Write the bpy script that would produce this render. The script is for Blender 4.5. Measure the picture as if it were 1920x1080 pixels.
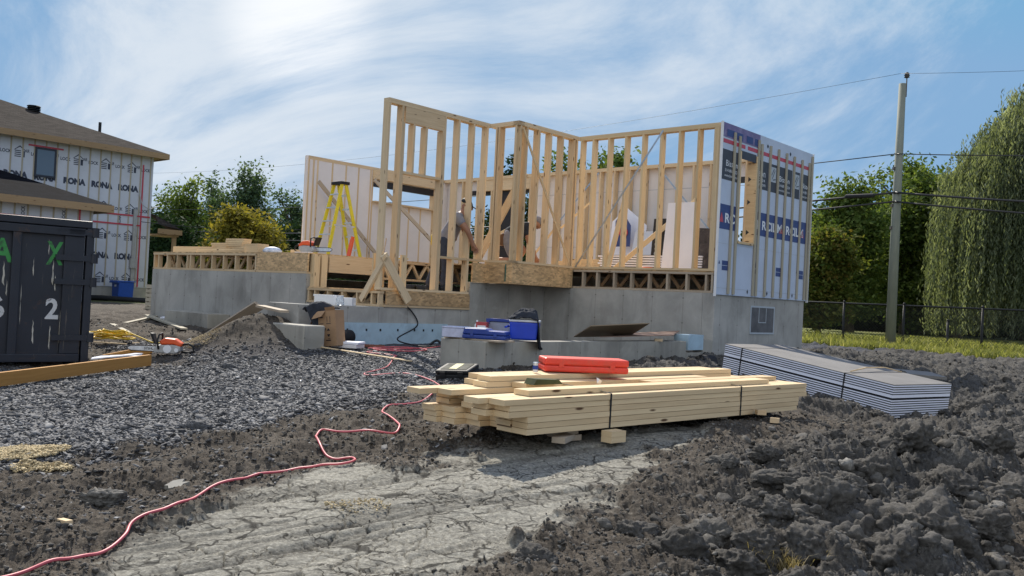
import bpy, bmesh, math, random
import numpy as np
from mathutils import Vector, Matrix, Euler
rng = np.random.default_rng(7); random.seed(7)
R = math.radians
for o in list(bpy.data.objects): bpy.data.objects.remove(o)
scn = bpy.context.scene
COL = scn.collection

# ------------------------------------------------------------------ camera
FPX, PITCH, ROLL = 1680.73, 0.012714, 0.049837
CP, SP, CR, SR = math.cos(PITCH), math.sin(PITCH), math.cos(ROLL), math.sin(ROLL)
FW = Vector((0, CP, SP)); UP0 = Vector((0, -SP, CP)); RT0 = Vector((1, 0, 0))
RT = CR*RT0 + SR*UP0; UPV = -SR*RT0 + CR*UP0
cd = bpy.data.cameras.new('camera'); cam = bpy.data.objects.new('camera', cd); COL.objects.link(cam)
cd.sensor_width = 36; cd.lens = 36*FPX/1920; cd.clip_start = 0.05; cd.clip_end = 3000
cam.matrix_world = Matrix(((RT.x, UPV.x, -FW.x, 0), (RT.y, UPV.y, -FW.y, 0), (RT.z, UPV.z, -FW.z, 0), (0, 0, 0, 1)))
scn.camera = cam

def ray(x, y): return FW + RT*((x-960)/FPX) + UPV*((540-y)/FPX)
def PZ(x, y, z):
    d = ray(x, y); return d*(z/d.z)
def PD(x, y, Y):
    d = ray(x, y); return d*(Y/d.y)

# ------------------------------------------------------------------ sky, sun, exposure
SUN_EL, SUN_AZ = R(42), R(-17)
world = bpy.data.worlds.new("World"); scn.world = world; world.use_nodes = True
wn = world.node_tree.nodes; wl = world.node_tree.links; wn.clear()
def N(t, nodes=None, **k):
    n = (nodes or wn).new(t)
    for a, b in k.items(): setattr(n, a, b)
    return n
sky = N('ShaderNodeTexSky'); sky.sky_type = 'NISHITA'; sky.sun_disc = False
sky.sun_elevation = SUN_EL; sky.sun_rotation = SUN_AZ; sky.air_density = 1.0; sky.dust_density = 0.15; sky.ozone_density = 2.0; sky.altitude = 50
tc = N('ShaderNodeTexCoord')
# project directions on a cloud layer: dir.xy/(dir.z+0.12)
sep = N('ShaderNodeSeparateXYZ'); wl.new(tc.outputs['Generated'], sep.inputs[0])
addz = N('ShaderNodeMath', operation='ADD'); wl.new(sep.outputs['Z'], addz.inputs[0]); addz.inputs[1].default_value = 0.16
mx = N('ShaderNodeMath', operation='MAXIMUM'); wl.new(addz.outputs[0], mx.inputs[0]); mx.inputs[1].default_value = 0.05
dx = N('ShaderNodeMath', operation='DIVIDE'); wl.new(sep.outputs['X'], dx.inputs[0]); wl.new(mx.outputs[0], dx.inputs[1])
dy = N('ShaderNodeMath', operation='DIVIDE'); wl.new(sep.outputs['Y'], dy.inputs[0]); wl.new(mx.outputs[0], dy.inputs[1])
cmb = N('ShaderNodeCombineXYZ'); wl.new(dx.outputs[0], cmb.inputs[0]); wl.new(dy.outputs[0], cmb.inputs[1])
mp = N('ShaderNodeMapping'); mp.vector_type = 'TEXTURE'; mp.inputs['Rotation'].default_value = (0, R(-20), R(4)); mp.inputs['Scale'].default_value = (0.62, 0.30, 0.20); mp.inputs['Location'].default_value = (0.13, 0.35, 0.1)
wl.new(tc.outputs['Generated'], mp.inputs[0])
n1 = N('ShaderNodeTexNoise'); n1.inputs['Scale'].default_value = 1.0; n1.inputs['Detail'].default_value = 10; n1.inputs['Roughness'].default_value = 0.66; n1.inputs['Distortion'].default_value = 0.65
wl.new(mp.outputs[0], n1.inputs['Vector'])
# broad veil of cirrus centred on a patch of sky to the upper left
def blob(direction, c0, c1):
    dp = N('ShaderNodeVectorMath', operation='DOT_PRODUCT'); nrm = N('ShaderNodeVectorMath', operation='NORMALIZE')
    wl.new(tc.outputs['Generated'], nrm.inputs[0]); wl.new(nrm.outputs[0], dp.inputs[0])
    dp.inputs[1].default_value = Vector(direction).normalized()
    mr = N('ShaderNodeMapRange'); mr.interpolation_type = 'SMOOTHSTEP'; wl.new(dp.outputs['Value'], mr.inputs['Value'])
    mr.inputs['From Min'].default_value = math.cos(R(c0)); mr.inputs['From Max'].default_value = math.cos(R(c1))
    return mr.outputs['Result']
b1 = blob(ray(520, 60), 21, 1)
b2 = blob(ray(1180, 40), 22, 2)
b3 = blob(ray(565, 45), 5.5, 0.0)
fill_cloud = blob((-.1, -1, .55), 82, 20)  # unseen bright cloud behind the camera, added to lift the fill light
s4 = N('ShaderNodeMath', operation='MULTIPLY'); wl.new(fill_cloud, s4.inputs[0]); s4.inputs[1].default_value = 0.45
s1 = N('ShaderNodeMath', operation='MULTIPLY'); wl.new(b1, s1.inputs[0]); s1.inputs[1].default_value = 0.23
s2 = N('ShaderNodeMath', operation='MULTIPLY'); wl.new(b2, s2.inputs[0]); s2.inputs[1].default_value = 0.17
sa = N('ShaderNodeMath', operation='MAXIMUM'); wl.new(s1.outputs[0], sa.inputs[0]); wl.new(s2.outputs[0], sa.inputs[1])
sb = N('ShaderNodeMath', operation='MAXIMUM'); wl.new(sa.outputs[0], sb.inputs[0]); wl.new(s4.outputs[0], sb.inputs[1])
sm = N('ShaderNodeMath', operation='ADD'); wl.new(sb.outputs[0], sm.inputs[0]); wl.new(n1.outputs['Fac'], sm.inputs[1])
cr = N('ShaderNodeMapRange'); cr.interpolation_type = 'SMOOTHSTEP'; wl.new(sm.outputs[0], cr.inputs['Value'])
cr.inputs['From Min'].default_value = 0.50; cr.inputs['From Max'].default_value = 0.86; cr.inputs['To Max'].default_value = 0.92
ccol = N('ShaderNodeMix', data_type='RGBA'); wl.new(b3, ccol.inputs['Factor'])
ccol.inputs['A'].default_value = (4.35, 4.75, 5.2, 1); ccol.inputs['B'].default_value = (6.0, 6.1, 6.2, 1)
tint0 = N('ShaderNodeMix', data_type='RGBA', blend_type='MULTIPLY'); tint0.inputs['Factor'].default_value = 1
wl.new(sky.outputs[0], tint0.inputs['A']); tint0.inputs['B'].default_value = (0.50, 0.67, 0.90, 1)
tint = N('ShaderNodeMix', data_type='RGBA', blend_type='DARKEN'); tint.inputs['Factor'].default_value = 1
wl.new(tint0.outputs['Result'], tint.inputs['A']); tint.inputs['B'].default_value = (1.42, 2.52, 3.98, 1)
mixc = N('ShaderNodeMix', data_type='RGBA'); wl.new(cr.outputs['Result'], mixc.inputs['Factor'])
wl.new(tint.outputs['Result'], mixc.inputs['A']); cc2 = N('ShaderNodeMix', data_type='RGBA'); wl.new(fill_cloud, cc2.inputs['Factor']); wl.new(ccol.outputs['Result'], cc2.inputs['A']); cc2.inputs['B'].default_value = (5.4, 5.8, 6.3, 1)
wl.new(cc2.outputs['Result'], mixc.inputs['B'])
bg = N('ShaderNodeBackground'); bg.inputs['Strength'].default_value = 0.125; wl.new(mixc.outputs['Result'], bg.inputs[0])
wo = N('ShaderNodeOutputWorld'); wl.new(bg.outputs[0], wo.inputs[0])

sd = bpy.data.lights.new('sun', 'SUN'); sd.energy = 4.5; sd.angle = R(0.6); sd.color = (1.0, 0.93, 0.82)
sun = bpy.data.objects.new('sun', sd); COL.objects.link(sun)
sdir = Vector((math.sin(SUN_AZ)*math.cos(SUN_EL), math.cos(SUN_AZ)*math.cos(SUN_EL), math.sin(SUN_EL)))
sun.rotation_euler = (-sdir).to_track_quat('-Z', 'Y').to_euler(); sun.location = sdir*60
vs = scn.view_settings; vs.view_transform = 'Standard'; vs.look = 'None'; vs.exposure = 0.45; vs.gamma = 1; vs.use_curve_mapping = False
scn.render.resolution_x = 1024; scn.render.resolution_y = 576

# ------------------------------------------------------------------ mesh helpers
class MB:
    """collects geometry, then links it as one mesh object"""
    def __init__(s, off=(0, 0, 0)): s.v = []; s.f = []; s.uv = []; s.off = Vector(off)
    def add(s, vs_, fs, uvs=None):
        b = len(s.v); s.v += [Vector(p) for p in vs_]
        for i, f in enumerate(fs):
            s.f.append([b+k for k in f]); s.uv.append(uvs[i] if uvs else None)
    def beam(s, p0, p1, w, h, up=(0, 0, 1), roff=None):
        """bar from p0 to p1, w across, h along 'up'; uv u runs along the bar in metres"""
        p0, p1 = Vector(p0), Vector(p1); d = p1-p0; L = d.length
        if L < 1e-6: return s
        d /= L; up = Vector(up); side = d.cross(up)
        if side.length < 1e-4: side = d.cross(Vector((1, 0, 0)))
        side.normalize(); u = side.cross(d)
        c = [(-1, -1), (1, -1), (1, 1), (-1, 1)]
        V = [p0+side*(a*w/2)+u*(b*h/2) for a, b in c]+[p1+side*(a*w/2)+u*(b*h/2) for a, b in c]
        ro = rng.random()*90 if roff is None else roff; rv = rng.random()*90
        F = []; U = []; per = [0, w, w+h, 2*w+h, 2*w+2*h]
        for k in range(4):
            j = (k+1) % 4; F.append([k, k+4, j+4, j]); a, b = per[k], per[k+1]
            U.append([(ro, rv+a), (ro+L, rv+a), (ro+L, rv+b), (ro, rv+b)])
        F.append([0, 1, 2, 3]); U.append([(ro, rv), (ro+.02, rv), (ro+.02, rv+h), (ro, rv+h)])
        F.append([7, 6, 5, 4]); U.append([(ro, rv), (ro+.02, rv), (ro+.02, rv+h), (ro, rv+h)])
        s.add(V, F, U); return s
    def box(s, x0, x1, y0, y1, z0, z1):
        V = [(x0, y0, z0), (x1, y0, z0), (x1, y1, z0), (x0, y1, z0), (x0, y0, z1), (x1, y0, z1), (x1, y1, z1), (x0, y1, z1)]
        F = [[0, 1, 5, 4], [1, 2, 6, 5], [2, 3, 7, 6], [3, 0, 4, 7], [4, 5, 6, 7], [3, 2, 1, 0]]
        U = []
        for f in F:
            pts = [V[k] for k in f]
            if len(set(p[2] for p in pts)) == 1: U.append([(p[0], p[1]) for p in pts])
            elif len(set(p[1] for p in pts)) == 1: U.append([(p[0], p[2]) for p in pts])
            else: U.append([(p[1], p[2]) for p in pts])
        s.add(V, F, U); return s
    def prism(s, poly, z0, z1, plane='xy', at=None):
        """polygon extruded; plane xy -> z, xz -> y, yz -> x"""
        n = len(poly)
        def m(p, h):
            if plane == 'xy': return (p[0], p[1], h)
            if plane == 'xz': return (p[0], h, p[1])
            return (h, p[0], p[1])
        V = [m(p, z0) for p in poly]+[m(p, z1) for p in poly]
        F = [list(range(n-1, -1, -1)), list(range(n, 2*n))]+[[k, (k+1) % n, (k+1) % n+n, k+n] for k in range(n)]
        U = [[poly[k] for k in F[0]], [poly[k-n] for k in F[1]]]+[[(poly[k][0]+poly[k][1], z0), (poly[(k+1) % n][0]+poly[(k+1) % n][1], z0), (poly[(k+1) % n][0]+poly[(k+1) % n][1], z1), (poly[k][0]+poly[k][1], z1)] for k in range(n)]
        s.add(V, F, U); return s
    def tube(s, pts, r, n=8, cap=True):
        pts = [Vector(p) for p in pts]; rs = r if isinstance(r, (list, tuple)) else [r]*len(pts)
        ref = Vector((0, 0, 1)); V = []; acc = 0; us = []
        prev = None
        for i, p in enumerate(pts):
            t = (pts[min(i+1, len(pts)-1)]-pts[max(i-1, 0)]).normalized()
            if prev is None:
                a = ref if abs(t.z) < .9 else Vector((1, 0, 0)); side = t.cross(a).normalized()
            else:
                side = (prev - t*prev.dot(t)); side = side.normalized() if side.length > 1e-5 else t.orthogonal().normalized()
            prev = side; u = side.cross(t)
            if i: acc += (p-pts[i-1]).length
            us.append(acc)
            for k in range(n):
                a = 2*math.pi*k/n; V.append(p+side*(math.cos(a)*rs[i])+u*(math.sin(a)*rs[i]))
        F = []; U = []
        for i in range(len(pts)-1):
            for k in range(n):
                j = (k+1) % n; F.append([i*n+k, i*n+j, (i+1)*n+j, (i+1)*n+k])
                U.append([(us[i], k/n*.3), (us[i], (k+1)/n*.3), (us[i+1], (k+1)/n*.3), (us[i+1], k/n*.3)])
        if cap:
            F.append(list(range(n-1, -1, -1))); U.append([(0, 0)]*n)
            F.append([(len(pts)-1)*n+k for k in range(n)]); U.append([(0, 0)]*n)
        s.add(V, F, U); return s
    def lathe(s, prof, c=(0, 0, 0), n=20, sx=1, sy=1):
        V = []; F = []
        for r, z in prof:
            for k in range(n):
                a = 2*math.pi*k/n; V.append((c[0]+math.cos(a)*r*sx, c[1]+math.sin(a)*r*sy, c[2]+z))
        for i in range(len(prof)-1):
            for k in range(n):
                j = (k+1) % n; F.append([i*n+k, i*n+j, (i+1)*n+j, (i+1)*n+k])
        F.append(list(range(n-1, -1, -1))); F.append([(len(prof)-1)*n+k for k in range(n)])
        s.add(V, F); return s
    def quad(s, a, b, c, d, uv=None): s.add([a, b, c, d], [[0, 1, 2, 3]], [uv] if uv else None); return s
    def build(s, name, m, parent=None, smooth=False, bevel=0, seg=2):
        me = bpy.data.meshes.new(name); me.from_pydata([tuple(p+s.off) for p in s.v], [], s.f)
        if any(u is not None for u in s.uv):
            uvl = me.uv_layers.new(name='UVMap'); flat = []
            for f, u in zip(s.f, s.uv): flat += [c for q in (u or [(0, 0)]*len(f)) for c in q]
            uvl.data.foreach_set('uv', flat)
        me.materials.append(m)
        if smooth: me.polygons.foreach_set('use_smooth', [True]*len(me.polygons))
        o = bpy.data.objects.new(name, me); COL.objects.link(o)
        if parent: o.parent = parent
        if bevel:
            b = o.modifiers.new('b', 'BEVEL'); b.width = bevel; b.segments = seg; b.limit_method = 'ANGLE'; b.angle_limit = R(40)
        return o

def npmesh(name, V, F, m, parent=None, smooth=False, attrs=None):
    """fast mesh from numpy: V (n,3), F (k,3|4) or list of those"""
    me = bpy.data.meshes.new(name); V = np.asarray(V, dtype=np.float32)
    Fs = F if isinstance(F, list) else [F]
    tot = sum(len(f) for f in Fs); loops = np.concatenate([f.ravel() for f in Fs]).astype(np.int32)
    starts = []; c = 0
    for f in Fs: starts.append(c+np.arange(len(f))*f.shape[1]); c += f.size
    me.vertices.add(len(V)); me.vertices.foreach_set('co', V.ravel())
    me.loops.add(len(loops)); me.loops.foreach_set('vertex_index', loops)
    me.polygons.add(tot); me.polygons.foreach_set('loop_start', np.concatenate(starts).astype(np.int32))
    if smooth: me.polygons.foreach_set('use_smooth', np.ones(tot, dtype=bool))
    me.update(calc_edges=True)
    for k, a in (attrs or {}).items():
        at = me.attributes.new(k, 'FLOAT', 'POINT'); at.data.foreach_set('value', np.asarray(a, dtype=np.float32))
    me.materials.append(m)
    o = bpy.data.objects.new(name, me); COL.objects.link(o)
    if parent: o.parent = parent
    return o

def tag(o, label=None, cat=None, group=None, kind=None):
    if label: o['label'] = label
    if cat: o['category'] = cat
    if group: o['group'] = group
    if kind: o['kind'] = kind
    return o
def thing(name, label, cat, loc=(0, 0, 0), rz=0, group=None, rot=None):
    o = bpy.data.objects.new(name, None); COL.objects.link(o); o.empty_display_size = .1
    o.location = loc; o.rotation_euler = rot if rot else (0, 0, rz)
    return tag(o, label, cat, group)
def kids(o): return [c for c in COL.objects if c.parent == o]
def dup(o, loc=None, rot=None, label=None, parent=None, group=None):
    c = o.copy(); COL.objects.link(c)
    if parent is not None: c.parent = parent
    if loc is not None: c.location = loc
    if rot is not None: c.rotation_euler = rot
    if label: c['label'] = label
    if group: c['group'] = group
    for k in kids(o): dup(k, parent=c)
    return c

# house axes: local x runs along the front wall to the right and nearer, local y away to the right
TH = -0.72754; S0 = Vector((-2.0804, 14.14355, 0))
AX = Vector((math.cos(TH), math.sin(TH), 0)); BY = Vector((-math.sin(TH), math.cos(TH), 0))
def HL(x, y, z=0): return S0+AX*x+BY*y+Vector((0, 0, z))
def loc2(p): d = Vector((p[0], p[1], 0))-S0; return d.dot(AX), d.dot(BY)

# ------------------------------------------------------------------ material helpers
def newmat(name):
    m = bpy.data.materials.new(name); m.use_nodes = True; nt = m.node_tree
    return m, nt.nodes, nt.links, nt.nodes['Principled BSDF']
def ramp(nodes, stops):
    r = nodes.new('ShaderNodeValToRGB'); e = r.color_ramp.elements
    while len(e) < len(stops): e.new(0.5)
    for k, (p, c) in enumerate(stops): e[k].position = p; e[k].color = (*c, 1) if len(c) == 3 else c
    return r
def bump(nodes, links, src, bsdf, strength, dist=0.01):
    b = nodes.new('ShaderNodeBump'); b.inputs['Strength'].default_value = strength; b.inputs['Distance'].default_value = dist
    links.new(src, b.inputs['Height']); links.new(b.outputs[0], bsdf.inputs['Normal']); return b
def nz(nodes, links, scale, detail=4, rough=0.6, vec=None, dist=0):
    n = nodes.new('ShaderNodeTexNoise'); n.inputs['Scale'].default_value = scale; n.inputs['Detail'].default_value = detail
    n.inputs['Roughness'].default_value = rough; n.inputs['Distortion'].default_value = dist
    if vec is not None: links.new(vec, n.inputs['Vector'])
    return n
def mixcol(nodes, links, fac, a, b, mode='MIX'):
    m = nodes.new('ShaderNodeMix'); m.data_type = 'RGBA'; m.blend_type = mode
    for sock, v in (('Factor', fac), ('A', a), ('B', b)):
        if hasattr(v, 'is_linked') or isinstance(v, bpy.types.NodeSocket): links.new(v, m.inputs[sock])
        elif sock == 'Factor': m.inputs[sock].default_value = v
        else: m.inputs[sock].default_value = (*v, 1)
    return m.outputs['Result']
def plain(name, col, rough=0.6, metal=0, var=0.12, scale=6, bmp=0.0, spec=0.5, dirt=None):
    """base colour with mottling, optional dirt colour in blotches"""
    m, n, l, b = newmat(name); tcx = n.new('ShaderNodeTexCoord')
    a = nz(n, l, scale, 6, 0.65, tcx.outputs['Object'])
    c0 = tuple(max(0, c*(1-var)) for c in col); c1 = tuple(min(1, c*(1+var)) for c in col)
    r = ramp(n, [(0.35, c0), (0.65, c1)]); l.new(a.outputs['Fac'], r.inputs[0]); out = r.outputs[0]
    if dirt:
        d = nz(n, l, scale*1.7, 8, 0.7, tcx.outputs['Object'], 0.5); rr = ramp(n, [(0.52, (0, 0, 0)), (0.68, (1, 1, 1))]); l.new(d.outputs['Fac'], rr.inputs[0])
        mm = n.new('ShaderNodeMath'); mm.operation = 'MULTIPLY'; l.new(rr.outputs[0], mm.inputs[0]); mm.inputs[1].default_value = 0.6
        out = mixcol(n, l, mm.outputs[0], out, dirt)
    l.new(out, b.inputs['Base Color']); b.inputs['Roughness'].default_value = rough; b.inputs['Metallic'].default_value = metal
    b.inputs['Specular IOR Level'].default_value = spec
    if bmp: bump(n, l, nz(n, l, scale*8, 5, .7, tcx.outputs['Object']).outputs['Fac'], b, bmp, 0.004)
    return m
def wood(name, light, dark, knots=True, rough=0.75, grain=1.0):
    m, n, l, b = newmat(name); uv = n.new('ShaderNodeUVMap'); oi = n.new('ShaderNodeObjectInfo')
    mpn = n.new('ShaderNodeMapping'); mpn.inputs['Scale'].default_value = (1.3, 26, 1); l.new(uv.outputs[0], mpn.inputs[0])
    g = nz(n, l, 1.6, 7, 0.62, mpn.outputs[0], 0.6)
    mp2 = n.new('ShaderNodeMapping'); mp2.inputs['Scale'].default_value = (0.25, 0.9, 1); l.new(uv.outputs[0], mp2.inputs[0])
    g2 = nz(n, l, 1.0, 3, 0.5, mp2.outputs[0])
    add = n.new('ShaderNodeMath'); add.operation = 'MULTIPLY_ADD'; l.new(g2.outputs['Fac'], add.inputs[0]); add.inputs[1].default_value = 0.8
    l.new(g.outputs['Fac'], add.inputs[2])
    ad2 = n.new('ShaderNodeMath'); ad2.operation = 'MULTIPLY_ADD'; l.new(oi.outputs['Random'], ad2.inputs[0]); ad2.inputs[1].default_value = 0.34; l.new(add.outputs[0], ad2.inputs[2])
    r = ramp(n, [(0.0, dark), (1.0, light)]); mr = n.new('ShaderNodeMapRange'); l.new(ad2.outputs[0], mr.inputs[0]); mr.inputs[1].default_value = 0.70; mr.inputs[2].default_value = 1.42
    l.new(mr.outputs[0], r.inputs[0]); out = r.outputs[0]
    if knots:
        mp3 = n.new('ShaderNodeMapping'); mp3.inputs['Scale'].default_value = (3.2, 13, 1); l.new(uv.outputs[0], mp3.inputs[0])
        vo = n.new('ShaderNodeTexVoronoi'); vo.inputs['Scale'].default_value = 1.0; l.new(mp3.outputs[0], vo.inputs['Vector'])
        kr = ramp(n, [(0.09, (1, 1, 1)), (0.17, (0, 0, 0))]); l.new(vo.outputs['Distance'], kr.inputs[0])
        sepc = n.new('ShaderNodeSeparateColor'); l.new(vo.outputs['Color'], sepc.inputs[0])
        gt = n.new('ShaderNodeMath'); gt.operation = 'GREATER_THAN'; l.new(sepc.outputs[0], gt.inputs[0]); gt.inputs[1].default_value = 0.3
        mu = n.new('ShaderNodeMath'); mu.operation = 'MULTIPLY'; l.new(kr.outputs[0], mu.inputs[0]); l.new(gt.outputs[0], mu.inputs[1])
        mu2 = n.new('ShaderNodeMath'); mu2.operation = 'MULTIPLY'; l.new(mu.outputs[0], mu2.inputs[0]); mu2.inputs[1].default_value = 0.95
        out = mixcol(n, l, mu2.outputs[0], out, (0.085, 0.035, 0.016))
    l.new(out, b.inputs['Base Color']); b.inputs['Roughness'].default_value = rough; b.inputs['Specular IOR Level'].default_value = 0.25
    bump(n, l, g.outputs['Fac'], b, 0.15*grain, 0.002); return m
def concrete(name, c0, c1, seam=0.61, stain=(0.16, 0.15, 0.135)):
    m, n, l, b = newmat(name); uv = n.new('ShaderNodeUVMap'); tcx = n.new('ShaderNodeTexCoord')
    a = nz(n, l, 1.1, 8, 0.62, tcx.outputs['Object'], 0.4); r = ramp(n, [(0.34, c0), (0.62, c1)]); l.new(a.outputs['Fac'], r.inputs[0])
    # stains that run down
    mpn = n.new('ShaderNodeMapping'); mpn.inputs['Scale'].default_value = (1.7, 0.6, 1); l.new(uv.outputs[0], mpn.inputs[0])
    st = nz(n, l, 1.4, 6, 0.6, mpn.outputs[0], 0.3); sr = ramp(n, [(0.5, (0, 0, 0)), (0.75, (.6, .6, .6))]); l.new(st.outputs['Fac'], sr.inputs[0])
    out = mixcol(n, l, sr.outputs[0], r.outputs[0], stain)
    # pale lime bloom
    bl = nz(n, l, 2.3, 7, 0.75, tcx.outputs['Object'], 1.5); br = ramp(n, [(0.58, (0, 0, 0)), (0.75, (.35, .35, .35))]); l.new(bl.outputs['Fac'], br.inputs[0])
    out = mixcol(n, l, br.outputs[0], out, tuple(min(1, c*1.5) for c in c1))
    sx = n.new('ShaderNodeSeparateXYZ'); l.new(uv.outputs[0], sx.inputs[0])
    dv = n.new('ShaderNodeMath'); dv.operation = 'DIVIDE'; l.new(sx.outputs[0], dv.inputs[0]); dv.inputs[1].default_value = seam
    fr = n.new('ShaderNodeMath'); fr.operation = 'FRACT'; l.new(dv.outputs[0], fr.inputs[0])
    pp = n.new('ShaderNodeMath'); pp.operation = 'PINGPONG'; l.new(dv.outputs[0], pp.inputs[0]); pp.inputs[1].default_value = 0.5
    sr2 = ramp(n, [(0.0, (1, 1, 1)), (0.02, (0, 0, 0))]); l.new(pp.outputs[0], sr2.inputs[0])
    k = n.new('ShaderNodeMath'); k.operation = 'MULTIPLY'; l.new(sr2.outputs[0], k.inputs[0]); k.inputs[1].default_value = 0.45
    out = mixcol(n, l, k.outputs[0], out, stain)
    # form tie marks
    mpt = n.new('ShaderNodeMapping'); mpt.inputs['Scale'].default_value = (1/seam, 1/0.42, 1); mpt.inputs['Location'].default_value = (0.5, 0.1, 0); l.new(uv.outputs[0], mpt.inputs[0])
    vf = n.new('ShaderNodeVectorMath'); vf.operation = 'FRACTION'; l.new(mpt.outputs[0], vf.inputs[0])
    vd = n.new('ShaderNodeVectorMath'); vd.operation = 'DISTANCE'; l.new(vf.outputs[0], vd.inputs[0]); vd.inputs[1].default_value = (0.5, 0.5, 0)
    tr = ramp(n, [(0.022, (1, 1, 1)), (0.035, (0, 0, 0))]); l.new(vd.outputs['Value'], tr.inputs[0])
    k2 = n.new('ShaderNodeMath'); k2.operation = 'MULTIPLY'; l.new(tr.outputs[0], k2.inputs[0]); k2.inputs[1].default_value = 0.5
    out = mixcol(n, l, k2.outputs[0], out, (0.07, 0.06, 0.05))
    l.new(out, b.inputs['Base Color']); b.inputs['Roughness'].default_value = 0.85; b.inputs['Specular IOR Level'].default_value = 0.3
    bump(n, l, nz(n, l, 30, 6, 0.7, tcx.outputs['Object']).outputs['Fac'], b, 0.25, 0.004); return m
def osb(name, c=(0.62, 0.42, 0.22)):
    m, n, l, b = newmat(name); uv = n.new('ShaderNodeTexCoord')
    mpn = n.new('ShaderNodeMapping'); mpn.inputs['Scale'].default_value = (12, 12, 30); l.new(uv.outputs['Object'], mpn.inputs[0])
    vo = n.new('ShaderNodeTexVoronoi'); vo.inputs['Scale'].default_value = 1.3; vo.inputs['Randomness'].default_value = 1; l.new(mpn.outputs[0], vo.inputs['Vector'])
    s_ = n.new('ShaderNodeSeparateColor'); l.new(vo.outputs['Color'], s_.inputs[0])
    r = ramp(n, [(0, tuple(x*.62 for x in c)), (0.5, c), (1, tuple(min(1, x*1.25) for x in c))]); l.new(s_.outputs[0], r.inputs[0])
    d = nz(n, l, 2.2, 6, 0.6, uv.outputs['Object']); rr = ramp(n, [(0.45, (0, 0, 0)), (0.7, (.5, .5, .5))]); l.new(d.outputs['Fac'], rr.inputs[0])
    out = mixcol(n, l, rr.outputs[0], r.outputs[0], tuple(x*.45 for x in c))
    l.new(out, b.inputs['Base Color']); b.inputs['Roughness'].default_value = 0.7; bump(n, l, s_.outputs[1], b, 0.12, 0.002); return m

M = {}
M['spruce'] = wood('spruce', (0.76, 0.595, 0.385), (0.50, 0.365, 0.22))
M['spruce_pale'] = wood('spruce_pale', (0.80, 0.625, 0.385), (0.57, 0.415, 0.24))
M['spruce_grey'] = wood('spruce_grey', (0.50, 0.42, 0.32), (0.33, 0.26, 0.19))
M['lvl'] = wood('laminated', (0.56, 0.30, 0.09), (0.40, 0.19, 0.05), knots=False)
M['fascia'] = wood('fascia', (0.40, 0.28, 0.16), (0.28, 0.185, 0.10))
M['strapping'] = wood('strapping', (0.46, 0.42, 0.33), (0.34, 0.30, 0.22), knots=False)
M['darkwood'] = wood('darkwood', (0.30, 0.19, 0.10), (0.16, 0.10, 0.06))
M['concrete'] = concrete('concrete', (0.305, 0.298, 0.275), (0.45, 0.437, 0.405))
M['concrete_warm'] = concrete('concrete_warm', (0.30, 0.285, 0.245), (0.44, 0.415, 0.36), seam=0.46)
M['osb'] = osb('osb'); M['osb_dark'] = osb('osb_dark', (0.50, 0.33, 0.17))
M['foam'] = plain('white_foam', (0.84, 0.85, 0.93), 0.85, var=.04, scale=2)
M['foam_in'] = plain('foam_inside', (0.74, 0.71, 0.71), 0.85, var=.05, scale=1.5)
M['wrap_blue'] = plain('blue_white_foam', (0.50, 0.57, 0.70), 0.6, var=.06, scale=2)
M['wrap_grey'] = plain('grey_white_foam', (0.56, 0.59, 0.65), 0.6, var=.05, scale=2)
M['foam_blue'] = plain('light_blue_foam', (0.40, 0.54, 0.63), 0.7, var=.08, scale=3, dirt=(0.30, 0.38, 0.43))
M['ink_navy'] = plain('navy_ink', (0.035, 0.06, 0.20), 0.5, var=.1)
M['ink_black'] = plain('black_ink', (0.025, 0.028, 0.035), 0.45, var=.1)
M['ink_dark'] = plain('slate_ink', (0.05, 0.055, 0.07), 0.6, var=.1)
M['ink_white'] = plain('white_ink', (0.75, 0.78, 0.82), 0.5, var=.03)
M['ink_grey'] = plain('grey_ink', (0.42, 0.46, 0.5), 0.5, var=.03)
M['ink_red'] = plain('red_tape', (0.50, 0.045, 0.07), 0.4, var=.1)
M['purple'] = plain('purple_film', (0.16, 0.11, 0.24), 0.35, var=.3, scale=3, dirt=(0.33, 0.30, 0.42))
M['black_film'] = plain('black_film', (0.018, 0.018, 0.022), 0.4, var=.2)
M['black_plastic'] = plain('black_plastic', (0.015, 0.016, 0.018), 0.6, var=.2, scale=12, spec=.3)
M['rubber'] = plain('rubber', (0.03, 0.03, 0.032), 0.7)
M['steel'] = plain('galvanised_steel', (0.42, 0.46, 0.5), 0.35, metal=.8, scale=14)
M['iron'] = plain('iron', (0.08, 0.075, 0.07), 0.6, metal=.6, scale=14, dirt=(.12, .06, .03))
M['alu'] = plain('aluminium', (0.70, 0.72, 0.74), 0.35, metal=.75, scale=14)
M['yellow'] = plain('yellow_fibreglass', (0.72, 0.60, 0.02), 0.45, var=.07, dirt=(.5, .42, .06))
M['orange'] = plain('orange_plastic', (0.75, 0.10, 0.02), 0.4, var=.08)
M['grey_plastic'] = plain('grey_plastic', (0.38, 0.38, 0.37), 0.5, scale=12)
M['red_plastic'] = plain('red_plastic', (0.74, 0.055, 0.03), 0.45, var=.08, scale=5, dirt=(0.52, 0.10, 0.06))
M['blue_plastic'] = plain('blue_plastic', (0.01, 0.05, 0.50), 0.4, var=.08)
M['blue_case'] = plain('navy_plastic', (0.015, 0.045, 0.26), 0.4, var=.1, dirt=(.05, .08, .22))
M['bin_blue'] = plain('bin_blue', (0.02, 0.09, 0.42), 0.5, var=.08)
M['white_plastic'] = plain('white_plastic', (0.75, 0.76, 0.78), 0.45, var=.04)
M['cardboard'] = plain('cardboard', (0.38, 0.235, 0.13), 0.85, var=.08, scale=3)
M['cloth_dark'] = plain('dark_cloth', (0.022, 0.026, 0.036), 0.95, var=.3, scale=10, bmp=.3)
M['cloth_grey'] = plain('grey_cloth', (0.22, 0.22, 0.25), 0.95, var=.15, scale=10, bmp=.2)
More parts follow.
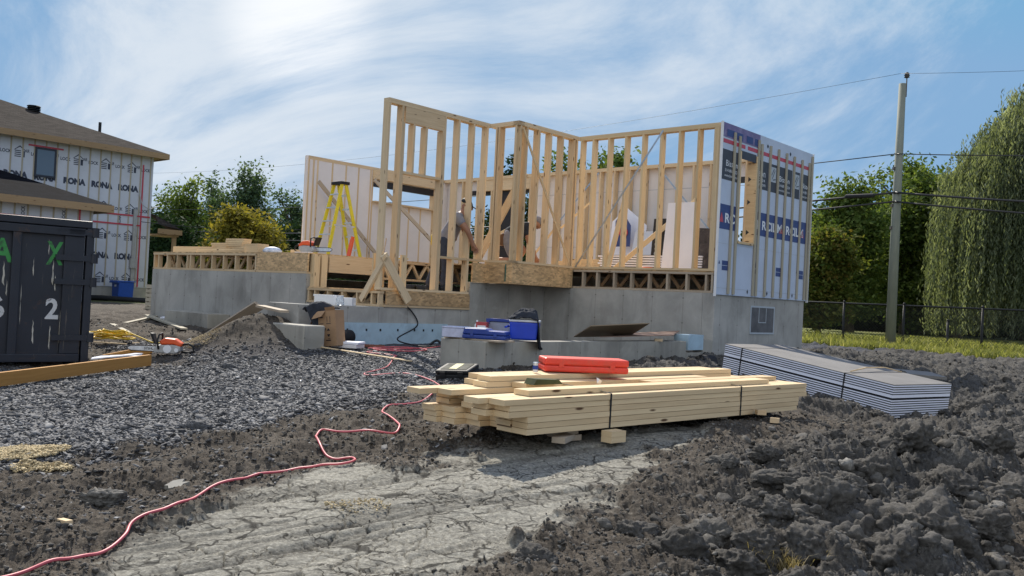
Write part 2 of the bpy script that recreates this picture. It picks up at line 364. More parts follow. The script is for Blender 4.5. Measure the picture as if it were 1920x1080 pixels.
M['cloth_jeans'] = plain('dark_trousers', (0.035, 0.042, 0.065), 0.95, var=.25, scale=10, bmp=.2)
M['skin'] = plain('skin', (0.40, 0.20, 0.12), 0.55, var=.06, scale=10)
M['skin_tan'] = plain('tanned_skin', (0.30, 0.15, 0.09), 0.55, var=.06, scale=10)
M['leather'] = plain('leather', (0.12, 0.06, 0.03), 0.7, var=.2)
M['hose'] = plain('red_hose', (0.62, 0.12, 0.14), 0.45, var=.08)
M['rope'] = plain('yellow_rope', (0.75, 0.52, 0.05), 0.6, var=.15, scale=20)
M['pole'] = wood('treated_pole', (0.23, 0.245, 0.205), (0.14, 0.155, 0.13), knots=False)
M['wire'] = plain('wire', (0.02, 0.02, 0.022), 0.5)
M['bark'] = plain('bark', (0.09, 0.07, 0.05), 0.9, var=.3, scale=5, bmp=.6)
M['shingle_brown'] = None
M['clay_pale'] = plain('pale_clay', (0.30, 0.285, 0.25), .9, var=.12, scale=9, bmp=.4)
M['cellar_pane'] = plain('dusty_board', (0.12, 0.12, 0.125), .8, var=.25, scale=4)
M['green_edge'] = plain('green_edge', (0.03, 0.14, 0.11), .6)
M['bag'] = plain('bag', (0.5, 0.58, 0.72), .5, var=.3, scale=9)
M['batt'] = plain('batt', (0.07, 0.06, 0.06), .95, var=.4, scale=5, bmp=.5, dirt=(.18, .16, .15))
M['ink_navy_frame'] = plain('dark_frame', (0.02, 0.025, 0.04), .5)
M['ink_slate'] = plain('slate_print', (0.035, 0.045, 0.075), .6)
M['lid_grey'] = plain('lid_grey', (0.16, 0.155, 0.13), .9, var=.3, scale=9, spec=.1)
M['drip'] = plain('paint_drips', (0.50, 0.47, 0.40), .6, var=.2, dirt=(.1, .1, .1))
M['red_wood'] = plain('red_wood', (0.22, 0.08, 0.05), .7)
M['grey_lilac'] = plain('grey_lilac', (0.33, 0.35, 0.42), .5)
M['lilac_box'] = plain('lilac', (0.52, 0.54, 0.68), .6, dirt=(.35, .36, .45))
M['red_box'] = plain('red_box', (0.45, 0.06, 0.06), .6, dirt=(.6, .5, .5))
M['ply_dark'] = wood('ply_dark', (0.34, 0.26, 0.17), (0.22, 0.16, 0.10), knots=False)
M['ply_red'] = wood('ply_red', (0.36, 0.24, 0.18), (0.25, 0.16, 0.12), knots=False)
M['worn_yellow'] = plain('worn_yellow', (0.35, 0.34, 0.10), .6, var=.3, scale=9)
M['moss'] = plain('moss', (0.05, 0.06, 0.02), .9, var=.3)
M['facing_brown'] = plain('brown_facing', (0.19, 0.178, 0.165), .7, var=.15, scale=2)

# ------------------------------------------------------------------ more materials
def shingles(name, c):
    m, n, l, b = newmat(name); uv = n.new('ShaderNodeUVMap')
    br = n.new('ShaderNodeTexBrick'); l.new(uv.outputs[0], br.inputs['Vector']); br.inputs['Scale'].default_value = 1
    br.inputs['Brick Width'].default_value = 0.28; br.inputs['Row Height'].default_value = 0.14; br.inputs['Mortar Size'].default_value = 0.008
    br.inputs['Color1'].default_value = (*c, 1); br.inputs['Color2'].default_value = (*[x*.55 for x in c], 1); br.inputs['Mortar'].default_value = (*[x*.3 for x in c], 1)
    a = nz(n, l, 14, 5, .8, uv.outputs[0]); r = ramp(n, [(0.3, (.6, .6, .6)), (0.7, (1.3, 1.25, 1.2))]); l.new(a.outputs['Fac'], r.inputs[0])
    l.new(mixcol(n, l, 1.0, br.outputs['Color'], r.outputs[0], 'MULTIPLY'), b.inputs['Base Color']); b.inputs['Roughness'].default_value = 1; b.inputs['Specular IOR Level'].default_value = .05
    bump(n, l, a.outputs['Fac'], b, .4, .01); return m
M['shingle_brown'] = shingles('brown_shingles', (0.062, 0.054, 0.049)); M['shingle_black'] = shingles('black_shingles', (0.012, 0.013, 0.018))
def glass_mat():
    m, n, l, b = newmat('window_glass'); b.inputs['Base Color'].default_value = (0.10, 0.13, 0.17, 1); b.inputs['Roughness'].default_value = 0.06
    b.inputs['Specular IOR Level'].default_value = 0.9; return m
M['glass'] = glass_mat()
def clear_plastic():
    m, n, l, b = newmat('clear_plastic'); b.inputs['Base Color'].default_value = (0.8, 0.85, 0.9, 1); b.inputs['Roughness'].default_value = .2; b.inputs['Transmission Weight'].default_value = .6; return m
M['clear'] = clear_plastic()
def dumpster_mat():
    m, n, l, b = newmat('dumpster_paint'); uv = n.new('ShaderNodeTexCoord')
    a = nz(n, l, 1.5, 8, .65, uv.outputs['Object']); r = ramp(n, [(0.3, (0.011, 0.014, 0.022)), (0.7, (0.020, 0.025, 0.038))]); l.new(a.outputs['Fac'], r.inputs[0])
    mpn = n.new('ShaderNodeMapping'); mpn.inputs['Scale'].default_value = (14, 14, 1.4); l.new(uv.outputs['Object'], mpn.inputs[0])
    st = nz(n, l, 1.0, 6, .6, mpn.outputs[0], .5); sr = ramp(n, [(0.64, (0, 0, 0)), (0.72, (.55, .55, .55))]); l.new(st.outputs['Fac'], sr.inputs[0])
    out = mixcol(n, l, sr.outputs[0], r.outputs[0], (0.20, 0.17, 0.13))
    d = nz(n, l, 5, 8, .75, uv.outputs['Object'], 1); dr = ramp(n, [(0.6, (0, 0, 0)), (0.68, (.6, .6, .6))]); l.new(d.outputs['Fac'], dr.inputs[0])
    out = mixcol(n, l, dr.outputs[0], out, (0.09, 0.045, 0.025))
    l.new(out, b.inputs['Base Color']); b.inputs['Roughness'].default_value = .5; bump(n, l, a.outputs['Fac'], b, .3, .02); return m
M['dumpster'] = dumpster_mat()
def paint_worn(name, c):
    m, n, l, b = newmat(name); uv = n.new('ShaderNodeTexCoord'); b.inputs['Roughness'].default_value = .6
    d = nz(n, l, 9, 8, .75, uv.outputs['Object'], .6); dr = ramp(n, [(0.52, (*c,)), (0.62, tuple(x*.25+.02 for x in c))]); l.new(d.outputs['Fac'], dr.inputs[0])
    l.new(dr.outputs[0], b.inputs['Base Color']); return m
M['green_paint'] = paint_worn('green_paint', (0.05, 0.30, 0.07)); M['white_paint'] = paint_worn('white_paint', (0.62, 0.62, 0.62))
def leafmat(name, cols, trans=0.35):
    m, n, l, b = newmat(name); at = n.new('ShaderNodeAttribute'); at.attribute_name = 'tone'
    r = ramp(n, [(k/(len(cols)-1), c) for k, c in enumerate(cols)]); l.new(at.outputs['Fac'], r.inputs[0])
    l.new(r.outputs[0], b.inputs['Base Color']); b.inputs['Roughness'].default_value = .8; b.inputs['Specular IOR Level'].default_value = .08
    t = n.new('ShaderNodeBsdfTranslucent'); tm = mixcol(n, l, 1.0, r.outputs[0], (1.5, 1.5, .7), 'MULTIPLY'); l.new(tm, t.inputs[0])
    mx_ = n.new('ShaderNodeMixShader'); mx_.inputs[0].default_value = trans; l.new(b.outputs[0], mx_.inputs[1]); l.new(t.outputs[0], mx_.inputs[2])
    l.new(mx_.outputs[0], n['Material Output'].inputs[0]); return m
M['leaf_green'] = leafmat('leaf_green', [(0.05, 0.085, 0.025), (0.11, 0.16, 0.045), (0.20, 0.24, 0.075)])
M['leaf_blue'] = leafmat('leaf_bluegreen', [(0.035, 0.065, 0.04), (0.075, 0.12, 0.07), (0.15, 0.20, 0.12)])
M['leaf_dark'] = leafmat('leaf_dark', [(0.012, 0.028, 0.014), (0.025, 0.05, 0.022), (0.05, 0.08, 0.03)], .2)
M['leaf_gold'] = leafmat('leaf_gold', [(0.10, 0.10, 0.02), (0.19, 0.17, 0.035), (0.30, 0.24, 0.05)])
M['leaf_autumn'] = leafmat('leaf_autumn', [(0.05, 0.08, 0.02), (0.11, 0.135, 0.035), (0.20, 0.15, 0.045)])
M['leaf_willow'] = leafmat('leaf_willow', [(0.055, 0.072, 0.045), (0.14, 0.165, 0.105), (0.28, 0.31, 0.215)], .45)
M['grass_blade'] = leafmat('grass_blade', [(0.13, 0.15, 0.045), (0.25, 0.26, 0.09), (0.44, 0.41, 0.22)], .4)
M['straw'] = leafmat('straw', [(0.25, 0.20, 0.11), (0.35, 0.28, 0.16), (0.45, 0.38, 0.24)], .3)
def tone_mat(name, cols, rough=.9, scale=40, bmp=.4, spec=.2):
    """colour picked by per-stone 'tone' attribute, with grain"""
    m, n, l, b = newmat(name); at = n.new('ShaderNodeAttribute'); at.attribute_name = 'tone'; tcx = n.new('ShaderNodeTexCoord')
    r = ramp(n, [(k/(len(cols)-1), c) for k, c in enumerate(cols)]); l.new(at.outputs['Fac'], r.inputs[0])
    a = nz(n, l, scale, 6, .75, tcx.outputs['Object']); rr = ramp(n, [(0.34, (.55, .55, .55)), (0.55, (1, 1, 1)), (0.7, (1.6, 1.6, 1.6))]); l.new(a.outputs['Fac'], rr.inputs[0])
    l.new(mixcol(n, l, 1.0, r.outputs[0], rr.outputs[0], 'MULTIPLY'), b.inputs['Base Color']); b.inputs['Roughness'].default_value = rough; b.inputs['Specular IOR Level'].default_value = spec
    bump(n, l, a.outputs['Fac'], b, bmp, .01); return m
M['stone'] = tone_mat('crushed_stone', [(0.055, 0.056, 0.060), (0.108, 0.110, 0.117), (0.175, 0.177, 0.183), (0.38, 0.38, 0.38)], .8, spec=.35)
M['clod'] = tone_mat('clay_clods', [(0.050, 0.046, 0.041), (0.086, 0.080, 0.072), (0.13, 0.122, 0.11), (0.24, 0.228, 0.208)], .9, 34, 1.0)

# ------------------------------------------------------------------ noise in numpy
def _h(ix, iy, seed):
    n = (ix*374761393+iy*668265263+seed*1442695041) & 0xffffffff; n = ((n ^ (n >> 13))*1274126177) & 0xffffffff
    return ((n ^ (n >> 16)) & 0xffff)/65535.0
def vnoise(x, y, seed=0):
    ix = np.floor(x).astype(np.int64); iy = np.floor(y).astype(np.int64); fx = x-ix; fy = y-iy
    fx = fx*fx*fx*(fx*(fx*6-15)+10); fy = fy*fy*fy*(fy*(fy*6-15)+10)
    a, b, c, d = _h(ix, iy, seed), _h(ix+1, iy, seed), _h(ix, iy+1, seed), _h(ix+1, iy+1, seed)
    return (a*(1-fx)+b*fx)*(1-fy)+(c*(1-fx)+d*fx)*fy
def fbm(x, y, seed=0, oc=5, g=.5, ridged=False):
    s = 0; a = 1; t = 0
    for k in range(oc):
        v = vnoise(x*2**k+17.3*k, y*2**k-9.1*k, seed+k)
        if ridged: v = 1-abs(2*v-1)
        s = s+a*v; t += a; a *= g
    return s/t
def worley(x, y, seed=0):
    """F1, F2 distances and a cell hash"""
    ix = np.floor(x).astype(np.int64); iy = np.floor(y).astype(np.int64)
    f1 = np.full(x.shape, 9.0); f2 = np.full(x.shape, 9.0); hid = np.zeros(x.shape)
    for dx_ in (-1, 0, 1):
        for dy_ in (-1, 0, 1):
            cx, cy = ix+dx_, iy+dy_; px = cx+_h(cx, cy, seed); py = cy+_h(cx, cy, seed+7); d = np.hypot(x-px, y-py)
            m = d < f1; f2 = np.where(m, f1, np.minimum(f2, d)); hid = np.where(m, _h(cx, cy, seed+13), hid); f1 = np.where(m, d, f1)
    return f1, f2, hid
def sstep(a, b, x): t = np.clip((x-a)/(b-a), 0, 1); return t*t*(3-2*t)

# ------------------------------------------------------------------ ground shape
CTRL = [(0, .5, -1.25), (0, 3.4, -1.13), (-3, 4, -1.2), (-3, 7, -1.1), (-6, 5, -1.2), (0, 6, -.95), (1, 6.6, -.915), (2.4, 7.8, -.915), (0, 8.2, -.9), (-1.2, 12, -.85), (3.6, 14.7, -.82),
        (-7.5, 18.5, -.82), (-5.3, 11.4, -1.12), (-5.8, 10.2, -1.13), (-4.5, 11.6, -1.08), (-4.4, 9.5, -1.1), (-4, 13.8, -.86), (2, 11, -.86), (4.15, 9.7, -1.12), (4.9, 9.9, -1.14), (2.83, 12.1, -.89), (2.7, 7.2, -.97), (3.3, 8.3, -1.06), (3.5, 9.1, -1.12), (1.8, 6.3, -.94),
        (7, 9, -1.1), (5.7, 17.4, -.78), (15, 28, -.85), (9, 23, -.83), (12.5, 22.5, -.84), (-16, 28, -.85), (0, 27, -.8), (3.2, 5.0, -1.12), (4.6, 6.9, -1.0), (2.0, 3.9, -1.2), (3.2, 3.6, -1.42), (4.2, 5.0, -1.45),
        (5.6, 7.4, -1.25), (7.5, 11, -1.05), (9, 14, -.95), (25, 45, -.85), (-25, 45, -.85), (60, 60, -.9), (-60, 60, -.9), (0, 90, -.9), (20, 8, -1.1), (-20, 8, -1.1), (0, -10, -1.25), (20, -8, -1.3), (-20, -8, -1.2)]
_C = np.array(CTRL)
def _phi(r): return r
_A = _phi(np.hypot(_C[:, None, 0]-_C[None, :, 0], _C[:, None, 1]-_C[None, :, 1]))
_n = len(_C); _K = np.zeros((_n+1, _n+1)); _K[:_n, :_n] = _A; _K[:_n, _n] = 1; _K[_n, :_n] = 1
_W = np.linalg.solve(_K, np.append(_C[:, 2], 0))
def base_h(x, y):
    x = np.asarray(x, float); y = np.asarray(y, float); sh = x.shape; xf, yf = x.ravel(), y.ravel()
    h = np.full(xf.shape, _W[_n])
    for k in range(_n): h = h+_W[k]*np.sqrt((xf-_C[k, 0])**2+(yf-_C[k, 1])**2+.05)
    # heap of earth beside the concrete step, and the hollow left of it
    h = h+.40*np.exp(-(((xf+3.62)/.72)**2+((yf-13.15)/.75)**2)**1.1)+.12*np.exp(-(((xf+3.9)/1.1)**2+((yf-12.5)/.9)**2))
    h = h-.22*np.exp(-(((xf+5.2)/.9)**2+((yf-15.2)/.8)**2))
    far = np.hypot(xf, yf) > 60; h = np.where(far, -.9, h)
    return h.reshape(sh)
def Gz(x, y): return float(base_h(np.array([x]), np.array([y]))[0])
def GP(px, py, dz=0):
    """ground point seen at a photo position"""
    z = -.95
    for _ in range(12):
        p = PZ(px, py, z+dz); z = .5*z+.5*Gz(p.x, p.y)
    p = PZ(px, py, z+dz); return Vector((p.x, p.y, z))

CLAY = [GP(*q) for q in [(140, 1085), (270, 1005), (410, 945), (545, 890), (640, 872), (760, 880), (850, 845), (960, 830), (1100, 812), (1280, 800), (1345, 812), (1300, 840), (1180, 880), (1140, 928), (1095, 970), (1010, 1010), (915, 1070), (880, 1120), (700, 1400), (-100, 1400), (0, 1180)]]
PATH = [GP(*q) for q in [(1780, 1090), (1845, 975), (1925, 870), (2150, 800), (2300, 1300), (1700, 1300)]]
GRAV = [GP(*q) for q in [(-300, 690), (0, 690), (150, 700), (300, 690), (380, 655), (520, 662), (640, 652), (840, 648), (840, 700), (900, 705), (900, 720), (780, 735), (700, 755), (560, 772), (440, 800), (330, 812), (200, 850), (60, 868), (-60, 880), (-500, 900)]]
def poly_sd(x, y, P):
    """signed distance, positive inside"""
    d = np.full(x.shape, 1e9); ins = np.zeros(x.shape, bool); n = len(P)
    for i in range(n):
        ax_, ay_, bx_, by_ = P[i].x, P[i].y, P[(i+1) % n].x, P[(i+1) % n].y
        ex, ey = bx_-ax_, by_-ay_; t = np.clip(((x-ax_)*ex+(y-ay_)*ey)/(ex*ex+ey*ey+1e-9), 0, 1)
        d = np.minimum(d, np.hypot(x-ax_-t*ex, y-ay_-t*ey))
        c = ((ay_ > y) != (by_ > y)) & (x < (bx_-ax_)*(y-ay_)/(by_-ay_+1e-12)+ax_); ins ^= c
    return np.where(ins, d, -d)
def masks(x, y):
    wob = (fbm(x*1.3, y*1.3, 5)-.5)*1.1+(fbm(x*6, y*6, 9)-.5)*.35
    clay = sstep(-.07, .09, poly_sd(x, y, CLAY)+wob*.55+(fbm(x*14, y*14, 15, 4)-.5)*.28)
    grav = sstep(-.45, .35, poly_sd(x, y, GRAV)+wob*1.1)
    lx = (x-S0.x)*AX.x+(y-S0.y)*AX.y; ly = (x-S0.x)*BY.x+(y-S0.y)*BY.y
    near_house = sstep(-.5, 0, lx+2.2)*sstep(-3.6, -3.0, ly)*(1-sstep(3.4, 3.6, lx)); grav = np.maximum(grav, near_house*(1-clay)); grav = grav*np.clip(1-1.5*np.exp(-(((x+3.75)/1.05)**2+((y-13.3)/1.3)**2)), 0, 1)
    grass = sstep(13.0, 13.9, ly+wob*1.2)*1.0
    grass = np.maximum(grass, sstep(34, 38, np.hypot(x, y)+wob))
    right = sstep(-.3, 1.2, (x-.75)*.9-(y-4.2)*.12)*(1-grass)          # churned clay to the right
    right = np.maximum(right, sstep(.9, 1.4, x-(y-9)*.2)*sstep(6.5, 8, y)*(1-grass))*(1-clay)
    right = right*(1-sstep(-.1, .3, poly_sd(x, y, PATH)+wob*.4))
    right = right*sstep(.15, 1.0, np.abs((x-1.6)*.69-(y-6.9)*.73)+sstep(2.6, 3.6, x)*1.0)
    right = right*(1-.75*np.exp(-(((x-3.2)/.9)**2+((y-8.4)/1.2)**2)))
    return clay, grav*(1-clay)*(1-grass), grass, right
def ground_detail(x, y):
    clay, grav, grass, right = masks(x, y)
    d = np.hypot(x, y); rough = np.clip(1-clay-grav-grass, 0, 1)
    f = fbm(x*2.1, y*2.1, 21, 7, .58); rg = fbm(x*3.7, y*3.7, 40, 6, .55, True)
    f1, f2, hid = worley(x*4.3+.4*f, y*4.3+.4*rg, 3); lump = np.clip(1-f1*1.5, 0, 1)*hid
    g1, g2, gid = worley(x*11+.5*f, y*11, 8); sl = np.clip(1-g1*1.5, 0, 1)*gid
    big1, _, bid = worley(x*1.7+.3*f, y*1.7+.3*f, 31); blump = np.sqrt(np.clip(1-(big1*1.35)**2, 0, 1))*(bid > .45)*bid
    hf = fbm(x*15, y*15, 141, 4, .72, True)-.5; hf2 = fbm(x*33+3, y*33, 151, 3, .75)-.5
    h = rough*((f-.5)*.12+(rg-.5)*.05+lump*.02+hf*.040+hf2*.020)
    h = h+right*((f-.5)*.22+(rg-.5)*.13+hf*.036+hf2*.018+blump*.09*sstep(0, 2.2, x-1.0)*(1-sstep(10.5, 13, d))+lump*.06*(1-sstep(9, 16, d)*.5))
    # caterpillar ruts crossing the clay
    u = x*.80+y*.60; v = -x*.60+y*.80
    h = h+rough*.02*np.sin(v*7+3*f)*(1-right)
    # smooth clay: thin plates, cracks and drag scratches
    c1, c2, cid = worley(x*6.2+.9*(f-.5), y*5.2+.9*(rg-.5), 77); crack = 1-sstep(.0, .055, c2-c1)
    crack = crack*sstep(.46, .54, fbm(x*1.9, y*1.9, 90))
    e1, e2, _ = worley(x*15+.8*f, y*15, 79); fine = (1-sstep(0, .10, e2-e1))*(fbm(x*2.4, y*2.4, 93) > .52)
    scr = fbm(u*1.1, v*26, 60, 4, .6); scr2 = fbm(u*.7+5, v*9, 63, 4, .6)
    sc = sstep(.56, .70, scr)*sstep(.45, .6, fbm(x*.9, y*.9, 66)+.15)
    gro = fbm(u*.35+2, v*5.5, 171, 3, .55); grv = sstep(.60, .66, gro)*(1-sstep(.70, .78, gro)); h = h+clay*((scr2-.5)*.016-grv*.014-(crack*.014+fine*.006)-sc*.008+(cid-.5)*.007+(fbm(x*.8, y*.8, 12)-.5)*.06)
    h = h+grav*((f-.5)*.035+sl*.012)+grass*(f-.5)*.05
    fade = 1-sstep(25, 45, d)
    return h*fade, (clay, grav, grass, right, np.clip(crack*.6+sc*.40+grv*.35, 0, 1)*clay, np.clip(f*.7+lump*.5, 0, 1))

ths = np.concatenate([np.linspace(-175, -48, 40)[:-1], np.linspace(-48, -34, 40)[:-1], np.linspace(-34, 36, 900), np.linspace(36, 52, 40)[1:], np.linspace(52, 175, 40)[1:]])*math.pi/180
rs = np.concatenate([np.linspace(.25, 2.4, 25)[:-1], 2.4*np.exp(np.linspace(0, math.log(26/2.4), 760)), np.exp(np.linspace(math.log(26.5), math.log(1500), 90))])
TT, RR = np.meshgrid(ths, rs); GX = RR*np.sin(TT); GY = RR*np.cos(TT)
det, (m_clay, m_grav, m_grass, m_right, m_crack, m_tone) = ground_detail(GX, GY)
GZ = base_h(GX, GY)+det
nr, nc = GX.shape; idx = np.arange(nr*nc).reshape(nr, nc)
GF = np.stack([idx[:-1, :-1].ravel(), idx[:-1, 1:].ravel(), idx[1:, 1:].ravel(), idx[1:, :-1].ravel()], 1)[:, ::-1]
def ground_mat():
    m, n, l, b = newmat('earth'); tcx = n.new('ShaderNodeTexCoord'); P_ = tcx.outputs['Object']
    def A(nm): a = n.new('ShaderNodeAttribute'); a.attribute_name = nm; return a.outputs['Fac']
    g1 = nz(n, l, 3, 8, .7, P_); g2 = nz(n, l, 45, 5, .75, P_); g3 = nz(n, l, .7, 5, .6, P_)
    dirt = ramp(n, [(0.25, (0.052, 0.043, 0.034)), (0.5, (0.092, 0.077, 0.061)), (0.8, (0.18, 0.155, 0.125))]); l.new(g1.outputs['Fac'], dirt.inputs[0])
    rt = ramp(n, [(0.25, (0.048, 0.046, 0.043)), (0.5, (0.086, 0.082, 0.076)), (0.8, (0.165, 0.157, 0.145))]); l.new(g1.outputs['Fac'], rt.inputs[0])
    cl = ramp(n, [(0.25, (0.24, 0.228, 0.193)), (0.75, (0.38, 0.36, 0.305))]); l.new(g3.outputs['Fac'], cl.inputs[0])
    gv = ramp(n, [(0.3, (0.045, 0.047, 0.055)), (0.7, (0.10, 0.105, 0.12))]); l.new(g2.outputs['Fac'], gv.inputs[0])
    gs = ramp(n, [(0.3, (0.13, 0.15, 0.045)), (0.7, (0.23, 0.245, 0.085))]); l.new(g1.outputs['Fac'], gs.inputs[0])
    out = mixcol(n, l, A('churned'), dirt.outputs[0], rt.outputs[0]); out = mixcol(n, l, A('gravel'), out, gv.outputs[0])
    
    dn = nz(n, l, 2.6, 4, .6, P_); dm = n.new('ShaderNodeVectorMath'); dm.operation = 'SCALE'; l.new(dn.outputs['Color'], dm.inputs[0]); dm.inputs['Scale'].default_value = .28
    da = n.new('ShaderNodeVectorMath'); da.operation = 'ADD'; l.new(P_, da.inputs[0]); l.new(dm.outputs[0], da.inputs[1])
    mpk = n.new('ShaderNodeMapping'); mpk.inputs['Rotation'].default_value = (0, 0, R(-38)); mpk.inputs['Scale'].default_value = (.72, 1.25, .02); l.new(da.outputs[0], mpk.inputs[0])
    ck = []
    for sc_, w0, lo, hi in ((5.5, .04, .44, .50), (14, .06, .53, .59)):
        vk = n.new('ShaderNodeTexVoronoi'); vk.feature = 'DISTANCE_TO_EDGE'; vk.inputs['Scale'].default_value = sc_; l.new(mpk.outputs[0], vk.inputs['Vector'])
        rk = ramp(n, [(w0*.35, (1, 1, 1)), (w0, (0, 0, 0))]); l.new(vk.outputs['Distance'], rk.inputs[0])
        pk = nz(n, l, 1.7+sc_*.1, 3, .5, P_); pr_ = ramp(n, [(lo, (0, 0, 0)), (hi, (1, 1, 1))]); l.new(pk.outputs['Fac'], pr_.inputs[0])
        mk = n.new('ShaderNodeMath'); mk.operation = 'MULTIPLY'; l.new(rk.outputs[0], mk.inputs[0]); l.new(pr_.outputs[0], mk.inputs[1]); ck.append(mk.outputs[0])
    cx_ = n.new('ShaderNodeMath'); cx_.operation = 'MAXIMUM'; l.new(ck[0], cx_.inputs[0]); l.new(ck[1], cx_.inputs[1])
    # dark crumbs trodden into the clay
    mps = n.new('ShaderNodeMapping'); mps.inputs['Rotation'].default_value = (0, 0, R(-38)); mps.inputs['Scale'].default_value = (7, 24, 1); l.new(P_, mps.inputs[0])
    sp_ = nz(n, l, 1, 6, .75, mps.outputs[0], .4); spr = ramp(n, [(.625, (0, 0, 0)), (.67, (1, 1, 1))]); l.new(sp_.outputs['Fac'], spr.inputs[0])
    cy_ = n.new('ShaderNodeMath'); cy_.operation = 'MAXIMUM'; l.new(cx_.outputs[0], cy_.inputs[0]); l.new(spr.outputs[0], cy_.inputs[1])
    cz_ = n.new('ShaderNodeMath'); cz_.operation = 'MULTIPLY'; l.new(cy_.outputs[0], cz_.inputs[0]); cz_.inputs[1].default_value = .85
    clc = mixcol(n, l, cz_.outputs[0], cl.outputs[0], (0.04, 0.036, 0.03))
    out = mixcol(n, l, A('clay'), out, clc); out = mixcol(n, l, A('crack'), out, (0.035, 0.032, 0.028)); out = mixcol(n, l, A('grass'), out, gs.outputs[0])
    fr = ramp(n, [(0.34, (.5, .5, .5)), (0.55, (1, 1, 1)), (0.72, (1.75, 1.75, 1.75))]); l.new(g2.outputs['Fac'], fr.inputs[0])
    l.new(mixcol(n, l, 1.0, out, fr.outputs[0], 'MULTIPLY'), b.inputs['Base Color']); b.inputs['Roughness'].default_value = .95; b.inputs['Specular IOR Level'].default_value = .2
    bump(n, l, g2.outputs['Fac'], b, .8, .02); return m
ground = npmesh('ground', np.stack([GX, GY, GZ], -1).reshape(-1, 3), GF, ground_mat(), smooth=True,
    attrs=dict(clay=m_clay.ravel(), gravel=m_grav.ravel(), grass=m_grass.ravel(), churned=m_right.ravel(), crack=m_crack.ravel()))
tag(ground, kind='structure')
def surf(x, y):
    x = np.atleast_1d(np.asarray(x, float)); y = np.atleast_1d(np.asarray(y, float)); return base_h(x, y)+ground_detail(x, y)[0]

# ------------------------------------------------------------------ scattered stones and clods
def ico(sub):
    bm = bmesh.new(); bmesh.ops.create_icosphere(bm, subdivisions=sub, radius=1); bm.verts.ensure_lookup_table()
    V = np.array([v.co[:] for v in bm.verts]); F = np.array([[v.index for v in f.verts] for f in bm.faces]); bm.free(); return V, F
def scatter(name, tmpl, pos, size, flat, tone, mat, smooth=False, tilt=.5):
    """merge many deformed copies of templates into one mesh"""
    Vs = []; Fs = []; Ts = []; off = 0; n = len(pos); which = rng.integers(0, len(tmpl), n)
    for k, (V, F) in enumerate(tmpl):
        sel = np.where(which == k)[0]
        if not len(sel): continue
        m = len(sel); a = rng.random(m)*6.283; sc = size[sel][:, None]*(1+.5*(rng.random((m, 3))-.5)); sc[:, 2] *= flat
        P = V[None]*sc[:, None, :]
        tx = (rng.random(m)-.5)*2*tilt; ty = (rng.random(m)-.5)*2*tilt
        y_, z_ = P[..., 1].copy(), P[..., 2].copy(); c, s = np.cos(tx)[:, None], np.sin(tx)[:, None]; P[..., 1] = y_*c-z_*s; P[..., 2] = y_*s+z_*c
        x_, z_ = P[..., 0].copy(), P[..., 2].copy(); c, s = np.cos(ty)[:, None], np.sin(ty)[:, None]; P[..., 0] = x_*c+z_*s; P[..., 2] = -x_*s+z_*c
        x_, y_ = P[..., 0].copy(), P[..., 1].copy(); c, s = np.cos(a)[:, None], np.sin(a)[:, None]; P[..., 0] = x_*c-y_*s; P[..., 1] = x_*s+y_*c
        P = P+pos[sel][:, None, :]
        Vs.append(P.reshape(-1, 3)); Fs.append((F[None]+(np.arange(m)*len(V))[:, None, None]+off).reshape(-1, F.shape[1])); Ts.append(np.repeat(tone[sel], len(V))); off += m*len(V)
    return npmesh(name, np.concatenate(Vs), Fs, mat, smooth=smooth, attrs=dict(tone=np.concatenate(Ts)))
def chip_templates(n):
    out = []
    for _ in range(n):
        bm = bmesh.new(); pts = rng.normal(size=(9, 3)); pts /= np.linalg.norm(pts, axis=1)[:, None]; pts *= (.75+.5*rng.random((9, 1)))
        vs_ = [bm.verts.new(p) for p in pts]; r = bmesh.ops.convex_hull(bm, input=vs_)
        bmesh.ops.delete(bm, geom=[v for v in bm.verts if not v.link_faces], context='VERTS'); bmesh.ops.triangulate(bm, faces=bm.faces); bm.verts.index_update()
        out.append((np.array([v.co[:] for v in bm.verts]), np.array([[v.index for v in f.verts] for f in bm.faces]))); bm.free()
    return out
CHIPS = chip_templates(10)
def clod_templates(n, sub, amp=.35):
    out = []
    V, F = ico(sub)
    for k in range(n):
        o = rng.random(3)*50; P = V*1.6+o; nn = rng.normal(size=(14, 3)); nn /= np.linalg.norm(nn, axis=1)[:, None]; dd = V @ nn.T; cc = .62+.38*rng.random(14); poly = np.min(np.where(dd > .05, cc[None]/np.maximum(dd, .05), 9), axis=1); V = V*(.25+.75*np.minimum(poly, 1.3))[:, None]
        hfq = (fbm(P[:, 0]*4, P[:, 1]*4, 400+k, 4, .75)+fbm(P[:, 1]*4, P[:, 2]*4, 420+k, 4, .75)+fbm(P[:, 2]*4, P[:, 0]*4, 440+k, 4, .75))/3-.5
        oc_ = 3 if sub < 3 else 5
        d = .1+(fbm(P[:, 0], P[:, 1], 100+k, oc_, .55)+fbm(P[:, 1], P[:, 2], 120+k, oc_, .55)+fbm(P[:, 2], P[:, 0], 140+k, oc_, .55))*.6
        W_ = V*(1+(d[:, None]-1)*amp*1.9+hfq[:, None]*.9); out.append((W_, F))
    return out
def sample_field(n, th0, th1, r0, r1, power=1.0):
    th = R(1)*(th0+(th1-th0)*rng.random(n)); r = r0*(r1/r0)**(rng.random(n)**power); return r*np.sin(th), r*np.cos(th)
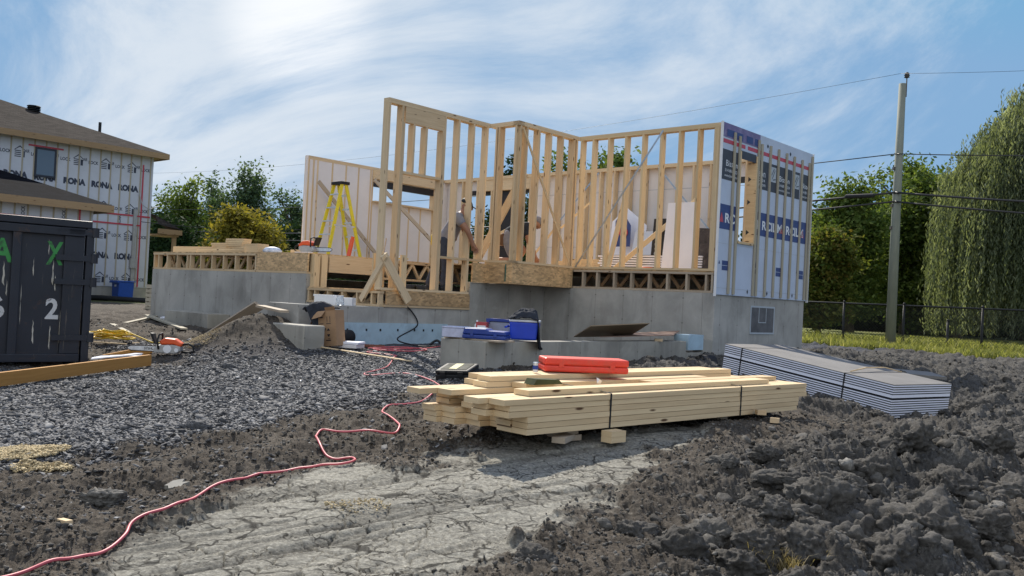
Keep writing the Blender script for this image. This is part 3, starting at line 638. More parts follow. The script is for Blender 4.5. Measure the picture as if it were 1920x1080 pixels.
# crushed stone
x, y = sample_field(520000, -36, 12, 4.2, 17, .8); c, g, gr, rt_ = masks(x, y); mnd = np.exp(-(((x+3.75)/1.0)**2+((y-13.3)/1.3)**2)); keep = rng.random(len(x)) < (g**.9+.012*(x < .0))*(1-c)**3*np.clip(1-1.6*mnd, 0, 1)
lx, ly = (x-S0.x)*AX.x+(y-S0.y)*AX.y, (x-S0.x)*BY.x+(y-S0.y)*BY.y
keep &= ~((ly > -.1) & (lx < 3.7)) & (y < 17) & (rng.random(len(x)) < .55+.9*sstep(.38, .6, fbm(x*1.6, y*1.6, 51)))
x, y = x[keep][:165000], y[keep][:165000]; sz = (.006+.019*rng.random(len(x))**2.8)*(1+.03*np.hypot(x, y)); sz *= np.where(rng.random(len(x)) < .03, 1.9, 1)
tag(scatter('gravel', CHIPS, np.stack([x, y, surf(x, y)+sz*.2], 1), sz, .30, np.clip(rng.normal(.37, .20, len(x))+.30*(rng.random(len(x)) < .05)+.3*(fbm(x*.9, y*.9, 52)-.5), 0, 1), M['stone'], tilt=.55), 'layer of blue grey crushed stone spread over the yard', 'gravel', kind='stuff')
# small dirt crumbs over the churned parts
x, y = sample_field(110000, -36, 40, 3.0, 20, .8); c, g, gr, rt_ = masks(x, y); ro = np.clip(1-c*.995-gr-g*.97, 0, 1); keep = (rng.random(len(x)) < ro)
lx, ly = (x-S0.x)*AX.x+(y-S0.y)*AX.y, (x-S0.x)*BY.x+(y-S0.y)*BY.y; keep &= ~((ly > -.2) & (lx < 3.7) & (lx > -7.6))
x, y = x[keep][:52000], y[keep][:52000]; sz = (.0035+.011*rng.random(len(x))**4)*(1+.06*np.hypot(x, y))
T1 = CHIPS
tag(scatter('dirt_crumbs', T1, np.stack([x, y, surf(x, y)+sz*.3], 1), sz, .75, np.clip(rng.normal(.52, .22, len(x)), 0, 1), M['clod'], smooth=False), 'loose crumbs of grey brown dirt scattered over the yard', 'dirt', kind='stuff')
# medium clods
x, y = sample_field(9000, -36, 40, 3.0, 19, .7); c, g, gr, rt_ = masks(x, y); ro = np.clip(1-c*1.3-gr-g*1.2, 0, 1)*(.07+.93*rt_); keep = (rng.random(len(x)) < ro)
lx, ly = (x-S0.x)*AX.x+(y-S0.y)*AX.y, (x-S0.x)*BY.x+(y-S0.y)*BY.y; keep &= ~((ly > -.2) & (lx < 3.7) & (lx > -7.6))
x, y = x[keep][:2600], y[keep][:2600]; sz = (.018+.055*rng.random(len(x))**2.5)*(.7+.3*np.clip(x, 0, 1))
tag(scatter('dirt_clods', clod_templates(8, 3), np.stack([x, y, surf(x, y)-sz*.25], 1), sz, .8, np.clip(rng.normal(.42, .2, len(x))+.6*(fbm(x*.8, y*.8, 54)-.5), 0, 1), M['clod'], smooth=False), 'fist sized clods of dried grey clay lying across the churned ground', 'clods', kind='stuff')
# big clods of the heap at the right
bx, by, bs = [], [], []
for q in [(1000, 1060, .1), (1190, 1000, .12), (1260, 1035, .16), (1330, 1010, .14), (1420, 1040, .13), (1530, 960, .24), (1600, 1000, .2), (1740, 1020, .28), (1660, 1065, .18), (1630, 905, .22), (1560, 880, .15),
          (1700, 870, .22), (1780, 930, .2), (1850, 880, .24), (1740, 820, .22), (1820, 780, .26), (1890, 830, .3), (1480, 935, .12), (1400, 960, .12), (1520, 1050, .15), (1440, 880, .1), (1880, 750, .22), (1650, 800, .14), (1560, 830, .12), (1490, 850, .12), (1900, 940, .2),
          (1360, 905, .09), (1460, 1000, .11), (1590, 930, .13), (1690, 935, .15), (1730, 760, .13), (1800, 735, .14), (1390, 1060, .13), (1840, 1000, .16)]:
    p = GP(q[0], q[1]); bx.append(p.x); by.append(p.y); bs.append(q[2]*.78)
x, y, sz = np.array(bx), np.array(by), np.array(bs)
BIG = clod_templates(8, 5, .42)
for k in range(len(x)):
    V, F = BIG[k % 8]; a = rng.random()*6.28; c_, s_ = math.cos(a), math.sin(a); P = V*np.array([1.1, .8+.4*rng.random(), .82])*sz[k]
    f = (fbm(P[:, 0]*13+k, P[:, 1]*13, 300+k, 6, .72)+fbm(P[:, 1]*13+k, P[:, 2]*13, 320+k, 6, .72)+fbm(P[:, 2]*13+k, P[:, 0]*13+5, 340+k, 6, .72))/3-.5; P = P*(1+f[:, None]*.85)
    P = np.stack([P[:, 0]*c_-P[:, 1]*s_, P[:, 0]*s_+P[:, 1]*c_, P[:, 2]], 1)
    o = npmesh('clay_clod', P, F, M['clod'], smooth=True, attrs=dict(tone=np.full(len(P), float(np.clip(rng.normal(.36, .12), 0, 1)))))
    o.location = (x[k], y[k], float(surf(x[k], y[k])[0])-sz[k]*.04)
    tag(o, 'large rough clod of grey clay in the churned heap at the right foreground', 'clod', 'large clods of clay at the right foreground')
# single dark stones lying on the gravel
for (qx, qy, s_, lb) in [(372, 808, .075, 'dark angular stone at the near edge of the gravel'), (428, 692, .07, 'flat grey stone on the gravel in front of the dirt heap'), (190, 945, .09, 'pale chipped stone in the brown dirt, left foreground')]:
    p = GP(qx, qy); V, F = BIG[int(qx) % 8]; P = V*s_*np.array([1.3, .8, .6]); P = np.round(P*1/(s_*.28))*(s_*.28)*.35+P*.65
    o = npmesh('stone', P, F, M['stone'] if s_ < .09 else M['clod'], attrs=dict(tone=np.full(len(P), .25 if s_ < .09 else .8))); o.location = (p.x, p.y, float(surf(p.x, p.y)[0])+s_*.3); tag(o, lb, 'stone')
# pale plates of clay among the right-hand clods
for (qx, qy, s_, lb_) in [(1400, 963, .085, 'pale flat plate of dried clay among the dark clods, right foreground'), (330, 905, .07, 'pale flat plate of dried clay in the brown dirt, left foreground')]:
    p = GP(qx, qy); mb = MB(); n_ = 13
    pl = [(s_*(.55+.6*rng.random())*math.cos(6.283*k/n_), s_*.7*(.55+.6*rng.random())*math.sin(6.283*k/n_)) for k in range(n_)]
    mb.prism(pl, 0, .025); o = mb.build('clay_plate', M['clay_pale']); o.location = (p.x, p.y, float(surf(p.x, p.y)[0])+.0); o.rotation_euler = (.2, -.2, rng.random()*3)
    tag(o, lb_, 'clay plate')

# ------------------------------------------------------------------ writing
_tc = {}
def glyphs(txt, bold=.0):
    k = (txt, bold)
    if k not in _tc:
        cu = bpy.data.curves.new('t', 'FONT'); cu.body = txt; cu.size = 1; cu.offset = bold; cu.align_x = 'CENTER'; cu.align_y = 'CENTER'; cu.resolution_u = 3
        o = bpy.data.objects.new('t', cu); COL.objects.link(o); dg = bpy.context.evaluated_depsgraph_get(); me = bpy.data.meshes.new_from_object(o.evaluated_get(dg))
        _tc[k] = ([v.co.to_2d() for v in me.vertices], [list(p.vertices) for p in me.polygons]); bpy.data.objects.remove(o); bpy.data.curves.remove(cu)
    return _tc[k]
def put_text(mb, txt, o, xd, yd, h, w=None, bold=.02, clip=None):
    """flat lettering: o centre, xd/yd unit directions, h letter height, w total width"""
    P, F = glyphs(txt, bold); xs = [p.x for p in P]; ys = [p.y for p in P]; W0 = max(xs)-min(xs); H0 = max(ys)-min(ys); cx, cy = (max(xs)+min(xs))/2, (max(ys)+min(ys))/2
    sy = h/H0; sx = (w/W0) if w else sy; o, xd, yd = Vector(o), Vector(xd), Vector(yd)
    mb.add([o+xd*((p.x-cx)*sx)+yd*((p.y-cy)*sy) for p in P], F)
def flat_poly(mb, pts, o, xd, yd):
    o, xd, yd = Vector(o), Vector(xd), Vector(yd); mb.add([o+xd*a+yd*b for a, b in pts], [list(range(len(pts)))])
def flat_rect(mb, x0, x1, y0, y1, o, xd, yd): flat_poly(mb, [(x0, y0), (x1, y0), (x1, y1), (x0, y1)], o, xd, yd)

# ------------------------------------------------------------------ the house being framed
OFF = (0, 0, .85); ZF, ZC, ZT = .634, .268, 3.10; ZE = .05; ZEC = -.22; W2 = .038; W6 = .14
house = thing('house_under_construction', 'unfinished house of bare spruce studs standing on a grey concrete foundation', 'house', (S0.x, S0.y, -.85), TH)
def B(): return MB(OFF)
# foundation
f = B(); t = .22; zb = -1.4
f.box(-7.5, -1.97, 0, t, zb, ZC); f.box(-7.5, -7.5+t, t+.003, 7.55, zb, ZC); f.box(-7.5+t+.003, 3.64-t-.003, 7.55-t, 7.55, zb, ZC)
f.box(3.64-t, 3.64, 4.06, 7.55, zb, ZC); f.box(0, 3.64-t-.003, 4.06, 4.06+t, zb, ZC); f.box(-.0-t, -.003, 2.03, 4.06+t, zb, ZC)
f.box(-t, 0, -1.5, 2.027, zb, ZEC); f.box(-1.967, -t-.003, .02, t, zb, ZEC); f.box(-.80, -t-.003, -1.5, -1.28, zb, ZEC)
f.build('foundation', M['concrete'], house, bevel=.006)
f = B(); f.box(-.42, .66, -1.86, -1.503, zb, -.50); f.build('footing_block', M['concrete_warm'], house, bevel=.02)
f = B(); f.box(-6.0, -4.35, -.45, -.003, zb, -.55); f.build('footing_block', M['concrete_warm'], house, bevel=.01)
# low front wall in line with the right-hand side
f = B(); f.box(3.44, 3.66, -1.06, 3.2, zb, -.52); f.box(2.90, 3.66, -1.41, -1.063, zb, -.52); f.box(2.90, 3.10, -1.06, 0.3, zb, -.52)
f.box(3.44, 3.66, 3.203, 4.057, zb, -.70); f.box(3.46, 3.64, 3.75, 4.057, -.70, -.5)
f.build('low_front_wall', M['concrete_warm'], house, bevel=.006)
# cellar window filled in on the right side
f = B(); y0, y1, z0, z1 = 5.34, 6.28, -.40, .10
for a in ((y0, y1, z1-.03, z1), (y0, y1, z0, z0+.03), (y0, y0+.03, z0+.03, z1-.03), (y1-.03, y1, z0+.03, z1-.03)): f.box(3.60, 3.652, *a)
cw = f.build('cellar_window', M['ink_grey'], house)
f = B(); f.box(3.60, 3.645, y0+.03, y1-.03, z0+.03, z1-.03); f.build('pane', M['cellar_pane'], cw)
f = B(); f.box(3.645, 3.650, y0+.32, y0+.335, z0+.2, z1-.03); f.box(3.645, 3.650, y0+.6, y0+.615, z0+.2, z1-.03); f.box(3.645, 3.650, y0+.32, y0+.615, z0+.2, z0+.215); f.build('bar', M['ink_grey'], cw)
# blue foam under the entry
f = B(); f.box(0.003, .045, -.85, 1.49, -1.2, -.475); bf = f.build('insulation_board', M['foam_blue'], house); bf['label'] = 'light blue foam board on the low concrete wall'
f = B()
for y_ in (-.65, -.28, .0, .36, .72, .92, 1.12, 1.36): f.box(.045, .055, y_, y_+.025, -.60, -.565)
f.build('fastener', M['black_plastic'], bf)
f = B(); f.box(3.40, 3.665, 3.25, 3.72, -.66, -.42); f.build('insulation_board', M['foam_blue'], house)['label'] = 'small light blue foam block in the notch of the low wall'

# floor decks
f = B(); f.box(-7.5, -1.95, .0, 7.5, ZF-.022, ZF); f.box(-1.947, 3.62, 4.08, 7.5, ZF-.022, ZF); f.box(-1.947, .66, 2.9, 4.077, ZF-.022, ZF); f.box(.003, .66, 2.36, 2.897, ZF-.022, ZF)
f.build('floor_deck', M['osb'], house)
f = B(); f.box(-1.95, -.01, .04, 2.89, ZE-.022, ZE); f.build('entry_deck', M['osb'], house)
# sills and chords along each exposed joist band
def joist_band(x0, x1, y, zb_, zt_, posts, depth=.12, webs=True, xdir=True, tone='spruce'):
    p = B(); p.beam((x0, y+.07, zb_+.019), (x1, y+.07, zb_+.019), .14, .036); p.beam((x0, y+.045, zt_-.022-.019), (x1, y+.045, zt_-.022-.019), .089, .036)
    band = p.build('rim_band', M[tone], house)
    for q in posts:
        g = B(); g.beam((q, y+.05, zb_+.038), (q, y+.05, zt_-.042), W2, .085, up=(0, 1, 0)); g.build('joist_end', M[tone], band)
    if webs:
        g = B(); a, b_ = zb_+.05, zt_-.06; yy = y+.26; xs = np.arange(x0+.05, x1-.3, .42)
        for k, xx in enumerate(xs): g.beam((xx, yy, a), (min(xx+.21, x1), yy, b_), .06, .036, up=(0, 1, 0)); g.beam((min(xx+.21, x1), yy, b_), (min(xx+.42, x1), yy, a), .06, .036, up=(0, 1, 0))
        g.beam((x0, yy, a-.01), (x1, yy, a-.01), .06, .036); g.beam((x0, yy, b_+.01), (x1, yy, b_+.01), .06, .036)
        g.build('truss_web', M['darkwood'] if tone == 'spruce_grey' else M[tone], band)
    return band
joist_band(-7.5, -3.55, .0, ZC, ZF, [-7.47, -7.28, -6.91, -6.49, -6.08, -5.95, -5.55, -5.12, -4.70, -4.27, -3.85, -3.58])
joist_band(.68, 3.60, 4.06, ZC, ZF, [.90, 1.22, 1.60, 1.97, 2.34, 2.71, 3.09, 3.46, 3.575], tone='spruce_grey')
joist_band(-1.93, .0, .0, ZEC, ZE, [-1.90, -1.72, -1.36, -.97, -.58, -.21, -.04])
# rim boards
f = B(); f.box(-3.53, -1.95, -.002, .03, ZC+.04, ZF-.024); f.build('rim_board', M['osb'], house)
f = B(); f.beam((-3.53, .07, ZC+.019), (-1.97, .07, ZC+.019), .14, .036); f.build('sill_plate', M['spruce'], house)
f = B(); f.box(.002, .034, .12, 2.0, ZEC+.04, ZE-.024); o_ = f.build('rim_board', M['osb_dark'], house)
f = B(); f.beam((-.045, .09, ZEC+.019), (-.045, 2.02, ZEC+.019), .14, .036); f.build('sill_plate', M['spruce'], house)
f = B(); f.box(.634, .668, 2.36, 4.06, ZC+.02, ZF-.024); f.box(.0, .634, 2.356, 2.39, ZC+.02, ZF-.024); f.box(-.002, .03, 2.04, 2.354, ZC, ZF-.024)
f.box(.0, .664, 2.36, 4.06, ZC+.0, ZC+.018); f.build('rim_board', M['osb'], house)
f = B(); f.box(.14, .50, 2.338, 2.354, ZC+.04, ZF-.07); f.box(.03, .66, 2.325, 2.354, ZC+.0, ZC+.035); f.build('patch_panel', M['osb_dark'], house)
f = B(); f.box(.52, .53, 2.337, 2.353, ZC+.01, ZF-.03); f.build('patch_strip', M['green_edge'], house)
# side of the left deck facing the entry: posts, solid header, then open trusses
f = B(); f.box(-1.95, -1.90, .42, 1.42, ZF-.32, ZF-.024); f.build('header', M['spruce'], house)
for yy in (.14, .30, 1.44, 1.52): g = B(); g.beam((-1.93, yy, ZE), (-1.93, yy, ZF-.025), .038 if yy > 1 else .12, .12, up=(0, 1, 0)); g.build('post', M['spruce_pale'], house)
f = B(); f.beam((-1.93, 1.6, ZC+.0), (-1.93, 3.9, ZC+.0), .07, .038); f.beam((-1.93, 1.6, ZF-.045), (-1.93, 3.9, ZF-.045), .07, .038)
for k in range(6):
    y_ = 1.62+k*.38; f.beam((-1.93, y_, ZF-.06), (-1.93, y_+.19, ZC+.02), .04, .05, up=(1, 0, 0)); f.beam((-1.93, y_+.19, ZC+.02), (-1.93, y_+.38, ZF-.06), .04, .05, up=(1, 0, 0))
f.build('floor_truss', M['spruce'], house)

# ---- stud walls
def wall(name, label, p0, p1, zb_, zt_, studs, wide=W6, mat='spruce', doubles=(), gaps=(), top=2, bottom=1, inset=0, sole_parts=None):
    """plates as the part, studs as its children. p0,p1 local xy on the outer face; thickness goes to the left of p0->p1"""
    p0, p1 = Vector((*p0, 0)), Vector((*p1, 0)); d = (p1-p0); L = d.length; d /= L; nrm = Vector((-d.y, d.x, 0)); c = nrm*(wide/2+inset)
    m = B(); zt0 = zt_-.038*top
    for k in range(top): m.beam(p0+c+Vector((0, 0, zt_-.019-.038*k-.0005*k)), p1+c+Vector((0, 0, zt_-.019-.038*k-.0005*k)), wide, .0375)
    for (a, b_) in (sole_parts or [(0, L)]): m.beam(p0+d*a+c+Vector((0, 0, zb_+.019)), p0+d*b_+c+Vector((0, 0, zb_+.019)), wide, .037)
    w_ = m.build(name, M[mat], house)
    if label: w_['label'] = label
    for s_ in studs:
        if isinstance(s_, tuple): t_, a, b_ = s_[:3]; th_ = s_[3] if len(s_) > 3 else W2
        else: t_, a, b_, th_ = s_, zb_+.038, zt0, W2
        q = p0+d*t_+c; j = (rng.random()-.5)*.006
        g = B(); g.beam(q+Vector((0, 0, a)), q+d*j+Vector((0, 0, b_)), th_, wide-.002, up=nrm); g.build('stud', M[mat], w_)
    return w_
# tall wall at the entry, x = 0 plane
tw = wall('stud_wall', 'tall stud wall with a high header over the entry opening', (0, 0), (0, 2.356), ZE, ZT,
     [.019, (.30, ZE+.038, ZT-.076), (.338, ZE+.038, ZT-.33), (1.21, ZE+.038, ZT-.33), (1.25, ZE+.038, ZT-.076), 1.58, (1.945, ZE+.038, ZT-.076), (2.285, ZF+.038, ZT-.076),
      (.56, 1.98, ZT-.33), (.83, 1.98, ZT-.33)], mat='spruce', sole_parts=[(0, 2.0)])
f = B(); f.box(-.09, -.004, .357, 1.23, ZT-.33, ZT-.078); f.build('header', M['spruce'], tw); f = B(); f.box(-.13, -.01, .358, 1.19, 1.94, 1.98); f.build('transom', M['spruce'], tw)
f = B(); f.beam((-.07, 1.27, ZF+.019), (-.07, 2.35, ZF+.019), .14, .037); f.build('ledger', M['spruce'], tw)
# short return wall of the bay, bay wall, main front wall
wall('stud_wall', 'narrow end wall of the cantilevered bay', (.0, 2.356), (.668, 2.356), ZF, ZT-.001, [.14, .205, .60])
wall('stud_wall', 'side wall of the bay with a diagonal brace', (.668, 2.356), (.668, 4.06), ZF, ZT, [.07, .24, .57, .90, 1.24, 1.58, 1.66])
wall('stud_wall', 'front stud wall between the bay and the wrapped corner', (.67, 4.06), (3.63, 4.06), ZF, ZT-.002, [.06, .33, .68, 1.05, 1.42, 1.79, 2.16, 2.53, 2.86, 2.90], mat='spruce_pale', wide=.139)
# right side wall (outer face sheathed)
rw_top = ZT-.003
rw = wall('stud_wall', 'right side stud wall behind the printed foam sheathing', (3.63, 4.065), (3.63, 7.54), ZF, rw_top,
     [.02, .30, (.555, ZF+.038, ZT-.076), (1.24, ZF+.038, ZT-.076), 1.65, 2.0, 2.35, 2.7, 3.05, 3.44, (.59, ZF+.038, 2.68), (1.205, ZF+.038, 2.68)], wide=.1395)
f = B(); f.box(3.50, 3.62, 4.63, 5.30, 2.68, 2.90); f.box(3.50, 3.62, 4.66, 5.27, 1.14, 1.18); f.build('window_header', M['spruce_pale'], rw)
# back wall and left wall with sheathing outside
bkw = wall('stud_wall', 'back stud wall with a wide patio opening', (3.48, 7.54), (-6.40, 7.54), ZF, ZT-.004,
     [.3+.405*k for k in range(16) if True]+[(6.86, ZF+.038, ZT-.076), (8.66, ZF+.038, ZT-.076), (8.15, ZF+.038, 2.74), (9.2, ZF+.038, ZT-.076), 9.6], wide=.139, sole_parts=[(0, 6.9), (8.1, 9.88)])
f = B(); f.box(-5.2, -3.37, 7.42, 7.53, 2.74, ZT-.08); f.build('header', M['spruce'], bkw)
lwl = wall('stud_wall', 'left side stud wall with a long window opening', (-6.41, 7.50), (-6.41, 3.05), ZF, ZT-.005, [.30, .46, (.49, ZF+.038, 2.26), (.9, ZF+.038, 2.22), (1.3, ZF+.038, 2.22), (1.7, ZF+.038, 2.22), (2.1, ZF+.038, 2.22), 2.53, 2.6, 2.98, 3.36, 3.76, 4.18, 4.30, 4.43], wide=.14, inset=-.14)
f = B(); f.box(-6.40, -6.29, 4.95, 7.05, 2.80, ZT-.08); f.build('header', M['spruce'], lwl)
f = B(); f.box(-6.41, -6.275, 4.97, 7.05, 2.22, 2.26); f.build('window_sill', M['spruce'], lwl)
# sheathing
f = B(); a, b_ = -6.46, -6.42
f.box(a, b_, 3.0, 4.98, .30, ZT-.01); f.box(a, b_, 4.983, 7.02, .30, 2.25); f.box(a, b_, 4.983, 7.02, 2.70, ZT-.01); f.box(a, b_, 7.023, 7.60, .30, ZT-.01)
sh = f.build('sheathing', M['foam_in'], house); sh['label'] = 'white foam sheathing of the left wall'
f = B(); f.box(a-.02, b_+.02, 4.985, 7.02, 2.62, 2.78); f.build('black_strip', M['black_film'], sh)
f = B(); f.box(-5.2, 3.59, 7.56, 7.60, .30, .60); f.box(-3.36, 1.84, 7.56, 7.60, .603, ZT-.01); f.box(2.75, 3.59, 7.56, 7.60, .603, ZT-.01); f.box(1.843, 2.747, 7.56, 7.60, .603, 1.05); f.box(1.843, 2.747, 7.56, 7.60, 2.72, ZT-.01); f.box(-6.41, -5.75, 7.56, 7.60, .30, ZT-.01); f.box(-5.75, -3.363, 7.56, 7.60, 2.78, ZT-.01); f.box(-5.13, -4.55, 7.56, 7.60, .603, 1.45)
sh = f.build('sheathing', M['foam_in'], house); sh['label'] = 'white foam sheathing of the back wall'
f = B(); f.box(-5.75, -3.363, 7.54, 7.62, 2.66, 2.78); f.box(-4.55, -4.05, 7.56, 7.60, .64, 2.66); f.box(1.84, 2.75, 7.54, 7.62, 2.62, 2.74); f.build('black_strip', M['black_film'], sh)  # black strip atop the patio opening is painted-in shade; upright panel a black board
# seams in the back foam
f = B(); f.box(-3.3, 3.4, 7.555, 7.5595, 2.56, 2.57); f.box(-3.3, 3.4, 7.555, 7.5595, 1.3, 1.308); f.build('seam', M['ink_grey'], sh)

# printed sheathing on the right side
X0 = 3.645; X1 = 3.672
f = B(); wy0, wy1, wz0, wz1 = 4.64, 5.25, 1.17, 2.70
f.box(X0, X1, 4.035, wy0, .25, ZT); f.box(X0, X1, wy0, wy1, .25, wz0); f.box(X0, X1, wy0, wy1, wz1, ZT); f.box(X0, X1, wy1, 7.60, .25, ZT)
rs_ = f.build('sheathing', M['wrap_blue'], house); rs_['label'] = 'pale foam sheathing printed with blue bands and dark panels'
f = B(); f.box(X0-.01, X1+.008, 4.02, 4.034, .22, ZT+.01); f.box(X0, X1+.02, 7.6, 7.615, .22, ZT+.01); f.build('edge_trim', M['white_plastic'], rs_)
XF = X1+.003
o3, xd, yd = Vector((XF, 0, 0)), Vector((0, 1, 0)), Vector((0, 0, 1))
# band pieces stop at the window
def pieces(y0, y1, z0, z1):
    out = []
    if z1 <= wz0 or z0 >= wz1: return [(y0, y1)]
    if y0 < wy0: out.append((y0, min(y1, wy0-.005)))
    if y1 > wy1: out.append((max(y0, wy1+.005), y1))
    return out
f = B()
for a, b_ in pieces(4.04, 7.58, 1.34, 1.75): flat_rect(f, a, b_, 1.34, 1.75, o3, xd, yd)
for y_ in (4.19, 6.2, 7.17): flat_rect(f, y_, y_+.2, .745, .82, o3, xd, yd); flat_rect(f, y_, y_+.2, .66, .735, o3, xd, yd); flat_poly(f, [(y_-.12, .76), (y_-.06, .76), (y_-.09, .82)], o3, xd, yd)
flat_rect(f, 5.34, 5.46, .66, .74, o3, xd, yd); flat_poly(f, [(5.36, .76), (5.44, .76), (5.40, .90)], o3, xd, yd)
band = f.build('blue_print', M['ink_navy'], rs_)
f = B()
for a, b_ in [(4.05, 4.63), (5.27, 5.72)]+[(5.75, 6.06)]+[(6.10, 6.70), (6.74, 7.04), (7.07, 7.56)]: flat_rect(f, a, b_, 2.16, 2.66, o3, xd, yd)
flat_rect(f, 4.66, 5.22, 2.58, 2.72, Vector((XF+.01, 0, 0)), xd, yd)
for k, y_ in enumerate((5.1, 5.85, 6.9)): flat_poly(f, [(y_, .33), (y_+.03, .29), (y_+.06, .33), (y_+.03, .38)], o3, xd, yd)
for y_ in (5.62, 6.55): flat_poly(f, [(y_, 2.95), (y_+.04, 2.99), (y_+.08, 2.95), (y_+.04, 2.91)], o3, xd, yd)
f.build('dark_print', M['ink_dark'], rs_)
f = B()
for a in (4.04, 4.45, 4.9, 5.35, 5.78, 6.12, 6.46, 6.8, 7.14): flat_rect(f, a+.01, min(a+.37, 7.55), 2.765, 2.83, o3, xd, yd)
f.build('red_print', M['ink_red'], rs_)
f = B(); flat_rect(f, 4.04, 5.36, 2.86, 3.095, o3, xd, yd); f.build('purple_film', M['purple'], rs_)
f = B(); XG = XF+.003; og = Vector((XG, 0, 0))
for a, b_ in [(4.16, 4.44), (4.5, 4.72), (4.85, 5.08), (5.15, 5.28)]: flat_rect(f, a, b_, 2.885, 3.0, og, xd, yd)
f.build('blue_print', M['ink_navy'], rs_)
# lettering
f = B()
for c_ in (4.26+.05, 5.66, 6.63, 7.55):
    w_ = .92
    P_, F_ = glyphs('M  RCIL', .03); xs = [p.x for p in P_]; ys = [p.y for p in P_]; W0 = max(xs)-min(xs); H0 = max(ys)-min(ys); cx = (max(xs)+min(xs))/2; cy = (max(ys)+min(ys))/2
    V_ = [(c_+(p.x-cx)*w_/W0, 1.53+(p.y-cy)*.165/H0) for p in P_]; F2 = []
    for fc in F_:
        ysx = [V_[k][0] for k in fc]
        if min(ysx) > 4.05 and max(ysx) < 7.56 and not (max(ysx) > wy0-.01 and min(ysx) < wy1+.01): F2.append(fc)
    f.add([Vector((XG, a, b_)) for a, b_ in V_], F2)
put_text(f, 'Bisson', (XG, 4.37, 2.44), xd, yd, .10, .40, .0); put_text(f, '514-801-2224', (XG, 4.37, 2.32), xd, yd, .052, .46, 0); put_text(f, 'www.bisson.com', (XG, 4.37, 2.235), xd, yd, .045, .48, 0)
put_text(f, 'son', (XG, 5.48, 2.42), xd, yd, .085, .24, .0); put_text(f, '2224', (XG, 5.48, 2.32), xd, yd, .052, .22, 0); put_text(f, 'n.com', (XG, 5.50, 2.235), xd, yd, .045, .24, 0)
put_text(f, 'Bisson', (XG, 6.38, 2.44), xd, yd, .10, .42, .0); put_text(f, '514-801-2224', (XG, 6.38, 2.32), xd, yd, .052, .46, 0); put_text(f, 'www.bisson.com', (XG, 6.38, 2.235), xd, yd, .045, .48, 0)
put_text(f, 'Bisson', (XG, 7.34, 2.44), xd, yd, .10, .40, .0); put_text(f, '514-801-2224', (XG, 7.34, 2.32), xd, yd, .052, .40, 0); put_text(f, 'www.bisson.com', (XG, 7.34, 2.235), xd, yd, .045, .42, 0)
f.build('lettering', M['ink_white'], rs_)
f = B()
for y_ in (5.82, 6.80): flat_rect(f, y_, y_+.21, 2.34, 2.61, og, xd, yd)
f.build('emblem', M['ink_grey'], rs_)
f = B(); oh = Vector((XG+.003, 0, 0))
for y_ in (5.82, 6.80):
    for q in [((.05, .05), (.16, .22)), ((.03, .12), (.12, .24)), ((.09, .04), (.19, .06))]:
        (a, b_), (c_, d_) = q; L_ = math.hypot(c_-a, d_-b_); nx, ny = -(d_-b_)/L_*.008, (c_-a)/L_*.008
        flat_poly(f, [(y_+a+nx, 2.34+b_+ny), (y_+a-nx, 2.34+b_-ny), (y_+c_-nx, 2.34+d_-ny), (y_+c_+nx, 2.34+d_+ny)], oh, xd, yd)
f.build('emblem_mark', M['ink_dark'], rs_)
f = B()
for c_ in (4.04+.06, 5.47-.17, 6.33, 7.25-.12+.12): 
    if c_ > 7.5 or (wy0-.05 < c_ < wy1+.02): continue
    flat_poly(f, [(c_-.07, 1.45), (c_+.07, 1.45), (c_, 1.62)], og, xd, yd)
f.build('red_emblem', M['ink_red'], rs_)
f = B()
for z_ in (.36, 1.10): flat_rect(f, 4.04, 7.56, z_, z_+.006, o3, xd, yd)
f.build('seam', M['ink_grey'], rs_)
for k, y_ in enumerate((4.42, 4.60, 5.30, 5.42, 5.755, 6.085, 6.42, 6.75, 7.10, 7.43, 7.55)):
    top = [2.98, 2.95, 3.0, 2.95, 2.97, 2.96, 2.94, 2.93, 2.92, 2.91, 3.05][k]
    g = B(); g.beam((X1+.017, y_, .27), (X1+.017, y_+.004, top), .064, .019, up=(1, 0, 0)); g.build('furring_strip', M['strapping'], rs_)
f = B(); f.box(3.53, 3.70, wy0-.02, wy0+.02, wz0, wz1); f.box(3.53, 3.70, wy1-.03, wy1+.01, wz0, wz1); f.box(3.53, 3.70, wy0+.021, wy1-.031, wz0-.03, wz0+.008); f.build('window_frame', M['spruce_pale'], rs_)
f = B()
for z_ in (2.35, 1.95, 1.42, 1.16): f.add([(3.55, wy1-.033, z_), (3.55, wy1-.033, z_-.09), (3.61, wy1-.033, z_-.045)], [[0, 1, 2]])
f.build('stamp', M['ink_black'], rs_)
# steel strap braces and loose wooden braces
f = B(); f.beam((2.50, 4.055, 3.06), (.72, 4.055, .66), .003, .035, up=(1, 0, 1)); f.build('steel_strap', M['steel'], house)['label'] = 'thin galvanised strap nailed diagonally across the front wall'
f = B(); f.beam((.30, 7.38, 3.02), (1.75, 7.38, 1.5), .003, .035, up=(1, 0, 1)); f.beam((-1.3, 7.38, 3.0), (-2.4, 7.38, 1.9), .003, .035, up=(1, 0, 1)); f.build('steel_strap', M['steel'], house)
f = B(); f.beam((.71, 2.42, 2.98), (.72, 3.85, .75), .019, .04, up=(0, 1, 1)); f.build('brace', M['spruce_pale'], house)['label'] = 'thin pale lath nailed diagonally down the bay wall'
f = B(); f.beam((.55, 2.7, 2.25), (-.55, 2.75, .70), .038, .14, up=(1, 0, 1)); f.build('brace', M['spruce'], house)
f = B(); f.beam((1.55, 4.4, 2.02), (1.40, 4.15, .66), .038, .089, up=(1, 0, 0)); f.beam((2.5, 5.4, 2.05), (1.45, 4.3, .66), .038, .089, up=(1, 1, 0)); f.build('brace', M['spruce_pale'], house)
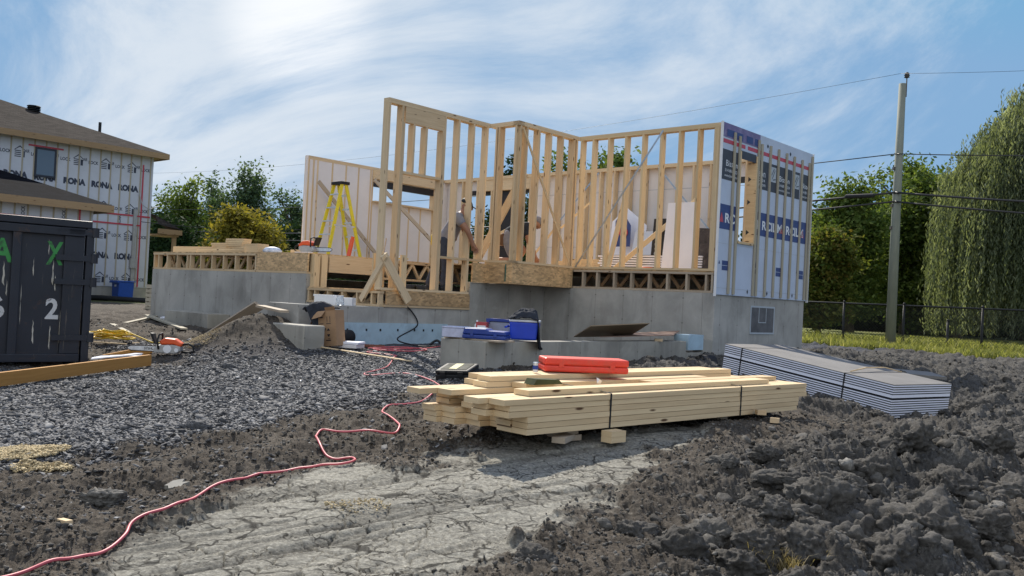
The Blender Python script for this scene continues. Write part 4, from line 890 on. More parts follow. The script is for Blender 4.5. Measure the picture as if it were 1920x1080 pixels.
f = B(); f.beam((-6.2, 3.2, 2.5), (-6.2, 5.3, .7), .038, .089, up=(0, 1, 1)); f.beam((-6.15, 4.8, 2.75), (-5.6, 7.3, .7), .038, .089, up=(0, 1, 1)); f.build('brace', M['spruce_grey'], house)
# crossed legs at the front corner of the entry
f = B(); f.beam((.08, .02, .60), (-.42, -.03, -.13), .038, .14, up=(1, 0, 1)); f.build('brace', M['spruce'], house)['label'] = 'left leg of the crossed boards at the entry corner'
f = B(); f.beam((.065, -.02, .60), (.10, .52, -.12), .038, .14, up=(0, 1, 1)); f.build('brace', M['spruce'], house)['label'] = 'right leg of the crossed boards at the entry corner'
for (x_, y_) in [(-.12, .10), (-.30, .14), (-.10, .55)]: g = B(); g.beam((x_, y_, ZE), (x_, y_, ZF-.0), .038, .12, up=(0, 1, 0)); g.build('post', M['spruce_pale'], house)

# ------------------------------------------------------------------ things in and on the house
def board(name, label, p0, p1, w, h, mat='spruce_pale', up=(0, 0, 1), group=None, cat='board'):
    c = (Vector(p0)+Vector(p1))/2; mb = MB(); mb.beam(Vector(p0)-c, Vector(p1)-c, w, h, up); o = mb.build(name, M[mat]); o.location = c
    return tag(o, label, cat, group)
def hboard(name, label, a, b_, w, h, mat='spruce_pale', up=(0, 0, 1), group=None, cat='board'):
    rot = Matrix.Rotation(TH, 3, 'Z'); return board(name, label, HL(*a), HL(*b_), w, h, mat, rot @ Vector(up), group, cat)
# lumber lying on the left deck
g_ = 'boards stacked on the left deck'
hboard('lumber_board', 'long pale board lying along the far left edge of the deck', (-7.3, .35, ZF+.075), (-5.6, .6, ZF+.075), .04, .14, cat='board')
for k in range(3): hboard('lumber_board', ['lowest', 'middle', 'highest'][k]+' long board in the wide base of the pile on the left deck', (-6.15, .3+.02*k, ZF+.022+.040*k), (-4.15+.1*k, .3-.02*k, ZF+.022+.040*k), .14, .037, group=g_)
hboard('lumber_board', 'short board on the left step of the deck pile', (-5.55, .3, ZF+.142), (-4.98, .32, ZF+.142), .14, .037, group=g_)
hboard('lumber_board', 'short board topping the left step of the deck pile', (-5.57, .29, ZF+.182), (-5.0, .32, ZF+.182), .14, .037, group=g_)
for k in range(4): hboard('lumber_board', ['lowest', 'second', 'third', 'topmost'][k]+' offcut of the highest little stack on the left deck pile', (-5.0+.02*k, .3-.01*k, ZF+.142+.04*k), (-4.42-.01*k, .3+.02*k, ZF+.142+.04*k), .2, .037, group='offcuts at the top of the deck pile')
mb = MB(); mb.box(-.22, .22, -.12, .12, 0, .17); o = mb.build('wood_block', M['spruce_pale']); o.location = HL(-3.95, .25, ZF+.001); o.rotation_euler = (0, 0, TH); tag(o, 'squat pale wood block right of the deck pile', 'block')
mb = MB(); mb.lathe([(.02, 0), (.15, .01), (.17, .05), (.12, .10), (.05, .12)], n=14, sx=1.1, sy=.7); o = mb.build('plastic_bag', M['bag'], smooth=True); o.location = HL(-3.5, .3, ZF); tag(o, 'small blue and white bag on the deck beside the squat wood block', 'bag')
# boards of the floor pile seen through the bay
for k in range(6):
    for j in range(2): hboard('lumber_board', '%s %s board of the floor pile behind the bay wall' % (['lowest', 'second', 'third', 'fourth', 'fifth', 'topmost'][k], ['front', 'rear'][j]), (-.6+.05*((k*3) % 4), 5.2+j*.15, ZF+.022+.04*k), (2.4-.08*((k*5) % 3), 5.2+j*.15, ZF+.022+.04*k), .14, .037, group='boards piled on the floor behind the bay')
for k in range(3): hboard('lumber_board', ['front', 'middle', 'rear'][k]+' board lying on the deck behind the entry opening', (-3.6, 4.2+.16*k, ZF+.02), (-.6, 4.15+.16*k, ZF+.02+.03*k), .14, .037, group='boards on the deck behind the entry')
# dark faced foam sheets lying on the floor
shg = 'foam sheets lying on the floor behind the front wall'
for k in range(7):
    t_ = thing('foam_sheet', '%s black faced foam sheet in the flat pile behind the front studs' % ['lowest', 'second lowest', 'third lowest', 'middle', 'third highest', 'second highest', 'topmost'][k], 'foam sheet', HL(1.8, 5.35, ZF+.003+.045*k), TH, shg)
    mb = MB(); mb.box(-1.15+.03*(k % 3), 1.12, -.5, .5, 0, .03); mb.build('foam_core', M['foam'], t_); mb = MB(); mb.box(-1.15+.03*(k % 3), 1.12, -.5, .5, .0305, .038); mb.build('facing', M['black_film'], t_)
def leaning(name, label, x, y, w, h, z0, lean, mat, th_=.03, cat='sheet', rz=0, top=None):
    mb = MB(); P_ = top or [(-w/2, 0), (w/2, 0), (w/2, h), (-w/2, h)]; mb.prism(P_, 0, th_, 'xz'); o = mb.build(name, M[mat]); o.location = HL(x, y, z0); o.rotation_euler = (-R(lean), 0, TH+rz); return tag(o, label, cat)
leaning('foam_sheet', 'white foam sheet standing upright behind the right half of the front wall', 2.45, 4.75, .62, 1.28, ZF, 7, 'foam')
leaning('foam_sheet', 'low wide white foam sheet behind the left studs of the front wall', 1.05, 6.5, 1.6, .85, ZF+.1, 12, 'wrap_grey')
leaning('foam_sheet', 'small white foam offcut beside the low wide sheet', 2.1, 6.4, .35, .52, ZF+.1, 12, 'wrap_grey')
q = leaning('foam_sheet', 'black foam sheet with pale lettering leaning behind the front wall', 1.98, 4.9, .36, 1.0, ZF, 5, 'black_film')
mb = MB(); put_text(mb, 'NOVO', (-.06, -.004, .48), (0, 0, -1), (1, 0, 0), .11, .36, .02); mb.build('lettering', M['ink_grey'], q)
q = leaning('insulation_bale', 'brown black insulation batt slumped in the corner by the wrapped wall', 3.02, 4.85, .85, .9, ZF, 8, 'batt', .12, cat='insulation', top=[(-.45, 0), (.28, 0), (.30, .5), (.24, .88), (.05, .80), (-.3, .82), (-.36, .60)])
leaning('foam_sheet', 'dark leaning offcut against the corner studs', 3.33, 4.72, .3, 1.4, ZF, 4, 'ink_dark', .02, rz=.0, top=[(-.12, 0), (.12, 0), (.14, 1.35), (-.02, .6)])
leaning('foam_sheet', 'foam sheet with a blue and red print standing behind the bay', -.15, 6.9, .9, 1.5, ZF, 6, 'foam', top=[(-.45, 0), (.45, 0), (.45, 1.1), (-.1, 1.5), (-.45, 1.2)])
mb = MB(); mb.prism([(-.2, 0), (.2, .0), (.2, .45), (-.02, .75), (-.2, .55)], 0, .01, 'xz'); o = mb.build('printed_film', M['ink_navy']); o.location = HL(-.1, 6.72, 1.25); o.rotation_euler = (0, 0, TH); tag(o, 'loose blue film with a red mark hanging behind the bay', 'film')
mb = MB(); mb.lathe([(.0, 0), (.11, .0), (.11, .008), (0, .008)], n=16); m2 = mb.build('red_mark', M['ink_red'], o); m2.location = (.03, -.01, .30); m2.rotation_euler = (R(90), 0, 0)
hboard('lath', 'thin sloping lath in front of the patio opening', (-2.6, 6.2, 1.75), (-4.4, 6.6, 1.25), .02, .07, 'spruce_pale', cat='lath')
hboard('lath', 'upper thin slanting lath behind the bay studs', (.3, 5.0, 2.0), (-.1, 4.6, 1.45), .02, .04, 'spruce_pale', cat='lath')
hboard('lath', 'lower thin slanting lath behind the bay studs', (-.2, 4.6, 1.5), (-.75, 4.4, .75), .02, .04, 'spruce_pale', cat='lath')
mb = MB(); mb.tube([(math.cos(a)*.11*(1+.1*math.sin(3*a)), math.sin(a)*.08, .02+.012*k) for k in range(3) for a in np.linspace(0, 6.28, 18)], .011, 6); o = mb.build('air_hose', M['orange'], smooth=True); o.location = HL(2.05, 4.42, ZF+.01); tag(o, 'coiled orange hose on the floor by the black foam sheet', 'hose')

# ------------------------------------------------------------------ stepladder
lad = thing('stepladder', 'yellow fibreglass stepladder with aluminium rungs on the left deck', 'ladder', HL(-5.45, 3.25, ZF), R(-46))
Hh = 1.80
def rail(xb, yb, xt, yt, name='rail'):
    mb = MB(); mb.beam((xb, yb, 0), (xt, yt, Hh-.04), .028, .075, up=(0, 1, 0)); return mb.build(name, M['yellow'], lad)
for s_ in (-1, 1): rail(s_*.27, -.42, s_*.16, -.05)
for s_ in (-1, 1): rail(s_*.24, .52, s_*.15, .06)
for k in range(1, 6):
    z_ = .305*k; tt = z_/Hh; mb = MB(); hw = .27-.11*tt; mb.box(-hw, hw, -.42+.37*tt-.04, -.42+.37*tt+.04, z_-.012, z_+.012); mb.build('rung', M['alu'], lad)
    mb = MB(); hw = .24-.09*tt; mb.box(-hw, hw, .52-.46*tt-.015, .52-.46*tt+.015, z_-.02, z_+.02); mb.build('rear_bar', M['alu'], lad)
mb = MB(); mb.box(-.20, .20, -.11, .13, Hh-.05, Hh+.02); mb.build('top_cap', M['black_plastic'], lad, bevel=.01)
for s_ in (-1, 1): mb = MB(); mb.beam((s_*.235, -.25, .82), (s_*.22, .30, .82), .004, .03); mb.build('spreader', M['alu'], lad)
mb = MB(); put_text(mb, 'FIBERGLASS', (-.2545+.018-.012, -.31, .56), (.05, .22, .97), (-.0, -.97, .22), .035, .34, .02)
mb.build('lettering', M['ink_black'], lad)
# clutter at the foot of the ladder
hboard('level', 'dark straight lath leaning beside the ladder', (-3.7, 3.2, 1.15), (-3.2, 2.7, ZF+.02), .02, .04, 'darkwood', cat='lath')
def chainsaw(label, loc, rot, s=1.0):
    c = thing('chainsaw', label, 'chainsaw', loc, rot=rot); c.scale = (s, s, s)
    mb = MB(); mb.prism([(-.17, .03), (.13, .02), (.20, .06), (.20, .13), (.10, .15), (-.12, .14), (-.18, .09)], -.09, .09, 'xz'); mb.build('engine_housing', M['grey_plastic'], c, bevel=.015)
    mb = MB(); mb.prism([(-.08, .145), (.10, .155), (.205, .12), (.22, .17), (.12, .235), (-.02, .245), (-.10, .20)], -.085, .085, 'xz'); mb.build('top_cover', M['orange'], c, bevel=.02)
    mb = MB(); mb.tube([(-.10, -.10, .08), (-.115, -.12, .20), (-.10, -.09, .29), (-.08, 0, .31), (-.10, .09, .28), (-.11, .10, .12)], .013, 8); mb.build('front_handle', M['black_plastic'], c, smooth=True)
    mb = MB(); mb.prism([(-.17, .15), (-.145, .15), (-.20, .30), (-.24, .31), (-.225, .27)], -.07, .07, 'xz'); mb.build('hand_guard', M['black_plastic'], c, bevel=.005)
    mb = MB(); mb.tube([(.20, 0, .15), (.29, 0, .17), (.36, 0, .13), (.37, 0, .06), (.30, 0, .04), (.20, 0, .05)], .017, 8); mb.build('rear_handle', M['black_plastic'], c, smooth=True)
    mb = MB(); pr = [(-.15, .04), (-.50, .045), (-.545, .06), (-.56, .08), (-.545, .10), (-.50, .115), (-.15, .12)]; mb.prism(pr, -.003, .003, 'xz'); bar = mb.build('guide_bar', M['alu'], c)
    mb = MB(); ch = [Vector((p[0], 0, p[1])) for p in pr]; mb.tube(ch, .007, 6); mb.build('chain', M['iron'], bar)
    mb = MB(); put_text(mb, 'STIHL', (-.26, -.004, .08), (1, 0, 0), (0, 0, 1), .035, .13, .03); mb.build('lettering', M['ink_black'], bar)
    mb = MB(); mb.lathe([(.001, 0), (.03, .0), (.03, .02), (.001, .02)], n=14); cp_ = mb.build('fuel_cap', M['white_plastic'], c, bevel=.004); cp_.location = (.15, -.09, .075); cp_.rotation_euler = (R(90), 0, 0)
    mb = MB(); mb.lathe([(.001, 0), (.06, .0), (.055, .012), (.001, .014)], n=18); cp_ = mb.build('starter_cover', M['white_plastic'], c); cp_.location = (.02, -.09, .085); cp_.rotation_euler = (R(90), 0, 0)
    return c
chainsaw('orange and black chainsaw on the deck at the foot of the ladder', HL(-2.55, .45, ZF+.01), (0, 0, TH+R(192)), .95)
hboard('scrap_sheet', 'pale rounded board offcut on the deck left of the deck chainsaw', (-3.0, .4, ZF+.04), (-2.68, .45, ZF+.04), .1, .07, cat='offcut')
hboard('saw_guard', 'white scrap under the deck chainsaw', (-2.6, .2, ZF+.012), (-2.15, .2, ZF+.012), .06, .02, 'foam', cat='scrap')
# red nailer and level between the ladder and the studs
o = hboard('pry_bar', 'thin steel bar lying on the deck right of the ladder', (-2.25, 2.0, ZF+.03), (-2.0, 2.3, ZF+.10), .02, .02, 'alu', cat='bar')
mb = MB(); mb.tube([(0, 0, 0), (.1, .02, .02), (.22, 0, .03), (.34, -.05, .01), (.5, -.02, .0), (.62, .02, .01)], .012, 6); o = mb.build('yellow_cord', M['rope'], smooth=True); o.location = HL(-2.1, 1.6, ZF+.02); o.rotation_euler = (0, 0, .2); tag(o, 'yellow cord lying on the deck right of the ladder', 'cord')
mb = MB(); mb.box(-.05, .05, -.02, .02, 0, .5); mb.box(-.03, .03, -.025, .025, .5, .56); o = mb.build('level', M['orange']); o.location = HL(-4.6, 2.9, ZF); o.rotation_euler = (R(-10), R(3), TH); tag(o, 'orange level standing behind the front rungs of the ladder', 'level')

# ------------------------------------------------------------------ neighbouring house (left)
# local frame: origin at its right-hand corner, x out of the printed wall, y along the wall away from camera
NH = thing('wrapped_house', 'two storey house wrapped in printed white foam with a brown shingled hip roof', 'house', (-15.05, 37.0, -.95), TH)
NO = (0, 0, .95)
def NB(): return MB(NO)
f = NB(); f.box(-9, -.02, -12, -.0, -1.3, -.28); f.build('foundation', M['concrete'], NH)
f = NB(); f.box(-9, 0, -12, 0, -.28, 5.15); nw = f.build('wall', M['wrap_grey'], NH)
f = NB(); yy = -.12
while yy > -10: f.beam((.012, yy, -.25), (.012, yy, 5.1), .05, .02, up=(1, 0, 0)); yy -= .41
f.build('furring', M['strapping'], nw); 
# roof: eave overhang .55, hip
ez, rz_, ov = 5.12, 7.0, .45; C0 = (ov, ov); hr = 4.6
A_ = [(ov, ov, ez), (ov, -13, ez), (-9-ov, -13, ez), (-9-ov, ov, ez), (-4.5, -4.5, rz_), (-4.5, -9, rz_)]
def sloped(mbx, P, F, v_axis):
    for fc in F:
        pts = [Vector(P[k]) for k in fc]; n_ = (pts[1]-pts[0]).cross(pts[2]-pts[0]).normalized(); h_ = Vector((0, 0, 1)).cross(n_).normalized(); u_ = n_.cross(h_)
        mbx.add(pts, [list(range(len(pts)))], [[(p.dot(h_), p.dot(u_)) for p in pts]])
f = NB(); sloped(f, [(p[0], p[1], p[2]+.16) for p in A_], [(1, 0, 4, 5), (0, 3, 4), (3, 2, 5, 4), (2, 1, 5)], 0); f.build('roof', M['shingle_brown'], NH)
f = NB(); f.box(ov-.03, ov, -13, ov, ez-.06, ez+.16); f.box(-9-ov, ov-.033, ov-.03, ov, ez-.06, ez+.16); fc_ = f.build('fascia', M['fascia'], NH)
f = NB(); f.box(-9-ov, ov-.035, -13, ov-.035, ez+.0, ez+.01)
yy = .3
f.build('soffit', M['fascia'], NH)
f = NB(); f.lathe([(.14, 0), (.14, .32)], (-3.45, -3.5, rz_-.55), 12)
for k in range(4): f.lathe([(.15, .24+.07*k), (.27, .26+.07*k), (.24, .29+.07*k), (.15, .295+.07*k)], (-3.45, -3.5, rz_-.55), 12)
f.build('roof_vent', M['black_plastic'], NH)
f = NB(); f.lathe([(.06, 0), (.06, .55)], (-2.5, -1.2, 6.05), 10); f.build('vent_pipe', M['black_plastic'], NH)
# window
f = NB(); f.box(.0, .06, -4.62, -3.86, 3.72, 4.83); wf = f.build('window', M['ink_navy_frame'], NH)
f = NB(); f.box(.06, .065, -4.55, -3.93, 3.80, 4.75); f.build('pane', M['glass'], wf)
f = NB(); f.box(.0, .03, -4.85, -3.6, 4.84, 4.90); f.build('red_tape', M['ink_red'], nw)
# printing
on, yd_, zd_ = Vector((.004, 0, 0)), Vector((0, 1, 0)), Vector((0, 0, 1))
f = NB(); g = NB()
for row in (3.72, .95):
    for k in range(9):
        c_ = -1.0-1.06*k
        if c_+.4 > -.25: continue
        if row > 3 and -4.9 < c_ < -3.7:
            pass
        put_text(f, 'RONA', (.004, c_, row), yd_, zd_, .26, .84, .07)
def emblem(mbx, c, z, s=.42):
    o = Vector((.004, c, z)); flat_poly(mbx, [(-s*.5, 0), (0, s*.42), (s*.5, 0), (s*.40, 0), (0, s*.30), (-s*.40, 0)], o, yd_, zd_)
    for k in range(4): flat_rect(mbx, -s*.42, s*.1, -.07*k*s/.42-.045*s/.42, -.07*k*s/.42-.01, o, yd_, zd_)
    flat_rect(mbx, s*.2, s*.42, -.25*s/.42, -.02, o, yd_, zd_)
for row in (4.62, 2.93, 1.86, .12):
    for k in range(9):
        c_ = -.9-1.06*k; emblem(f, c_, row)
        put_text(f, 'AIR', (.004, c_+.26, row+.0), yd_, zd_, .12, .16, .02); flat_rect(f, c_+.2, c_+.36, row-.17, row-.13, on, yd_, zd_) if False else None
        if c_ < -.95 or True: put_text(f, 'LOCK', (.004, c_+.58, row-.08), yd_, zd_, .13, .38, .03) if c_+.8 < -.05 else None
for k in range(7): put_text(f, 'RONA', (.004, -1.3-1.3*k, 2.42), zd_, -yd_, .13, .34, .03)
f.build('lettering', M['ink_slate'], nw)
f = NB()
flat_rect(f, -10, -.05, 2.60, 2.66, Vector((.026, 0, 0)), yd_, zd_); flat_rect(f, -10, -.4, 2.22, 2.28, Vector((.026, 0, 0)), yd_, zd_); flat_rect(f, -.46, -.40, -.25, 4.75, Vector((.027, 0, 0)), yd_, zd_); flat_rect(f, -6.75, -6.69, 2.2, 5.1, Vector((.027, 0, 0)), yd_, zd_)
f.build('red_tape', M['ink_red'], nw)
f = NB(); f.box(.02, .10, -.75, -.63, -.2, 2.9); f.box(.02, .16, -.82, -.56, .5, .9); f.tube([(.1, -.6, 3.6), (.15, -.45, 3.1), (.2, -.2, 2.95), (.2, .2, 3.1)], .02, 6); f.build('service_mast', M['grey_plastic'], NH)
# porch at its far side
f = NB(); P3 = [(.6, 0.2, 2.55), (1.3, 2.4, 2.1), (-.5, 2.8, 2.1), (-.5, .2, 2.8)]
sloped(f, [(.25, .05, 2.75), (.6, .05, 2.35), (.6, 1.1, 2.2), (-.6, 1.1, 2.2), (-.6, .05, 2.9)], [(0, 1, 2), (0, 2, 3, 4)], 0); f.build('porch_roof', M['shingle_brown'], NH)
f = NB(); f.box(.56, .6, .05, 1.1, 1.98, 2.18); f.box(-.6, .555, 1.05, 1.1, 1.98, 2.18); f.box(-.6, .5, .05, 1.0, 1.9, 1.97); f.build('porch_fascia', M['fascia'], NH)
f = NB(); f.box(.30, .44, .80, .94, -.8, 1.9); f.build('porch_post', M['fascia'], NH)
# low garage in front
G0 = (3.9, -4.0)   # right-hand corner of the garage in this frame
f = NB(); f.box(-.0, G0[0], -14, G0[1], -1.2, 2.45); gw = f.build('garage_wall', M['wrap_grey'], NH)
f = NB(); yy = G0[1]-.1
while yy > -10: f.beam((G0[0]+.012, yy, -.25), (G0[0]+.012, yy, 2.4), .05, .02, up=(1, 0, 0)); yy -= .41
f.build('furring', M['strapping'], gw)
f = NB(); flat_rect(f, -12, G0[1]-.02, 1.92, 1.98, Vector((G0[0]+.026, 0, 0)), yd_, zd_); flat_rect(f, G0[1]-.5, G0[1]-.44, 0, 2.4, Vector((G0[0]+.027, 0, 0)), yd_, zd_); f.build('red_tape', M['ink_red'], gw)
f = NB()
for k in range(5): put_text(f, 'LOCK', (G0[0]+.004, G0[1]-1.0-1.3*k, 2.12), zd_, -yd_, .12, .36, .03)
f.build('lettering', M['ink_slate'], gw)
ex, ey, gz = G0[0]+.5, G0[1]+.5, 2.45
P4 = [(ex, ey, gz), (ex, -15, gz), (0.0, -15, gz+1.45), (0.0, ey-3.4, gz+1.45), (-.0, ey, gz)]
f = NB(); sloped(f, [(p[0], p[1], p[2]+.13) for p in P4], [(1, 0, 3, 2), (0, 4, 3)], 0); f.build('garage_roof', M['shingle_black'], NH)
f = NB(); f.box(ex-.03, ex, -15, ey, gz-.12, gz+.13); f.box(0, ex-.033, ey-.03, ey, gz-.12, gz+.13); f.box(0.0, ex-.035, -15, ey-.035, gz, gz+.01); f.build('garage_fascia', M['fascia'], NH)
# wheelie bin and pipes at that wall
def at_ground(px, py): return GP(px, py)
bin_ = thing('recycling_bin', 'blue plastic wheeled bin standing against the printed house wall', 'bin', (-15.9+.55, 35.4, -.93), TH)
mb = MB(); mb.prism([(-.26, 0), (.26, 0), (.33, .85), (-.33, .85)], -.3, .3, 'xz'); mb.build('body', M['bin_blue'], bin_, bevel=.03)
mb = MB(); mb.box(-.36, .36, -.36, .34, .852, .90); mb.box(-.38, .38, -.38, -.33, .80, .87); mb.build('lid', M['bin_blue'], bin_, bevel=.012)
for s_ in (-1, 1): mb = MB(); mb.tube([(s_*.30, .25, .12), (s_*.36, .25, .12)], .12, 16); mb.build('wheel', M['rubber'], bin_)
mb = MB(); mb.box(-.07, .09, -.305, -.301, .66, .74); mb.build('sticker', M['white_plastic'], bin_)
mb = MB(); mb.tube([(-3, 0, .0), (-1.5, .1, .05), (0, -.05, .02), (1.6, .1, .06), (3, 0, .0)], .11, 10); o = mb.build('drain_pipe', M['black_plastic'], smooth=True); o.location = (-14.3, 34.6, -.78); o.rotation_euler = (0, 0, R(10)); tag(o, 'black drain pipe lying on the ground below the blue bin', 'pipe')
mb = MB(); mb.box(-.3, .3, -.2, .2, 0, .07); o = mb.build('foam_scrap', M['foam']); o.location = (-16.2, 33.3, -.88); tag(o, 'white scrap on the ground beside the dumpster edge', 'scrap')
# stacked pallets showing behind the left foundation end
for k in range(6):
    mb = MB()
    for j in range(3): mb.box(-.6, .6, -.5+.45*j, -.4+.45*j, 0, .09)
    for j in range(6): mb.box(-.6+.22*j, -.5+.22*j, -.5, .5, .092, .11)
    o = mb.build('pallet', M['strapping']); o.location = (-9.95, 26.3, -.83+.125*k); o.rotation_euler = (0, 0, TH); tag(o, ['lowest', 'second', 'third', 'fourth', 'fifth', 'topmost'][k]+' grey pallet of the stack behind the left foundation corner', 'pallet', group='pallets stacked behind the foundation')

# ------------------------------------------------------------------ dumpster
DP = thing('dumpster', 'dark navy steel dumpster with green and white painted letters at the left edge', 'dumpster', (-5.43, 11.37, -1.16), TH-R(9))
# x: out of door face ; y: along face (0 = right edge, negative nearer)
Hd = 1.88
f = MB(); f.box(-5.5, -.06, -2.44, 0, .16, Hd-.02); f.box(-5.5, -.06, -2.44, 0, Hd-.02, Hd-.018)
f.build('body', M['dumpster'], DP)
f = MB(); f.box(-.055, .0, -2.42, -.02, .10, Hd-.1); dr = f.build('door', M['dumpster'], DP, bevel=.006)
f = MB()
for y_ in (-.78, -1.5, -2.1): f.box(.0, .05, y_-.05, y_+.05, .15, Hd-.12)
f.box(.0, .06, -2.42, -.02, Hd-.2, Hd-.1); f.box(0, .06, -2.42, -.02, .10, .20); f.box(0, .035, -.25, -.02, .2, Hd-.2)
f.build('door_rib', M['dumpster'], dr, bevel=.008)
f = MB(); f.box(-5.5, .05, -2.5, .06, Hd-.09, Hd+.0); f.box(-.06, .05, -.0, .09, .05, Hd-.09); f.box(-5.5, -.06, .001, .07, .04, .16); f.build('frame', M['dumpster'], DP, bevel=.01)
for z_ in (.35, 1.05, 1.35, 1.68): f = MB(); f.tube([(.04, .10, z_), (.04, .10, z_+.12)], .045, 10); f.box(.03, .06, -.35, .10, z_+.02, z_+.09); f.build('hinge', M['dumpster'], DP)
f = MB()
f.box(-5.4, -.1, -2.2, -2.0, .0, .157); f.box(-5.4, -.1, -.4, -.2, .0, .157); f.build('skid', M['iron'], DP)
f = MB(); put_text(f, 'X', (.004, -.35, 1.45), yd_, zd_, .29, .19, .03); put_text(f, 'A', (.004, -.93, 1.45), yd_, zd_, .29, .24, .03); put_text(f, 'M', (.004, -2.2, 1.37), yd_, zd_, .42, .36, .03) if False else None
f.build('painted_letters', M['green_paint'], dr)
f = MB(); put_text(f, '2', (.004, -.35, .76), yd_, zd_, .26, .15, .03); put_text(f, '6', (.004, -.95, .76), yd_, zd_, .26, .16, .03); f.build('painted_numbers', M['white_paint'], dr)
f = MB()
for (y_, z_, w_, h_) in [(-.36, 1.05, .03, .32), (-.33, .98, .02, .2), (-.58, 1.15, .02, .25), (-.36, .25, .03, .3), (-.25, .3, .015, .45), (-.90, 1.02, .035, .30), (-.86, .9, .02, .2), (-1.1, 1.12, .02, .22), (-1.07, 1.02, .03, .1), (-.42, 1.42, .015, .2), (-.8, .2, .05, .22), (-.55, .32, .03, .3), (-1.5, 1.3, .04, .1), (-.7, .55, .015, .5), (-1.12, 1.5, .012, .12), (-.74, .62, .02, .16), (-1.0, .3, .012, .15), (-1.2, 1.6, .015, .08)]:
    n_ = 7; pl = [(y_+w_*(.35*rng.random()+.1*(k < 4)), z_+h_*k/n_) for k in range(n_)]+[(y_-w_*(.35*rng.random()+.1*(k > 3)), z_+h_*(n_-k)/n_) for k in range(n_)]
    flat_poly(f, pl, (.003, 0, 0), yd_, zd_)
f.build('paint_drip', M['drip'], dr)
f = MB(); f.tube([(.06, -1.25+math.cos(a)*.07, .36+math.sin(a)*.07) for a in np.linspace(0, 6.28, 16)], .012, 6); f.build('lifting_ring', M['iron'], dr)

# ------------------------------------------------------------------ beam, rope, debris at left
p0, p1 = GP(280, 690), GP(0, 730); d_ = (p1-p0).normalized(); p1 = p0+d_*4.0
mb = MB(); zc_ = .075; mb.beam(Vector((0, 0, .075)), Vector(p1-p0)+Vector((0, 0, .075)), .045, .135); o = mb.build('laminated_beam', M['lvl']); o.location = p0+Vector((-.02, .05, .02)); tag(o, 'orange laminated timber beam lying on edge along the gravel', 'beam')
# second beam just behind the saw
a = GP(280, 668); b_ = GP(190, 680); mb = MB(); mb.beam((0, 0, .09), Vector(b_-a)*1.0+Vector((0, 0, .05)), .045, .10); o = mb.build('laminated_beam', M['lvl']); o.location = a+Vector((0, .05, .0)); tag(o, 'short orange beam offcut behind the ground chainsaw', 'beam')
mb = MB(); mb.prism([(0, 0), (.2, .03), (.45, .06), (.6, .10), (.5, .12), (.3, .07), (.1, .09), (0, .05)], 0, .012); o = mb.build('foil_sheet', M['foam']); p = GP(185, 690); o.location = p+Vector((-.1, .0, .1)); o.rotation_euler = (.3, -.1, .1); tag(o, 'crumpled white foam strip lying behind the laminated beam', 'scrap')
mb = MB(); mb.prism([(0, 0), (.2, .03), (.4, .01), (.38, .08), (.2, .07), (0, .06)], 0, .012); o = mb.build('foil_sheet', M['wrap_grey']); p = GP(205, 680); o.location = p+Vector((0, .0, .06)); o.rotation_euler = (.4, -.05, .25); tag(o, 'grey foil strip lying between the two orange beams', 'scrap')
ps = GP(316, 668); chainsaw('orange and white chainsaw lying on the gravel at the end of the orange beam', (ps.x-.02, ps.y, ps.z+.02), (0, 0, R(6)), .92)
pr_ = GP(212, 645); mb = MB(); pts = []
for k in range(9):
    r_ = .13+.09*rng.random(); cx_, cy_ = (rng.random()-.5)*.28, (rng.random()-.5)*.12
    pts += [(cx_+math.cos(a)*r_*1.2, cy_+math.sin(a)*r_*.7, .04+.03*k/2+.03*rng.random()) for a in np.linspace(0, 6.28, 14)]
pts += [(.6, -.05, .03), (1.0, -.12, .02), (1.4, -.05, .03)]
mb.tube(pts, .011, 5); o = mb.build('rope', M['rope'], smooth=True); o.location = pr_+Vector((0, 0, .03)); tag(o, 'tangled heap of yellow rope on the dirt beside the dumpster', 'rope')
def drop(name, label, a, b_, w, h, mat='strapping', cat='board', za=.04, zb_=.04, up=(0, 0, 1), grp=None):
    A1, B1 = GP(*a), GP(*b_); A1.z += za; B1.z += zb_; return board(name, label, A1, B1, w, h, mat, up, grp, cat)
drop('scrap_board', 'short pale stick on the dirt between the dumpster and the foundation', (210, 612), (240, 628), .09, .03)
drop('scrap_board', 'long thin board on the dirt running toward the low footing', (235, 608), (300, 600), .09, .03, za=.02, zb_=.1)
drop('scrap_board', 'board sloping down beside the white tarp at the left foundation', (276, 600), (345, 622), .12, .03, 'strapping', za=.1, zb_=.05)
mb = MB(); mb.prism([(0, 0), (.5, -.12), (1.0, -.42), (1.05, -.30), (.55, .02), (.1, .10)], 0, .04); o = mb.build('tarp', M['foam']); p = GP(300, 605); o.location = p+Vector((0, 0, .08)); o.rotation_euler = (.3, .1, 0); tag(o, 'folded white foam strip lying in the hollow below the left foundation', 'scrap')
mb = MB(); mb.prism([(0, 0), (.5, -.12), (1.1, -.42), (1.15, -.2), (.55, .12), (.1, .15)], 0, .06); o = mb.build('tarp', M['black_film']); p = GP(305, 602); o.location = p+Vector((0, .12, .06)); o.rotation_euler = (.3, .1, 0); tag(o, 'black plastic sheet bunched in the hollow below the left foundation', 'plastic sheet')
# plank on the heap
A1 = GP(392, 634); A1.z += .02; top_ = PD(486, 572, A1.y-.6); board('plank', 'grey plank sloping up the dirt heap to the foundation', A1, top_, .035, .20, 'spruce_grey', (-.3, -.75, .6), None, 'plank')
A1 = PD(488, 574, 13.3); B1 = PD(533, 584, 12.9); board('plank', 'short dark edged plank on top of the dirt heap', A1, B1, .16, .035, 'spruce_grey', (0, 0, 1), None, 'plank')
